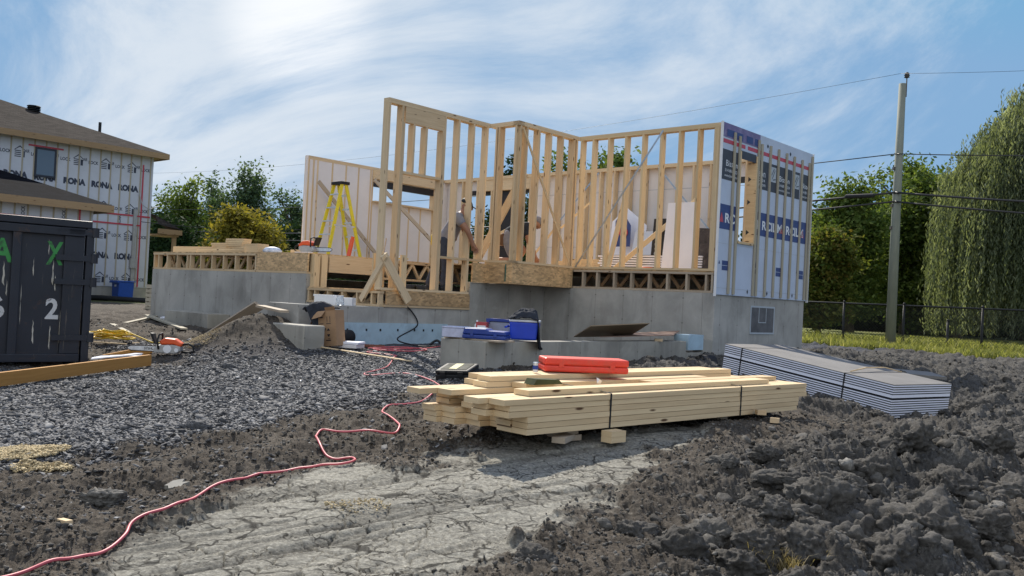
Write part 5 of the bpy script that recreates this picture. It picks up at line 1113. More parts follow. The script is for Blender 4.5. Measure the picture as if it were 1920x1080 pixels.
# small sticks / shavings
for k, (q, L_) in enumerate([((205, 650), .5), ((120, 1000), .1), ((255, 650), .3), ((345, 628), .4)]):
    p = GP(*q); a_ = rng.random()*3; board('stick', ['pale stick tangled with the yellow rope', 'tiny white stick in the left foreground dirt', 'stick on the dirt above the chainsaw', 'thin stick in the hollow below the footing'][k], p+Vector((-math.cos(a_)*L_/2, -math.sin(a_)*L_/2, .06)), p+Vector((math.cos(a_)*L_/2, math.sin(a_)*L_/2, .05)), .03, .015, 'spruce_pale', cat='stick')

# ------------------------------------------------------------------ box, jacket and cups at the concrete step
bx_ = thing('cardboard_box', 'tall open cardboard box with printed arrows leaning on the concrete step', 'box', HL(.42, -1.46, -.80)+Vector((.05, .0, 0)), TH+R(20))
bx_.location = PD(622, 640, 12.9); bx_.location.z = -.80; bx_.rotation_euler = (0, R(-7), R(-26)); bx_.scale = (.85, .85, .85)
mb = MB(); mb.box(-.20, .20, -.12, .12, 0, .60); mb.build('body', M['cardboard'], bx_)
mb = MB(); mb.add([(-.20, -.12, .60), (.0, -.12, .60), (-.02, -.22, .50), (-.24, -.20, .47)], [[0, 1, 2, 3]]); mb.add([(.0, -.12, .602), (.20, -.12, .602), (.22, -.17, .66), (.01, -.16, .65)], [[0, 1, 2, 3]]); mb.add([(-.2, -.12, .6), (-.2, .12, .6), (-.36, .12, .52), (-.40, -.12, .30)], [[0, 1, 2, 3]]); mb.build('flap', M['cardboard'], bx_)
mb = MB(); ob = Vector((.05, -.123, 0)); xx, zz = Vector((1, 0, 0)), Vector((0, 0, 1))
flat_rect(mb, -.03, -.02, .40, .50, ob, xx, zz); flat_rect(mb, .03, .04, .40, .50, ob, xx, zz); flat_rect(mb, -.045, .05, .375, .385, ob, xx, zz)
flat_poly(mb, [(-.04, .26), (.03, .26), (-.005, .305)], ob, xx, zz); flat_poly(mb, [(-.04, .20), (-.005, .155), (.03, .20)], ob, xx, zz); flat_rect(mb, -.06, .04, .09, .105, ob, xx, zz); flat_rect(mb, -.02, .03, .12, .13, ob, xx, zz)
flat_rect(mb, -.19, -.10, .38, .39, ob, xx, zz); flat_rect(mb, -.18, -.11, .48, .50, ob, xx, zz)
mb.build('print', M['ink_black'], bx_)
def cloth(name, label, loc, rz, sx, sy, sz, mat, drapes, seed, cat='jacket'):
    """crumpled fabric: a grid sheet folded over a lump with hanging parts"""
    n_ = 44; u, v = np.meshgrid(np.linspace(-1, 1, n_), np.linspace(-1, 1, n_)); r = np.hypot(u, v)
    z = (1-np.clip(r, 0, 1)**2)*.6+.35*(fbm(u*2.2+seed, v*2.2, seed, 5, .6, True)-.4)
    x = u*(1-.15*fbm(u*3, v*3, seed+5)); y = v*(1-.15*fbm(u*3+9, v*3, seed+6))
    for (ux, uy, dz) in drapes: w_ = sstep(.35, 1.0, u*ux+v*uy); z = z-w_*dz; x = x-ux*w_*.25; y = y-uy*w_*.25
    V = np.stack([x*sx, y*sy, z*sz], -1).reshape(-1, 3); i = np.arange(n_*n_).reshape(n_, n_)
    F = np.stack([i[:-1, :-1].ravel(), i[:-1, 1:].ravel(), i[1:, 1:].ravel(), i[1:, :-1].ravel()], 1)
    o = npmesh(name, V, F, M[mat], smooth=True); s_ = o.modifiers.new('s', 'SOLIDIFY'); s_.thickness = .012; o.location = loc; o.rotation_euler = (0, 0, rz); return tag(o, label, cat)
cloth('jacket', 'black jacket dropped over the concrete step beside the cardboard box', PD(600, 576, 13.0), TH+.4, .24, .20, .12, 'cloth_dark', [(.6, -.8, 2.6), (-.9, .1, .6)], 11)
mb = MB(); mb.box(-.30, .30, -.10, .10, 0, .12); mb.box(-.32, .0, -.10, .10, .121, .15); o = mb.build('paper_box', M['white_plastic']); o.location = HL(.16-.5, -.95, ZEC+.001); o.location = PD(628, 571, 13.9); o.location.z = ZEC; o.rotation_euler = (0, 0, TH+R(35)); tag(o, 'flat white box lying on the low wall behind the cardboard box', 'box')
jar = thing('clear_jug', 'clear plastic jug standing on the low wall edge', 'jug', (0, 0, 0), 0); q = PD(637, 574, 13.6); jar.location = (q.x, q.y, ZEC+.001)
mb = MB(); mb.lathe([(.05, 0), (.065, .01), (.065, .09), (.05, .12), (.05, .135)], n=16); mb.build('body', M['clear'], jar, smooth=True); mb = MB(); mb.lathe([(.052, .135), (.052, .15), (.01, .15)], n=16); mb.build('lid', M['white_plastic'], jar)
# black pipe end, pink foam pieces
mb = MB(); mb.tube([(0, 0, 0), (.10, .25, 0)], .105, 24, cap=False); mb.tube([(0.001, .001, 0), (.10, .25, 0)], .095, 24); o = mb.build('drain_pipe', M['black_plastic'], smooth=False); p = PD(637, 632, 13.2); o.location = (p.x, p.y, p.z); tag(o, 'short black drain pipe lying behind the cardboard box', 'pipe')
for k, (w_, l_, h_, dz) in enumerate([(.62, .30, .05, .02), (.60, .30, .035, .075)]):
    mb = MB(); mb.box(-w_/2, w_/2, -l_/2, l_/2, 0, h_); o = mb.build('foam_block', M['foam'] if k else M['foam_in'], bevel=.006); p = GP(636, 654); o.location = p+Vector((0.02*k, .1, dz)); o.rotation_euler = (0, 0, R(-14+3*k)); tag(o, ['lower pinkish foam block on the gravel below the cardboard box', 'upper white foam block stacked on the pinkish one by the gravel'][k], 'foam block')
mb = MB(); mb.box(-.2, .2, -.12, .12, 0, .12); o = mb.build('paint_tray', M['clear']); p = GP(663, 645); o.location = p+Vector((0, .1, .02)); o.rotation_euler = (0, 0, .1); tag(o, 'clear plastic tub beside the stacked foam blocks', 'tub')
mb = MB(); mb.prism([(-.25, -.05), (.15, -.08), (.32, .02), (.1, .07), (-.2, .05)], 0, .03); o = mb.build('scrap_wood', M['red_wood']); p = GP(680, 652); o.location = p+Vector((0, .05, .02)); tag(o, 'red brown wood scrap on the gravel right of the foam blocks', 'scrap')
# black cable down the low wall
a = HL(.01, .55, ZEC+.03); pts = [HL(-.3, .3, ZEC+.02), HL(-.05, .45, ZEC+.05), HL(.03, .62, ZEC-.02), HL(.06, .78, -.5), PD(745, 635, 13.9), PD(775, 647, 13.3), PD(800, 650, 13.0), PD(818, 648, 13.2)]
def smoothpath(P, n=8):
    P = [Vector(p) for p in P]; out = []
    for i in range(len(P)-1):
        a, b_, c, d = P[max(i-1, 0)], P[i], P[i+1], P[min(i+2, len(P)-1)]
        for k in range(n):
            t = k/n; out.append(.5*((2*b_)+(c-a)*t+(2*a-5*b_+4*c-d)*t*t+(3*b_-a-3*c+d)*t**3))
    return out+[P[-1]]
mb = MB(); mb.tube(smoothpath(pts), .011, 7); o = mb.build('cable', M['black_plastic'], smooth=True); tag(o, 'black power cable hanging over the low wall down to the gravel', 'cable')
# ------------------------------------------------------------------ red air hose across the yard
HP = [(835, 648), (800, 655), (740, 657), (700, 660), (690, 664), (740, 668), (738, 672), (725, 690), (684, 703), (700, 706), (760, 703), (800, 712), (820, 722), (832, 735), (815, 745), (780, 757), (735, 770), (716, 782), (740, 797), (748, 812), (725, 820), (670, 820), (610, 811), (592, 822), (600, 843), (625, 853), (660, 851), (664, 866), (640, 875), (590, 876), (540, 880), (480, 895), (440, 910), (395, 926), (350, 955), (310, 972), (250, 995), (232, 1012), (180, 1040), (120, 1060), (60, 1078), (-40, 1110)]
pts = []
for q in HP: p = GP(*q); pts.append(p)
sp = smoothpath(pts, 10); xs_ = np.array([p.x for p in sp]); ys_ = np.array([p.y for p in sp]); sz_ = surf(xs_, ys_)
ker = np.array([1, 2, 3, 4, 5, 4, 3, 2, 1])/25; zz_ = np.convolve(np.pad(sz_, 4, mode='edge'), ker, 'valid'); zz_ = np.convolve(np.pad(np.maximum(zz_, sz_), 4, mode='edge'), ker, 'valid')+.014
ksk = np.hypot(xs_, ys_) < 9
mb = MB(); mb.tube([(a, b_, c) for a, b_, c in zip(xs_, ys_, zz_)], [float(np.clip(.0075, 0, 1))]*len(xs_), 8); o = mb.build('air_hose', M['hose'], smooth=True); tag(o, 'thin red air hose snaking over the gravel and dirt to the foreground', 'hose')
mb = MB(); pts = [GP(*q)+Vector((0, 0, .035)) for q in [(690, 657), (730, 655), (770, 656), (800, 660), (770, 663), (720, 661), (700, 658), (750, 658), (790, 657)]]; mb.tube(smoothpath(pts), .009, 6); o = mb.build('air_hose', M['hose'], smooth=True); tag(o, 'loose loops of pink red hose on the gravel before the blue foam', 'hose')
drop('lath', 'thin pale lath lying flat on the gravel before the blue foam', (600, 655), (770, 682), .05, .012, 'spruce_pale', za=.035, zb_=.035, cat='lath')
mb = MB(); mb.tube(smoothpath([(0, 0, .03), (.1, .03, .1), (.2, 0, .05), (.28, .06, .09), (.36, 0, .03)]), .02, 7); o = mb.build('cable_coil', M['black_plastic'], smooth=True); p = GP(806, 650); o.location = p; tag(o, 'black cable end bunched on the gravel left of the low front wall', 'cable')

# ------------------------------------------------------------------ coolers, cases, plywood on the low front wall
def onwall(px, Y): p = PD(px, 638, Y); return (p.x, p.y, -.519)
mb = MB(); mb.box(-.40, .52, -.16, .14, 0, .02); o = mb.build('cover_board', M['spruce_grey']); o.location = HL(3.30, -1.2, -.519); o.rotation_euler = (0, 0, TH); tag(o, 'weathered board lying along the top of the low front wall', 'board')
def P_on(px, Y, z=-.498): p = PD(px, 636, Y); return (p.x, p.y, z)
ck = thing('cooler', 'bright blue cooler with a white lid band on the low front wall', 'cooler', P_on(983, 11.3), R(-8))
mb = MB(); mb.prism([(-.165, 0), (.165, 0), (.185, .22), (-.185, .22)], -.12, .12, 'xz'); mb.build('body', M['blue_plastic'], ck, bevel=.02)
mb = MB(); mb.box(-.19, .19, -.125, .125, .222, .25); mb.build('lid', M['white_plastic'], ck, bevel=.01)
mb = MB(); mb.tube([(-.19, -.1, .17), (-.235, -.12, .15), (-.235, .12, .15), (-.19, .1, .17)], .012, 8); mb.build('handle', M['blue_plastic'], ck, smooth=True)
cloth('jacket', 'dark jacket with grey patches thrown over the blue cooler', Vector(P_on(985, 11.3))+Vector((.03, 0, .265)), R(-8), .26, .17, .19, 'cloth_dark', [(1, .15, 2.0)], 31)
c2 = thing('cooler', 'pale grey cooler with navy lid behind the navy tool case', 'cooler', P_on(938, 11.75), R(-15))
mb = MB(); mb.prism([(-.14, 0), (.14, 0), (.16, .20), (-.16, .20)], -.11, .11, 'xz'); mb.build('body', M['grey_lilac'], c2, bevel=.02)
mb = MB(); mb.box(-.17, .17, -.125, .125, .202, .235); mb.prism([(-.165, .17), (-.12, .17), (-.12, .22), (-.165, .22)], -.13, -.126, 'xz'); mb.build('lid', M['blue_case'], c2, bevel=.015)
c3 = thing('tool_case', 'flat navy plastic tool case lying on the low front wall', 'case', P_on(912, 11.0), R(-10))
mb = MB(); mb.box(-.27, .27, -.17, .17, 0, .05); mb.build('lower_shell', M['blue_case'], c3, bevel=.015)
mb = MB(); mb.prism([(-.27, .053), (.27, .053), (.26, .10), (.06, .105), (.02, .125), (-.24, .125)], -.17, .17, 'xz'); mb.build('upper_shell', M['blue_case'], c3, bevel=.012)
mb = MB(); mb.box(-.25, .0, -.12, .10, .1255, .13); mb.build('top_label', M['wrap_grey'], c3)
for s_ in (-.15, .14): mb = MB(); mb.box(s_-.02, s_+.02, -.178, -.171, .03, .075); mb.build('latch', M['blue_case'], c3)
mb = MB(); mb.box(-.14, .14, -.15, .15, 0, .11); mb.box(-.145, .145, -.155, .155, .111, .13); o = mb.build('screw_box', M['lilac_box'], bevel=.006); o.location = P_on(855, 11.15); o.rotation_euler = (0, 0, R(-14)); tag(o, 'small pale lilac box at the left end of the low front wall', 'box')
rb = thing('red_box', 'small red and white box behind the navy tool case', 'box', P_on(903, 11.6, -.40), R(-12))
mb = MB(); mb.box(-.07, .07, -.06, .06, -.09, .09); mb.build('body', M['red_box'], rb, bevel=.004); mb = MB(); mb.box(-.05, .06, -.0615, -.0605, -.03, .045); mb.build('label', M['white_plastic'], rb)
mb = MB(); mb.lathe([(.025, 0), (.035, .01), (.03, .09), (.012, .11), (.012, .15)], n=12); o = mb.build('bottle', M['white_plastic'], smooth=True); o.location = P_on(893, 11.65, -.50); o.location.z = -.44; tag(o, 'small bottle poking up left of the red box', 'bottle')
# plywood sheets
def sheet3(name, label, pts, th_, mat, cat='sheet'):
    P_ = [Vector(p) for p in pts]; n_ = (P_[1]-P_[0]).cross(P_[2]-P_[0]).normalized()*th_; mb = MB(); c = sum(P_, Vector())/len(P_)
    mb.add([p-c for p in P_]+[p-c+n_ for p in P_], [[3, 2, 1, 0], [4, 5, 6, 7]]+[[k, (k+1) % 4, (k+1) % 4+4, k+4] for k in range(4)]); o = mb.build(name, M[mat]); o.location = c; return tag(o, label, cat)
sheet3('plywood_sheet', 'brown black edged plywood sheet propped over the low front wall', [PD(1076, 632, 13.2), PD(1180, 631, 13.9), PD(1218, 607, 13.0), PD(1108, 612, 12.2)], -.014, 'ply_dark')
sheet3('plywood_sheet', 'thin reddish sheet lying under the propped plywood', [PD(1125, 631, 12.7), PD(1262, 628, 13.6), PD(1274, 620, 14.9), PD(1185, 624, 14.6)], -.012, 'ply_red')
mb = MB(); mb.box(-.06, .06, -.02, .02, 0, .04); o = mb.build('wood_block', M['spruce']); o.location = PD(1235, 631, 13.5); o.location.z = -.52; tag(o, 'tiny wood block beside the thin reddish sheet', 'block')
# black tool case on the gravel
tk = thing('tool_case', 'black organiser case with a worn pale lid tilted on the gravel', 'case', (0, 0, 0), 0); p = GP(857, 716); tk.location = (p.x, p.y+.1, p.z+.04); tk.rotation_euler = (R(10), R(-3), R(-18))
mb = MB(); mb.box(-.19, .19, -.17, .17, 0, .07); mb.build('base', M['black_plastic'], tk, bevel=.015)
mb = MB(); mb.box(-.19, .19, -.17, .17, .073, .115); mb.build('lid', M['black_plastic'], tk, bevel=.015)
mb = MB(); mb.box(-.14, .15, -.13, .13, .116, .120); ld = mb.build('lid_window', M['lid_grey'], tk); mb = MB(); mb.box(-.05, .04, -.12, .12, .1205, .123); mb.build('label', M['worn_yellow'], ld)
for s_ in (-.1, .1): mb = MB(); mb.box(s_-.03, s_+.03, -.182, -.171, .05, .1); mb.build('latch', M['black_plastic'], tk)

# ------------------------------------------------------------------ strapped lumber stack in front
LA = math.atan2(BY.y, BY.x)-R(5.0); LO = Vector((.13, 5.60, -.845)); ld_ = Vector((math.cos(LA), math.sin(LA), 0)); lp = Vector((-math.sin(LA), math.cos(LA), 0))
grp = 'spruce boards of the strapped stack'
def lb(a, b_, j, k, label, w=.139, dz=0, g=grp, jo=0):
    z = .019+.0385*k+dz; c = LO+lp*(w/2+.1405*j+jo+.008*(rng.random()-.5))+Vector((0, 0, z)); p0 = c+ld_*a+lp*((rng.random()-.5)*.006); p1 = c+ld_*b_; return board('lumber_board', label, p0, p1, w, .0355, 'spruce_pale', (0, 0, 1), g)
st = 'pale spruce board in the body of the black strapped stack'
for j in range(6):
    for k in range(6):
        if k < 3: a = [0, -.02, .05, -.03, -.13, -.18][j]+rng.random()*.03
        else: a = [-.19, -.22, -.02, -.06, .02, -.10][j]+rng.random()*.05
        if k == 5: a = [-.20, -.28, .0, -.10, -.15, -.30][j]
        if k == 5 and j in (2, 3): continue
        b_ = 3.32+rng.random()*.03+(.14 if (k >= 3) else 0)
        lb(a, b_, j, k, 'spruce board in the %s layer of the strapped stack, %s' % (['lowest', 'second', 'third', 'fourth', 'fifth', 'sixth'][k], ['in the front row', 'second row from the front', 'third row from the front', 'third row from the back', 'second row from the back', 'in the rearmost row'][j]))
lb(.10, 3.0, .5, 6, 'long top board lying across the front of the strapped stack', jo=.02)
lb(1.6, 3.4, 1.7, 6, 'top board starting halfway along the strapped stack', jo=.02)
for k in range(2):
    for j in (4, 5): lb([-.06, -.02][k]+.04*(j-4)+.25, 2.9-.1*(j-4)+.3, j+.3, 6+k, '%s %s board of the low raised pile at the back of the stack' % (['lower', 'upper'][k], ['front', 'rear'][j-4]), g='boards in the raised pile at the back of the stack')
lb(.42, 2.6, 3.2, 6, 'board lying just in front of the raised back pile', g=None)
mb = MB(); mb.prism([(-.13, 0), (.16, 0), (.12, .03), (-.1, .04)], -.05, .05, 'xz'); o = mb.build('wood_scrap', M['moss']); o.location = LO+ld_*.55+lp*.42+Vector((0, 0, .265)); o.rotation_euler = (0, 0, LA); tag(o, 'dark green stained wood scrap on the stack below the small can', 'scrap')
for s_, nm in ((.80, 'black steel strap round the left end of the lumber stack'), (2.42, 'black steel strap round the right end of the lumber stack')):
    mb = MB(); hh = 6*.0385+.003; w_ = .85; c = LO+ld_*s_; pts = [c+lp*-.004+Vector((0, 0, -.004)), c+lp*-.006+Vector((0, 0, hh)), c+lp*.02+Vector((0, 0, hh+.006)), c+lp*w_*.5+Vector((0, 0, hh+.02)), c+lp*w_+Vector((0, 0, hh)), c+lp*w_+Vector((0, 0, -.004)), c+lp*-.004+Vector((0, 0, -.004))]
    for a, b_ in zip(pts[:-1], pts[1:]): mb.beam(a, b_, .016, .002, up=(lp*.5+Vector((0, 0, .6))))
    o = mb.build('steel_strap', M['black_plastic']); tag(o, nm, 'strap')
# bearers
for s_, nm in ((.55, 'left'), (2.35, 'right')):
    for k in range(2):
        c = LO+ld_*s_; zb_ = LO.z-.021-.039*k; board('bearer', '%s wooden bearer under the lumber stack, %s layer' % ({'left': 'left', 'right': 'right'}[nm], ['upper', 'lower'][k]), Vector((c.x, c.y, zb_))+lp*(.10-.03*k), Vector((c.x, c.y, zb_))+lp*.9, .10, .038, 'spruce_grey', (0, 0, 1), None, 'bearer')  # greyer wood puts the shadow under the stack into the bearers' colour
for k in range(2): A1 = LO+ld_*.68-lp*.08+Vector((0, 0, -.022-.039*k)); board('wood_block', ['upper', 'lower'][k]+' short wood block beneath the strapped stack beside the left strap', A1, A1+ld_*.15, .09, .038, 'spruce_pale', (0, 0, 1), None, 'block')
A1 = LO+ld_*.30-lp*.0+Vector((0, 0, -.05)); board('wood_block', 'dark low offcut under the left overhang of the stack', A1, A1+ld_*.20+lp*.1, .09, .038, 'spruce_grey', (0, 0, 1), None, 'block')
for k, (q, r_, l_) in enumerate([((1402, 788), .1, .12), ((1425, 797), -.5, .14), ((1452, 806), -.35, .11)]):
    p = GP(*q); a_ = LA-r_*1.4; board('wood_block', ['highest', 'middle', 'lowest'][k]+' of three small wood offcuts tumbled right of the stack', p+Vector((-math.cos(a_)*l_/2, -math.sin(a_)*l_/2, .14-.03*k)), p+Vector((math.cos(a_)*l_/2, math.sin(a_)*l_/2, .13-.03*k)), .07, .04, 'spruce', (0, 0, 1), None, 'block')
# red case on top
rc = thing('tool_case', 'long bright red plastic case lying on the lumber stack', 'case', LO+ld_*1.25+lp*.67+Vector((0, 0, .315)), LA-R(34)); 
mb = MB(); mb.box(-.329, .329, -.129, .129, 0, .049); mb.build('lower_shell', M['red_plastic'], rc, bevel=.014)
mb = MB(); mb.box(-.33, .33, -.13, .13, .050, .105); mb.build('upper_shell', M['red_plastic'], rc, bevel=.014)
for s_ in (-.2, .2): mb = MB(); mb.box(s_-.02, s_+.02, -.1325, -.1305, .035, .065); mb.build('latch', M['red_plastic'], rc, bevel=.003)
cn = thing('drink_can', 'small blue and silver can standing on the stack left of the red case', 'can', LO+ld_*.78+lp*.72+Vector((0, 0, .315)))
mb = MB(); mb.lathe([(.001, 0), (.018, .0), (.020, .004), (.020, .068), (.017, .074), (.001, .074)], n=18); mb.build('body', M['alu'], cn, smooth=False)
mb = MB(); mb.lathe([(.0204, .02), (.0204, .05)], n=18); mb.build('label', M['blue_case'], cn)
mb = MB(); V, F = CHIPS[0]; mb.add([v*.035 for v in V], F.tolist()); o = mb.build('paper_ball', M['white_plastic']); o.location = LO+ld_*1.10+lp*.36+Vector((0, 0, .285)); tag(o, 'crumpled white paper lying on the stack before the red case', 'paper')

# ------------------------------------------------------------------ banded foam boards at right
fs = Vector((4.15, 9.72, -1.08)); al = math.atan2(.56, .83); fx_ = Vector((math.cos(al), math.sin(al), 0)); fy_ = Vector((-math.sin(al), math.cos(al), 0))
rotm = Euler((R(6.5), 0, al)).to_matrix()
for k in range(13):
    tk_ = .0345 if k == 8 else .0145
    t_ = thing('foam_board', 'thick white foam board at the bottom of the upper bundle of the banded stack' if k == 8 else 'topmost foam board of the banded stack with its grey brown skin showing' if k == 12 else 'thin white foam board, %s in the %s bundle of the banded stack' % (['lowest', 'second lowest', 'third lowest', 'fourth lowest', 'fourth highest', 'third highest', 'second highest', 'highest', '', 'lowest thin one', 'second thin one up', 'third thin one up', ''][k], 'lower' if k < 8 else 'upper'), 'foam board', fs+rotm @ Vector((0, 0, .0258*k+(.012 if k >= 8 else 0)+(.02 if k > 8 else 0))), group=None if k in (8, 12) else 'foam boards of the %s bundle at right' % ('lower' if k < 8 else 'upper'), rot=(R(6.5), 0, al))
    mb = MB(); mb.box(0, 1.12, 0, 2.44, 0, tk_); mb.build('foam_core', M['foam'], t_)
    mb = MB(); mb.box(.0, 1.12, .0, 2.44, tk_+.0002, tk_+.0112); mb.build('facing', M['facing_brown'] if k == 12 else M['black_film'], t_)
for s_ in (.62, 2.15):
    mb = MB()
    pts = [(-.004, s_, -.004), (-.004, s_, .368), (1.13, s_, .368), (1.13, s_, -.004), (-.004, s_, -.004)]
    for a, b_ in zip(pts[:-1], pts[1:]): mb.beam(a, b_, .016 if a[0] != b_[0] else .003, .003 if a[0] != b_[0] else .016, up=(0, 0, 1) if a[0] != b_[0] else (0, 1, 0))
    o = mb.build('band', M['black_plastic']); o.location = fs; o.rotation_euler = (R(6.5), 0, al); tag(o, 'black plastic band round the %s end of the foam board stack' % ('near' if s_ < 1 else 'far'), 'band')
mb = MB(); mb.tube([(1.1, .62, .372), (.95, .75, .40), (.5, .7, .41), (.1, .62, .385)], .008, 6); o = mb.build('loose_strip', M['spruce_pale'], smooth=True); o.location = fs; o.rotation_euler = (R(6.5), 0, al); tag(o, 'pale bowed strip lying on top of the foam board stack', 'strip')
for k, y_ in enumerate((.55, 1.9)):
    mb = MB(); mb.box(.0, 1.1, -.05, .05, 0, .09); o = mb.build('skid', M['spruce_grey']); q = fs+rotm @ Vector((0, y_, -.10)); o.location = q; o.rotation_euler = (R(6.5), 0, al); tag(o, ['near', 'far'][k]+' wooden skid under the foam board stack', 'skid')
A1 = GP(1670, 715); B1 = GP(1762, 722); mb = MB(); mb.box(0, .95, 0, .6, 0, .04); o = mb.build('foam_sheet', M['facing_brown']); p = GP(1650, 714); o.location = (p.x, p.y, p.z+.1); o.rotation_euler = (R(3), R(2), R(-4)); tag(o, 'loose grey brown sheet lying on the dirt behind the foam board stack', 'sheet')

# ------------------------------------------------------------------ trees
def quads(C, Nrm, Tan, w, l):
    """leaf quads: centre, normal, tangent, widths, lengths"""
    B_ = np.cross(Nrm, Tan); B_ /= np.linalg.norm(B_, axis=1)[:, None]+1e-9
    a = Tan*l[:, None]*.5; b_ = B_*w[:, None]*.5; n_ = len(C)
    V = np.stack([C-a, C+b_*.9-a*.1, C+a, C-b_*.9-a*.1], 1).reshape(-1, 3); F = np.arange(n_*4).reshape(n_, 4); return V, F
def unit(n_): v = rng.normal(size=(n_, 3)); return v/np.linalg.norm(v, axis=1)[:, None]
def crown_mesh(name, lumps, n_clusters, per, leaf, spread, mat, parent, droop=0., tone_bias=0.):
    vols = np.array([l[3]*l[4]*l[5] for l in lumps])**.75; vols /= vols.sum(); C = []; T = []
    for (cx, cy, cz, rx, ry, rz_), v_ in zip(lumps, vols):
        n_ = max(3, int(n_clusters*v_)); u = unit(n_); r_ = (.35+.65*rng.random(n_)**.45)*(1+.22*rng.normal(size=n_)*.6)
        r_ = np.minimum(r_, 1.08); P = u*r_[:, None]*np.array([rx, ry, rz_])+np.array([cx, cy, cz]); tn = .5+.25*u[:, 2]*0+.22*rng.normal(size=n_)+tone_bias
        m_ = rng.poisson(per*(.4+1.2*rng.random(n_))); idx_ = np.repeat(np.arange(n_), m_)
        o_ = np.clip(rng.normal(size=(len(idx_), 3)), -1.7, 1.7)*spread*(.5+rng.random(n_)[idx_][:, None]); o_[:, 2] *= .75
        C.append(P[idx_]+o_); T.append(np.clip(tn[idx_]+.12*rng.normal(size=len(idx_)), 0, 1))
    C = np.concatenate(C); T = np.concatenate(T); n_ = len(C)
    Nn = unit(n_); Nn[:, 2] = abs(Nn[:, 2])+.3; Nn /= np.linalg.norm(Nn, axis=1)[:, None]; Ta = np.cross(Nn, unit(n_)); Ta[:, 2] -= droop; Ta /= np.linalg.norm(Ta, axis=1)[:, None]
    sz = leaf*(.6+.8*rng.random(n_)); V, F = quads(C, Nn, Ta, sz*.75, sz*1.25)
    return npmesh(name, V, F, M[mat], parent, attrs=dict(tone=np.repeat(T, 4)))
def trunk_mesh(parent, H, r0, limbs, lean=(0, 0), hfrac=.8):
    mb = MB(); pts = []; rs2 = []
    for k in range(8):
        t = k/7; pts.append((lean[0]*t+.12*math.sin(3*t+H), lean[1]*t+.1*math.sin(4*t), H*hfrac*t-.3)); rs2.append(r0*(1.25-t) if t < 1 else r0*.2)
    rs2[0] = r0*1.5; mb.tube(pts, [max(.02, q) for q in rs2], 9)
    for (z0, x1, y1, z1) in limbs:
        t = (z0+.3)/(H*hfrac); base = Vector((lean[0]*t, lean[1]*t, z0)); tip = Vector((x1, y1, z1)); P_ = []; 
        for k in range(6): s_ = k/5; q = base.lerp(tip, s_); q.z += math.sin(s_*3.14)*.25*(z1-z0)*.4; q.x += .1*math.sin(5*s_+z0); P_.append(q)
        mb.tube(P_, [r0*.5*(1-.85*k/5)+.012 for k in range(6)], 6)
    return mb.build('trunk', M['bark'], parent, smooth=True)
def tree(name, label, px, Y, top_px, half_px, kind, mat, leaf=.17, ncl=420, per=16, cat='tree', base_z=None, crown_bot=.25, group=None, nl=16, spread=.35, shape='oak', r0=None, dens=1.0, pyh=480):
    P = PD(px, 575, Y); bz = Gz(P.x, P.y); topz = PD(px, top_px, Y).z; H = topz-bz; W_ = half_px/FPX*Y
    t_ = thing(name, label, cat, (P.x, P.y, bz), 0, group); lumps = []; limbs = []
    for k in range(nl):
        a = rng.random()*6.28; zf = crown_bot+(1-crown_bot)*(k+.5)/nl
        if shape == 'oak': prof = math.sqrt(max(.05, 1-((zf-crown_bot)/(1-crown_bot)*1.0-.42)**2/.36))
        elif shape == 'cone': prof = max(.1, 1.05-(zf-crown_bot)/(1-crown_bot))
        elif shape == 'dome': prof = math.sqrt(max(.05, 1-((zf-crown_bot)/(1-crown_bot))**2))
        elif shape == 'loose': prof = .55+.5*math.sin((zf-crown_bot)/(1-crown_bot)*3.0)
        rad = W_*prof*(.25+.55*rng.random()); s_ = W_*(.26+.16*rng.random())*(.75 if shape in ('loose',) else 1)*(.55 if zf > .85 else 1)
        if shape == 'cone': s_ = W_*prof*.6+.1; rad = W_*prof*.35
        z_ = H*zf; z_ = min(z_, H-s_*.8)
        lumps.append((math.cos(a)*rad, math.sin(a)*rad, z_, s_*(1+.3*rng.random()), s_*(1+.3*rng.random()), s_*.8)); limbs.append((H*min(zf*.6+.05, .7), lumps[-1][0], lumps[-1][1], z_))
    lumps.append((0, 0, H*(crown_bot+.5*(1-crown_bot)), W_*.55, W_*.55, H*(1-crown_bot)*.42))
    trunk_mesh(t_, H, r0 or max(.10, H*.025), limbs[::2] if shape != 'cone' else [], hfrac=.85)
    crown_mesh('crown', lumps, int(ncl*dens*1.25), per*1.35, leaf, spread, mat, t_)
    return t_
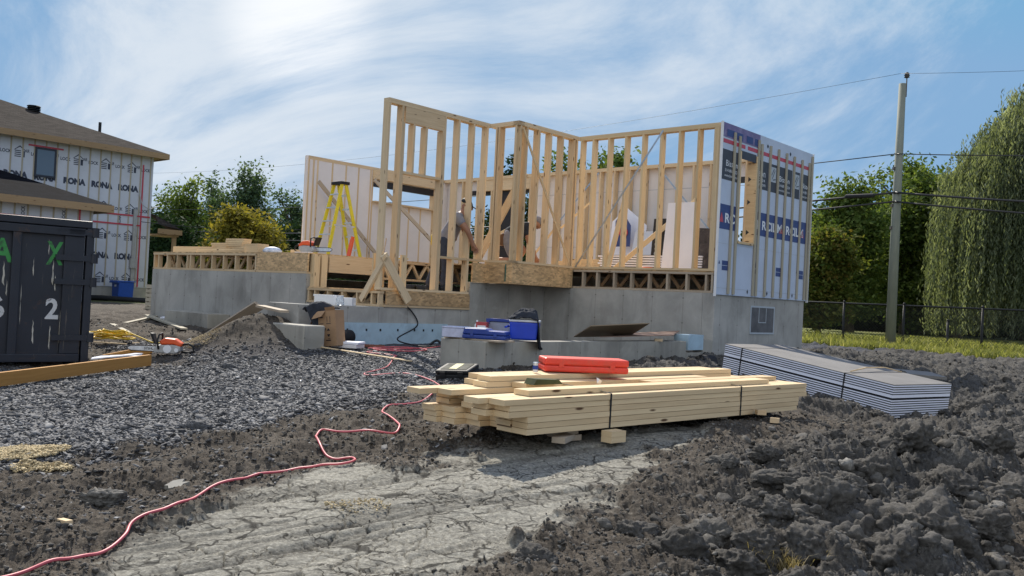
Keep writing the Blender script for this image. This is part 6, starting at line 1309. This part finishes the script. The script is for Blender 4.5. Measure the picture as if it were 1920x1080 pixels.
def willow(name, label, px, Y, top_px, half_px, nstr=900, seed=0, floor_=.9, cat='tree', group=None, mat='leaf_willow'):
    P = PD(px, 575, Y); bz = Gz(P.x, P.y); topz = PD(px, top_px, Y).z; H = topz-bz; W_ = half_px/FPX*Y
    t_ = thing(name, label, cat, (P.x, P.y, bz), 0, group); L = []
    for k in range(15):
        a = rng.random()*6.28; rr = W_*(.15+.6*rng.random()); zz = H*(.93-.42*(rr/W_)**1.5-.10*rng.random()); L.append((math.cos(a)*rr, math.sin(a)*rr, zz))
    trunk_mesh(t_, H, .38, [(H*.3, *l) for l in L], hfrac=.7)
    C = []; Ta = []; T = []
    # strands hang in bundles from bough ends
    nb = nstr//14
    for b_ in range(nb):
        a = rng.random()*6.28; rr = W_*(rng.random()**.55); zt_ = H*(1.0-.46*(rr/W_)**2.0-.13*rng.random()); cx, cy = math.cos(a)*rr, math.sin(a)*rr
        ln0 = (1.2+2.6*rng.random())*(H/9)*(.6+.9*(rr/W_)); tb = .5+.27*rng.normal()
        m_ = 9+int(rng.random()*10)
        for s_ in range(m_):
            x0, y0 = cx+rng.normal()*.42, cy+rng.normal()*.42; z0 = zt_+rng.normal()*.25; ln = min(ln0*(.5+.8*rng.random()), z0-.25*rng.random()*floor_-.2); n_ = int(ln/.08)
            if n_ < 3: continue
            s = np.arange(n_)/n_; out = np.array([math.cos(a), math.sin(a)])*.35*(1-(1-s)**2)[:, None]
            C.append(np.stack([x0+out[:, 0]+.05*rng.normal(size=n_)+.1*np.sin(s*4+s_), y0+out[:, 1]+.05*rng.normal(size=n_), z0-s*ln+.25*np.sin(s*3.1)*(1-s)], 1)); T.append(np.full(n_, tb)+.14*rng.normal(size=n_)); Ta.append(np.stack([.35*rng.normal(size=n_), .35*rng.normal(size=n_), -np.ones(n_)], 1))
    C = np.concatenate(C); Ta = np.concatenate(Ta); T = np.clip(np.concatenate(T), 0, 1); Ta /= np.linalg.norm(Ta, axis=1)[:, None]; n_ = len(C); Nn = np.cross(Ta, unit(n_)); Nn /= np.linalg.norm(Nn, axis=1)[:, None]
    V, F = quads(C, Nn, Ta, .04+.035*rng.random(n_), .15+.13*rng.random(n_)); npmesh('crown', V, F, M[mat], t_, attrs=dict(tone=np.repeat(T, 4)))
    # inner dark body
    return t_
# left background
tree('leafy_tree', 'bright green loose tree nearest the wrapped house in the left background', 336, 52, 336, 48, 0, 'leaf_green', shape='loose', nl=16, ncl=480, per=15, crown_bot=.12)
tree('sparse_tree', 'tall thin tree with airy twigs right of the bright green tree', 392, 58, 318, 30, 0, 'leaf_blue', shape='loose', ncl=130, per=11, nl=12, crown_bot=.2, leaf=.18)
tree('leafy_tree', 'dark blue green tree standing highest behind the golden shrub', 452, 54, 312, 62, 0, 'leaf_blue', shape='oak', ncl=520, per=15, nl=18, crown_bot=.15)
tree('leafy_tree', 'dark tree at the right end of the left background row', 540, 60, 356, 60, 0, 'leaf_blue', shape='oak', ncl=520, per=15, nl=16, crown_bot=.05)
tree('leafy_tree', 'low dark tree filling the gap left of the golden shrub', 300, 47, 400, 60, 0, 'leaf_dark', shape='dome', ncl=420, per=15, nl=14, crown_bot=.0)
tree('leafy_tree', 'low dark tree between the deck pile and the stepladder wall', 560, 50, 425, 70, 0, 'leaf_dark', shape='dome', ncl=420, per=15, nl=14, crown_bot=.0)
tree('golden_shrub', 'rounded golden green shrub tree behind the deck lumber pile', 440, 36, 391, 98, 0, 'leaf_gold', shape='dome', ncl=900, per=17, nl=26, crown_bot=.05, leaf=.15, spread=.22)
for k, (px_, Y_, tp, hw, mt) in enumerate([(230, 75, 395, 90, 'leaf_dark'), (400, 80, 410, 120, 'leaf_dark'), (620, 75, 400, 110, 'leaf_dark')]):
    tree('distant_tree', ['distant dark tree directly behind the wrapped house edge', 'distant dark tree behind the golden shrub', 'distant dark tree behind the stepladder'][k], px_, Y_, tp, hw, 0, mt, shape='dome', ncl=380, per=15, nl=14, crown_bot=0, leaf=.4, spread=.6)
# seen through and above the framing
tree('spruce_tree', 'narrow dark spruce rising behind the bay studs', 947, 44, 292, 26, 0, 'leaf_dark', shape='cone', ncl=420, per=15, nl=20, crown_bot=.1, leaf=.16, spread=.2)
tree('leafy_tree', 'green tree whose ragged top shows over the back wall', 1135, 36, 280, 78, 0, 'leaf_green', shape='oak', ncl=620, per=15, nl=20, crown_bot=.2, leaf=.17, spread=.25)
tree('leafy_tree', 'smaller green tree showing between the bay studs', 1045, 40, 292, 40, 0, 'leaf_green', shape='oak', ncl=380, per=14, nl=14, crown_bot=.2, leaf=.18)
tree('leafy_tree', 'dark bushy tree seen through the patio opening', 930, 50, 395, 85, 0, 'leaf_dark', shape='dome', ncl=620, per=15, nl=18, crown_bot=0)
tree('leafy_tree', 'dark tree behind the back wall opening, right part', 1010, 55, 352, 70, 0, 'leaf_dark', shape='dome', ncl=520, per=15, nl=18, crown_bot=0)
# right background
tree('leafy_tree', 'pale green airy tree above the corner of the wrapped wall', 1590, 47, 336, 78, 0, 'leaf_green', shape='oak', ncl=720, per=15, nl=22, crown_bot=.1, leaf=.19)
tree('autumn_tree', 'tree turning orange brown beside the printed wall', 1540, 41, 425, 66, 0, 'leaf_autumn', shape='dome', ncl=720, per=16, nl=20, crown_bot=.12, leaf=.16, spread=.25)
tree('leafy_tree', 'large dense green tree behind the utility pole', 1700, 50, 300, 115, 0, 'leaf_green', shape='oak', ncl=1200, per=16, nl=28, crown_bot=.08, leaf=.2)
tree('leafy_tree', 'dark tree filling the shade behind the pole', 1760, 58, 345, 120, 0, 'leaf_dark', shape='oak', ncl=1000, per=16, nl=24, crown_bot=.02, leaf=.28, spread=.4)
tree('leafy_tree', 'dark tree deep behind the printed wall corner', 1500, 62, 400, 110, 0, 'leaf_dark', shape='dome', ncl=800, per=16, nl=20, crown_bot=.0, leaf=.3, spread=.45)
tree('leafy_tree', 'pale tree crown rising just left of the big weeping willow', 1795, 46, 290, 50, 0, 'leaf_willow', shape='oak', ncl=560, per=15, nl=18, crown_bot=.2, leaf=.15)
willow('willow_tree', 'big weeping willow with long hanging strands at the right edge', 1985, 37, 135, 185, nstr=8500)
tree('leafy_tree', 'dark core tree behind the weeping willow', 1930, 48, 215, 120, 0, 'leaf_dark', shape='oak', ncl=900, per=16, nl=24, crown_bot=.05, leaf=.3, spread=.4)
tree('leafy_tree', 'dark tree closing the gap just left of the pole', 1640, 57, 362, 85, 0, 'leaf_dark', shape='dome', ncl=800, per=15, nl=20, crown_bot=0, leaf=.24, spread=.4)
tree('leafy_tree', 'mid green tree between the pole and the weeping willow', 1735, 52, 322, 72, 0, 'leaf_green', shape='oak', ncl=800, per=15, nl=22, crown_bot=.02, leaf=.18)
for k, px_ in enumerate((1540, 1640, 1730, 1830, 1930)):
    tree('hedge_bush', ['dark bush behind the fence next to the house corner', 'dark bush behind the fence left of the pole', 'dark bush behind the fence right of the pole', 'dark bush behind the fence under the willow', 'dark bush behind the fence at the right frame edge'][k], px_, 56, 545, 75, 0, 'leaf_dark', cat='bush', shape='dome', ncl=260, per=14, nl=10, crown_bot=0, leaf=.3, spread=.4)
# far treeline
def treeline(name, pts, hgt, mat):
    C = []; T = []
    for (x, y) in pts:
        for _ in range(90):
            h_ = hgt*(.55+.45*rng.random()); u = unit(60); P = np.array([x+rng.normal()*6, y+rng.normal()*4, -.9+h_*rng.random()])+u*rng.random((60, 1))*np.array([3, 3, 2.2]); C.append(P); T.append(np.full(60, np.clip(.45+.2*rng.normal(), 0, 1)))
    C = np.concatenate(C); T = np.concatenate(T); n_ = len(C); Nn = unit(n_); Ta = np.cross(Nn, unit(n_)); Ta /= np.linalg.norm(Ta, axis=1)[:, None]; V, F = quads(C, Nn, Ta, np.full(n_, .8), np.full(n_, 1.1))
    return npmesh(name, V, F, M[mat], attrs=dict(tone=np.repeat(T, 4)))
tl = [(130*math.sin(R(a)), 130*math.cos(R(a))) for a in range(-44, 46, 4)]
tag(treeline('far_wood', tl, 9, 'leaf_dark'), 'far wood closing the horizon behind everything', 'wood', kind='stuff')

# ------------------------------------------------------------------ grass by the fence
def blades(name, x, y, h, lean, mat, label, w=.012):
    n_ = len(x); z = surf(x, y); a = rng.random(n_)*6.28; dx_, dy_ = np.cos(a)*lean, np.sin(a)*lean; b_ = rng.random(n_)*6.28; wx, wy = np.cos(b_)*w, np.sin(b_)*w
    P0 = np.stack([x-wx, y-wy, z-.02], 1); P1 = np.stack([x+wx, y+wy, z-.02], 1); P2 = np.stack([x+dx_*h*.5+wx*.6, y+dy_*h*.5+wy*.6, z+h*.6], 1); P3 = np.stack([x+dx_*h, y+dy_*h, z+h*(1-lean*.3)], 1)
    P4 = np.stack([x+dx_*h*.5-wx*.6, y+dy_*h*.5-wy*.6, z+h*.6], 1); V = np.stack([P0, P1, P2, P3, P4], 1).reshape(-1, 3); k = np.arange(n_)*5
    F = [np.stack([k, k+1, k+2, k+4], 1), np.stack([k+4, k+2, k+3], 1)]
    return tag(npmesh(name, V, F, M[mat], attrs=dict(tone=np.repeat(np.clip(rng.normal(.45, .25, n_), 0, 1), 5))), label, 'grass', kind='stuff')
n_ = 60000; lx = rng.uniform(-1, 16, n_); ly = 13.2+rng.random(n_)**1.2*6; pp = S0+Vector(); x = S0.x+AX.x*lx+BY.x*ly; y = S0.y+AX.y*lx+BY.y*ly
blades('long_grass', x, y, (.06+.24*rng.random(n_)**2)*np.where(abs(ly-15.95) < .5, 1.7, 1), .5, 'grass_blade', 'long yellow green grass growing along the chain link fence', .014)
n_ = 40000; lx = rng.uniform(-2, 26, n_); ly = 18+rng.random(n_)*14; x = S0.x+AX.x*lx+BY.x*ly; y = S0.y+AX.y*lx+BY.y*ly
blades('lawn_grass', x, y, .08+.12*rng.random(n_), .5, 'grass_blade', 'mown green lawn beyond the chain link fence', .03)
p = GP(1470, 1060); n_ = 300; x = p.x+rng.normal(size=n_)*.07; y = p.y+rng.normal(size=n_)*.05
blades('dry_grass_tuft', x, y, .04+.09*rng.random(n_), .9, 'straw', 'dry straw coloured grass tuft among the foreground clods', .0016)
p = GP(60, 862)
# sawdust patches
def sawdust(px, py, rx, ry, n_, label):
    p = GP(px, py); a = rng.random(n_)*6.28; r_ = rng.random(n_)**.6; x = p.x+np.cos(a)*r_*rx; y = p.y+np.sin(a)*r_*ry; sz = .004+.009*rng.random(n_)**2
    z = surf(x, y)+.012*(1-r_)+sz*.5+.012; o = scatter('sawdust', CHIPS[:3], np.stack([x, y, z], 1), sz, .5, rng.random(n_), M['sawdust'], tilt=.6); tag(o, label, 'sawdust', kind='stuff')
M['sawdust'] = tone_mat('sawdust', [(0.42, 0.33, 0.19), (0.52, 0.42, 0.25), (0.62, 0.52, 0.34)], .95, 60, .2)
sawdust(35, 856, .30, .26, 9000, 'patch of pale yellow sawdust on the gravel at the left edge')
sawdust(78, 882, .18, .10, 1800, 'thin outer scatter of sawdust below the main patch')
sawdust(670, 955, .16, .10, 160, 'faint dusting of sawdust on the smooth clay')
sawdust(365, 645, .35, .3, 1200, 'pale shavings on the dirt by the low footing')

# ------------------------------------------------------------------ fence, pole and wires
FY = 15.95
def chainlink():
    m, n, l, b = newmat('chain_link'); uv = n.new('ShaderNodeUVMap'); b.inputs['Base Color'].default_value = (.02, .022, .022, 1); b.inputs['Roughness'].default_value = .5
    sx = n.new('ShaderNodeSeparateXYZ'); l.new(uv.outputs[0], sx.inputs[0]); outs = []
    for op in ('ADD', 'SUBTRACT'):
        a = n.new('ShaderNodeMath'); a.operation = op; l.new(sx.outputs[0], a.inputs[0]); l.new(sx.outputs[1], a.inputs[1])
        q = n.new('ShaderNodeMath'); q.operation = 'PINGPONG'; l.new(a.outputs[0], q.inputs[0]); q.inputs[1].default_value = .0425
        c = n.new('ShaderNodeMath'); c.operation = 'LESS_THAN'; l.new(q.outputs[0], c.inputs[0]); c.inputs[1].default_value = .0048; outs.append(c.outputs[0])
    mx_ = n.new('ShaderNodeMath'); mx_.operation = 'MAXIMUM'; l.new(outs[0], mx_.inputs[0]); l.new(outs[1], mx_.inputs[1]); l.new(mx_.outputs[0], b.inputs['Alpha']); return m
M['chain_link'] = chainlink()
fp = HL(0, FY); fen = thing('chain_link_fence', 'black chain link fence running past the house in front of the trees', 'fence', (fp.x, fp.y, -.85), TH)
posts = [-12.5, -9.5, -6.5, -3.5, -1.4, 1.15, 2.35, 2.78, 3.9, 4.72, 6.3, 8.6, 10.9, 13.2]
f = MB(); f.tube([(-12.5, 0, 1.21), (13.2, 0, 1.21)], .024, 8); f.build('top_rail', M['black_plastic'], fen, smooth=True)
for q in posts:
    g = MB(); hh = 1.24 if q not in (3.9,) else .85; g.tube([(q, 0, -.3), (q, 0, hh)], .032, 10); g.lathe([(.04, hh), (.035, hh+.03), (.01, hh+.05)], (q, 0, 0), 10); g.build('fence_post', M['black_plastic'], fen, smooth=True)
f = MB(); f.quad((-12.5, .035, .02), (13.2, .035, .02), (13.2, .035, 1.20), (-12.5, .035, 1.20), [(0, 0), (25.7, 0), (25.7, 1.18), (0, 1.18)]); f.build('wire_mesh', M['chain_link'], fen)
def utility_pole(label, x, y, top, hw=True):
    t_ = thing('utility_pole', label, 'pole', HL(x, y, -.87), 0); H = top+.87
    mb = MB(); mb.tube([(0, 0, -.5), (0, 0, H*.5), (.02, 0, H)], [.135, .115, .092], 20); mb.build('shaft', M['pole'], t_, smooth=True)
    mb = MB(); mb.beam((.13, 0, H-.35), (.13, 0, H+.18), .02, .03, up=(0, 1, 0)); mb.build('bracket', M['iron'], t_)
    mb = MB(); mb.lathe([(.03, 0), (.075, .02), (.05, .05), (.08, .07), (.05, .10), (.07, .12), (.02, .16)], (.13, 0, H+.16), 12); mb.build('insulator', M['iron'], t_, smooth=True)
    mb = MB()
    for z_ in (H-3.3, H-3.9, H-2.3): mb.box(-.14, -.09, -.05, .05, z_-.04, z_+.04)
    mb.build('clamp', M['iron'], t_); return t_
PX_, PY_ = 2.57, 15.62; PT = PD(1690, 157, HL(PX_, PY_).y).z
utility_pole('grey green wooden utility pole rising in front of the fence', PX_, PY_, PT)
utility_pole('next utility pole far along the line behind the left framing', -45, PY_, PT-.2)
def wirez(px, py): return PD(px, py, HL(PX_, PY_).y).z
def wire(name, label, zz, sag, r_, rise=0, x0=-45, x1=27):
    mb = MB()
    for a, b_ in ((PX_, x0), (PX_, x1)):
        pts = []
        for k in range(33): t = k/32; x_ = a+(b_-a)*t; pts.append(HL(x_, PY_-.12, zz+rise*t-4*sag*t*(1-t)))
        mb.tube(pts, r_, 6)
    # run on past the far pole
    pts = [HL(x0-20*t, PY_-.12+6*t*0, zz+rise-4*sag*t*(1-t)) for t in np.linspace(0, 1, 17)]; mb.tube(pts, r_, 6)
    tag(mb.build(name, M['wire'], smooth=True), label, 'wire')
wire('power_line', 'thin top wire between the tips of the utility poles', PT+.25, .75, .0045)
wire('power_line', 'middle wire crossing the pole below its top', wirez(1690, 290), .6, .014, .0)
wire('cable_bundle', 'thick upper black cable bundle on the pole', wirez(1685, 362), .8, .030)
wire('cable_bundle', 'thick lower black cable bundle on the pole', wirez(1685, 379), .9, .026)
mb = MB(); q = HL(PX_-.95, PY_-.12, wirez(1685, 362)-.06); mb.tube([q-AX*.42, q-AX*.38, q+AX*.38, q+AX*.42], [.02, .06, .06, .02], 10); tag(mb.build('splice_case', M['black_plastic']), 'short black splice case on the upper cable left of the pole', 'splice')
mb = MB(); a = HL(-18.0, PY_, wirez(1685, 379)-.2); mb.tube([a.lerp(Vector((-15.2, 36.4, 2.4)), t)+Vector((0, 0, -1.2*t*(1-t))) for t in np.linspace(0, 1, 12)], .014, 6); tag(mb.build('service_wire', M['wire']), 'black service wire sloping to the wrapped house', 'wire')
mb = MB(); mb.tube([(0, 0, 0), (.2, .05, 0)], .16, 16); o = mb.build('drain_pipe', M['black_plastic']); p = GP(1320, 690); o.location = (p.x, p.y+.25, p.z+.02); tag(o, 'dark pipe mouth in the ground at the end of the low front wall', 'pipe')

# ------------------------------------------------------------------ workers
def skin_body(name, joints, edges, mat, parent=None, sub=2):
    """joints: name -> (pos, radius or (rx,ry)); one continuous skinned surface"""
    K_ = 1.28 if name != 'x' else 1; joints = {k: (v[0], (tuple(q*K_ for q in v[1]) if isinstance(v[1], tuple) else (v[1]*K_ if v[1] > .012 else v[1]*1.1))) for k, v in joints.items()}; names_ = list(joints); me = bpy.data.meshes.new(name); me.from_pydata([joints[k][0] for k in names_], [(names_.index(a), names_.index(b_)) for a, b_ in edges], [])
    o = bpy.data.objects.new(name, me); COL.objects.link(o); o.modifiers.new('s', 'SKIN'); o.modifiers.new('d', 'SUBSURF').levels = sub; o.modifiers['d'].render_levels = sub
    for i, k in enumerate(names_):
        r_ = joints[k][1]; me.skin_vertices[0].data[i].radius = (r_, r_) if not isinstance(r_, tuple) else r_; me.skin_vertices[0].data[i].use_root = (i == 0)
    dg = bpy.context.evaluated_depsgraph_get(); nm_ = bpy.data.meshes.new_from_object(o.evaluated_get(dg)); bpy.data.objects.remove(o); nm_.name = name
    nm_.materials.clear(); nm_.materials.append(mat); nm_.polygons.foreach_set('use_smooth', [True]*len(nm_.polygons)); o2 = bpy.data.objects.new(name, nm_); COL.objects.link(o2)
    if parent: o2.parent = parent
    return o2
def worker(label, loc, rz, pose, mats, headgear):
    """pose: dict of joint positions; builds body in skin, clothes as slightly larger shells"""
    t_ = thing('person', label, 'person', loc, rz); J = pose
    E_ = [('pelvis', 'waist'), ('waist', 'chest'), ('chest', 'neck'), ('neck', 'head0'), ('head0', 'head1'), ('head1', 'head2')]
    Jb = dict(pelvis=(J['pelvis'], (.125, .10)), waist=(J['waist'], (.105, .085)), chest=(J['chest'], (.145, .10)), neck=(J['neck'], .052), head0=(J['head0'], .062), head1=(J['head1'], (.078, .095)), head2=(J['head2'], (.06, .07)))
    for s_ in 'LR':
        Jb.update({'sh'+s_: (J['sh'+s_], .062), 'el'+s_: (J['el'+s_], .042), 'wr'+s_: (J['wr'+s_], .028), 'pa'+s_: (J['pa'+s_], (.040, .018)), 'hp'+s_: (J['hp'+s_], .085), 'kn'+s_: (J['kn'+s_], .062), 'an'+s_: (J['an'+s_], .04), 'to'+s_: (J['to'+s_], .035)})
        E_ += [('chest', 'sh'+s_), ('sh'+s_, 'el'+s_), ('el'+s_, 'wr'+s_), ('wr'+s_, 'pa'+s_), ('pelvis', 'hp'+s_), ('hp'+s_, 'kn'+s_), ('kn'+s_, 'an'+s_), ('an'+s_, 'to'+s_)]
        w_, p_ = Vector(J['wr'+s_]), Vector(J['pa'+s_]); d_ = (p_-w_).normalized(); sd_ = d_.cross(Vector((0, 1, .2))).normalized(); dn = d_.cross(sd_)
        for k in range(4):
            a = p_+d_*.03+sd_*(.024*(k-1.5)); l_ = [.058, .07, .066, .05][k]; m_ = a+d_*l_*.55+dn*.012; e = m_+d_*l_*.35+dn*.03
            Jb.update({'f%s%da' % (s_, k): (a, .0095), 'f%s%db' % (s_, k): (m_, .0085), 'f%s%dc' % (s_, k): (e, .007)}); E_ += [('pa'+s_, 'f%s%da' % (s_, k)), ('f%s%da' % (s_, k), 'f%s%db' % (s_, k)), ('f%s%db' % (s_, k), 'f%s%dc' % (s_, k))]
        a = w_+d_*.03-sd_*.035; b2 = a+d_*.035-sd_*.02; Jb.update({'t%sa' % s_: (a, .011), 't%sb' % s_: (b2, .009), 't%sc' % s_: (b2+d_*.025, .008)}); E_ += [('wr'+s_, 't%sa' % s_), ('t%sa' % s_, 't%sb' % s_), ('t%sb' % s_, 't%sc' % s_)]
    h1 = Vector(J['head1']); fd = Vector(J['face']).normalized(); up_ = (Vector(J['head2'])-Vector(J['head0'])).normalized(); sd = fd.cross(up_).normalized()
    Jb['nose'] = (h1+fd*.115-up_*.02, .014); E_.append(('head1', 'nose')); Jb['chin'] = (Vector(J['head0'])+fd*.06-up_*.0, .035); E_.append(('head0', 'chin'))
    for s_ in (-1, 1): Jb['ear%d' % s_] = (h1+sd*s_*.09-up_*.01, (.022, .014)); E_.append(('head1', 'ear%d' % s_))
    skin_body('body', Jb, E_, M[mats['skin']], t_)
    for s_ in (-1, 1):
        mb = MB(); mb.lathe([(.001, -.011), (.008, -.008), (.011, 0), (.008, .008), (.001, .011)], tuple(h1+fd*.088+sd*s_*.032+up_*.012), 10); mb.build('eye', M['white_plastic'], t_, smooth=True)
    mb = MB(); mb.beam(h1+fd*.085-up_*.062-sd*.024, h1+fd*.085-up_*.062+sd*.024, .008, .008); mb.build('mouth', M['red_wood'], t_)
    # shirt
    Js = dict(chest=(J['chest'], (.175, .13)), waist=(J['waist'], (.155, .13)), hem=(Vector(J['pelvis']).lerp(Vector(J['waist']), -.5), (.172, .142)), neckb=(Vector(J['chest']).lerp(Vector(J['neck']), .7), .075))
    Es = [('chest', 'waist'), ('waist', 'hem'), ('chest', 'neckb')]
    for s_ in 'LR': Js['sh'+s_] = (J['sh'+s_], .078); Js['sl'+s_] = (Vector(J['sh'+s_]).lerp(Vector(J['el'+s_]), .62), .062); Es += [('chest', 'sh'+s_), ('sh'+s_, 'sl'+s_)]
    skin_body('shirt', Js, Es, M[mats['shirt']], t_)
    Jt = dict(pelvis=(J['pelvis'], (.165, .135)), wb=(Vector(J['pelvis']).lerp(Vector(J['waist']), .75), (.145, .12))); Et = [('pelvis', 'wb')]
    for s_ in 'LR':
        Jt['hp'+s_] = (J['hp'+s_], .112); Jt['kn'+s_] = (J['kn'+s_], .082 if not mats.get('shorts') else .085)
        Et += [('pelvis', 'hp'+s_), ('hp'+s_, 'kn'+s_)]
        if not mats.get('shorts'): Jt['an'+s_] = (J['an'+s_], .068); Et.append(('kn'+s_, 'an'+s_))
        else: Jt['kn'+s_] = (Vector(J['hp'+s_]).lerp(Vector(J['kn'+s_]), .9), .09)
    skin_body('shorts' if mats.get('shorts') else 'trousers', Jt, Et, M[mats['legs']], t_)
    for s_ in 'LR':
        a, b_ = Vector(J['an'+s_]), Vector(J['to'+s_]); skin_body('boot', dict(h=(a+Vector((0, 0, .05)), .062), a=(a, .062), m=(a.lerp(b_, .55)+Vector((0, 0, -.012)), (.05, .045)), t=(b_, (.045, .035))), [('h', 'a'), ('a', 'm'), ('m', 't')], M[mats['boot']], t_)
    # belt and hat
    mb = MB(); pv = Vector(J['pelvis']).lerp(Vector(J['waist']), .35); mb.lathe([(.165, -.03), (.17, 0), (.165, .03)], tuple(pv), 24, 1, .85); bl = mb.build('tool_belt', M['leather'], t_, smooth=True)
    mb = MB(); mb.box(-.20, -.12, -.10, .10, -.20, .0); mb.v = [v+pv for v in mb.v]; mb.build('pouch', M['leather'], bl)
    if headgear:
        mb = MB(); c = h1+up_*.035-fd*.01; N_ = 16; V = []
        for i in range(7):
            ph = i/6*math.pi/2
            for k in range(N_): a = 6.283*k/N_; V.append(c+sd*(math.cos(a)*.098*math.cos(ph))+fd*(math.sin(a)*.115*math.cos(ph))+up_*(.10*math.sin(ph)))
        mb.add(V, [[i*N_+k, i*N_+(k+1) % N_, (i+1)*N_+(k+1) % N_, (i+1)*N_+k] for i in range(6) for k in range(N_)])
        mb.add([c+sd*.08+fd*.09, c+sd*.05+fd*.18-up_*.01, c-sd*.05+fd*.18-up_*.01, c-sd*.08+fd*.09, c+sd*.08+fd*.09+up_*.012, c+sd*.05+fd*.18+up_*.0, c-sd*.05+fd*.18+up_*.0, c-sd*.08+fd*.09+up_*.012], [[3, 2, 1, 0], [4, 5, 6, 7], [0, 1, 5, 4], [1, 2, 6, 5], [2, 3, 7, 6]])
        mb.build('cap', M[headgear], t_, smooth=False)
    return t_
# figure faces +x; y to its left. Standing worker bends forward, working to the right
W1 = dict(pelvis=(0, 0, .92), waist=(.05, 0, 1.05), chest=(.17, 0, 1.27), neck=(.27, 0, 1.42), head0=(.31, 0, 1.47), head1=(.34, 0, 1.545), head2=(.33, 0, 1.63), face=(1, .1, -.45),
    shL=(.19, .19, 1.33), elL=(.33, .25, 1.07), wrL=(.47, .16, .88), paL=(.51, .13, .81), shR=(.19, -.19, 1.33), elR=(.40, -.24, 1.10), wrR=(.50, -.18, .86), paR=(.53, -.16, .79),
    hpL=(-.01, .10, .86), knL=(-.16, .13, .48), anL=(-.30, .14, .09), toL=(-.17, .17, .04), hpR=(.02, -.10, .86), knR=(.06, -.13, .48), anR=(.02, -.14, .09), toR=(.17, -.17, .04))
w1 = worker('worker in grey shirt and dark trousers standing in the entry behind the studs', HL(-.42, 1.80, ZE), TH+R(38), W1, dict(skin='skin_tan', shirt='cloth_grey', legs='cloth_jeans', boot='cloth_dark'), 'black_plastic')
mb = MB(); mb.tube([(-.26+.0*k, .02+math.cos(a)*.05, .93+math.sin(a)*.085) for k, a in enumerate(np.linspace(0, 12.5, 36))], .010, 6); mb.v = [v+Vector((0, 0, 0)) for v in mb.v]; o = mb.build('hose_coil', M['rope'], smooth=True); o.location = w1.location; o.rotation_euler = w1.rotation_euler; tag(o, 'small pale yellow hose loop hanging from the belt of the standing worker', 'hose')
W2 = dict(pelvis=(0, 0, .52), waist=(.09, 0, .60), chest=(.26, 0, .70), neck=(.40, 0, .74), head0=(.44, 0, .75), head1=(.50, 0, .79), head2=(.54, 0, .86), face=(1, .1, -.9),
    shL=(.30, .19, .70), elL=(.40, .22, .42), wrL=(.50, .16, .20), paL=(.54, .14, .13), shR=(.30, -.19, .70), elR=(.42, -.22, .42), wrR=(.50, -.18, .18), paR=(.53, -.16, .11),
    hpL=(.0, .10, .47), knL=(.30, .16, .30), anL=(.14, .16, .08), toL=(.28, .18, .03), hpR=(.0, -.10, .47), knR=(.16, -.16, .07), anR=(-.22, -.16, .07), toR=(-.30, -.16, .04))
worker('second worker crouching on the main floor behind the bay studs', HL(-.12, 3.1, ZF), TH+R(40), W2, dict(skin='skin', shirt='cloth_dark', legs='cloth_grey', boot='white_plastic', shorts=True), 'cloth_grey')
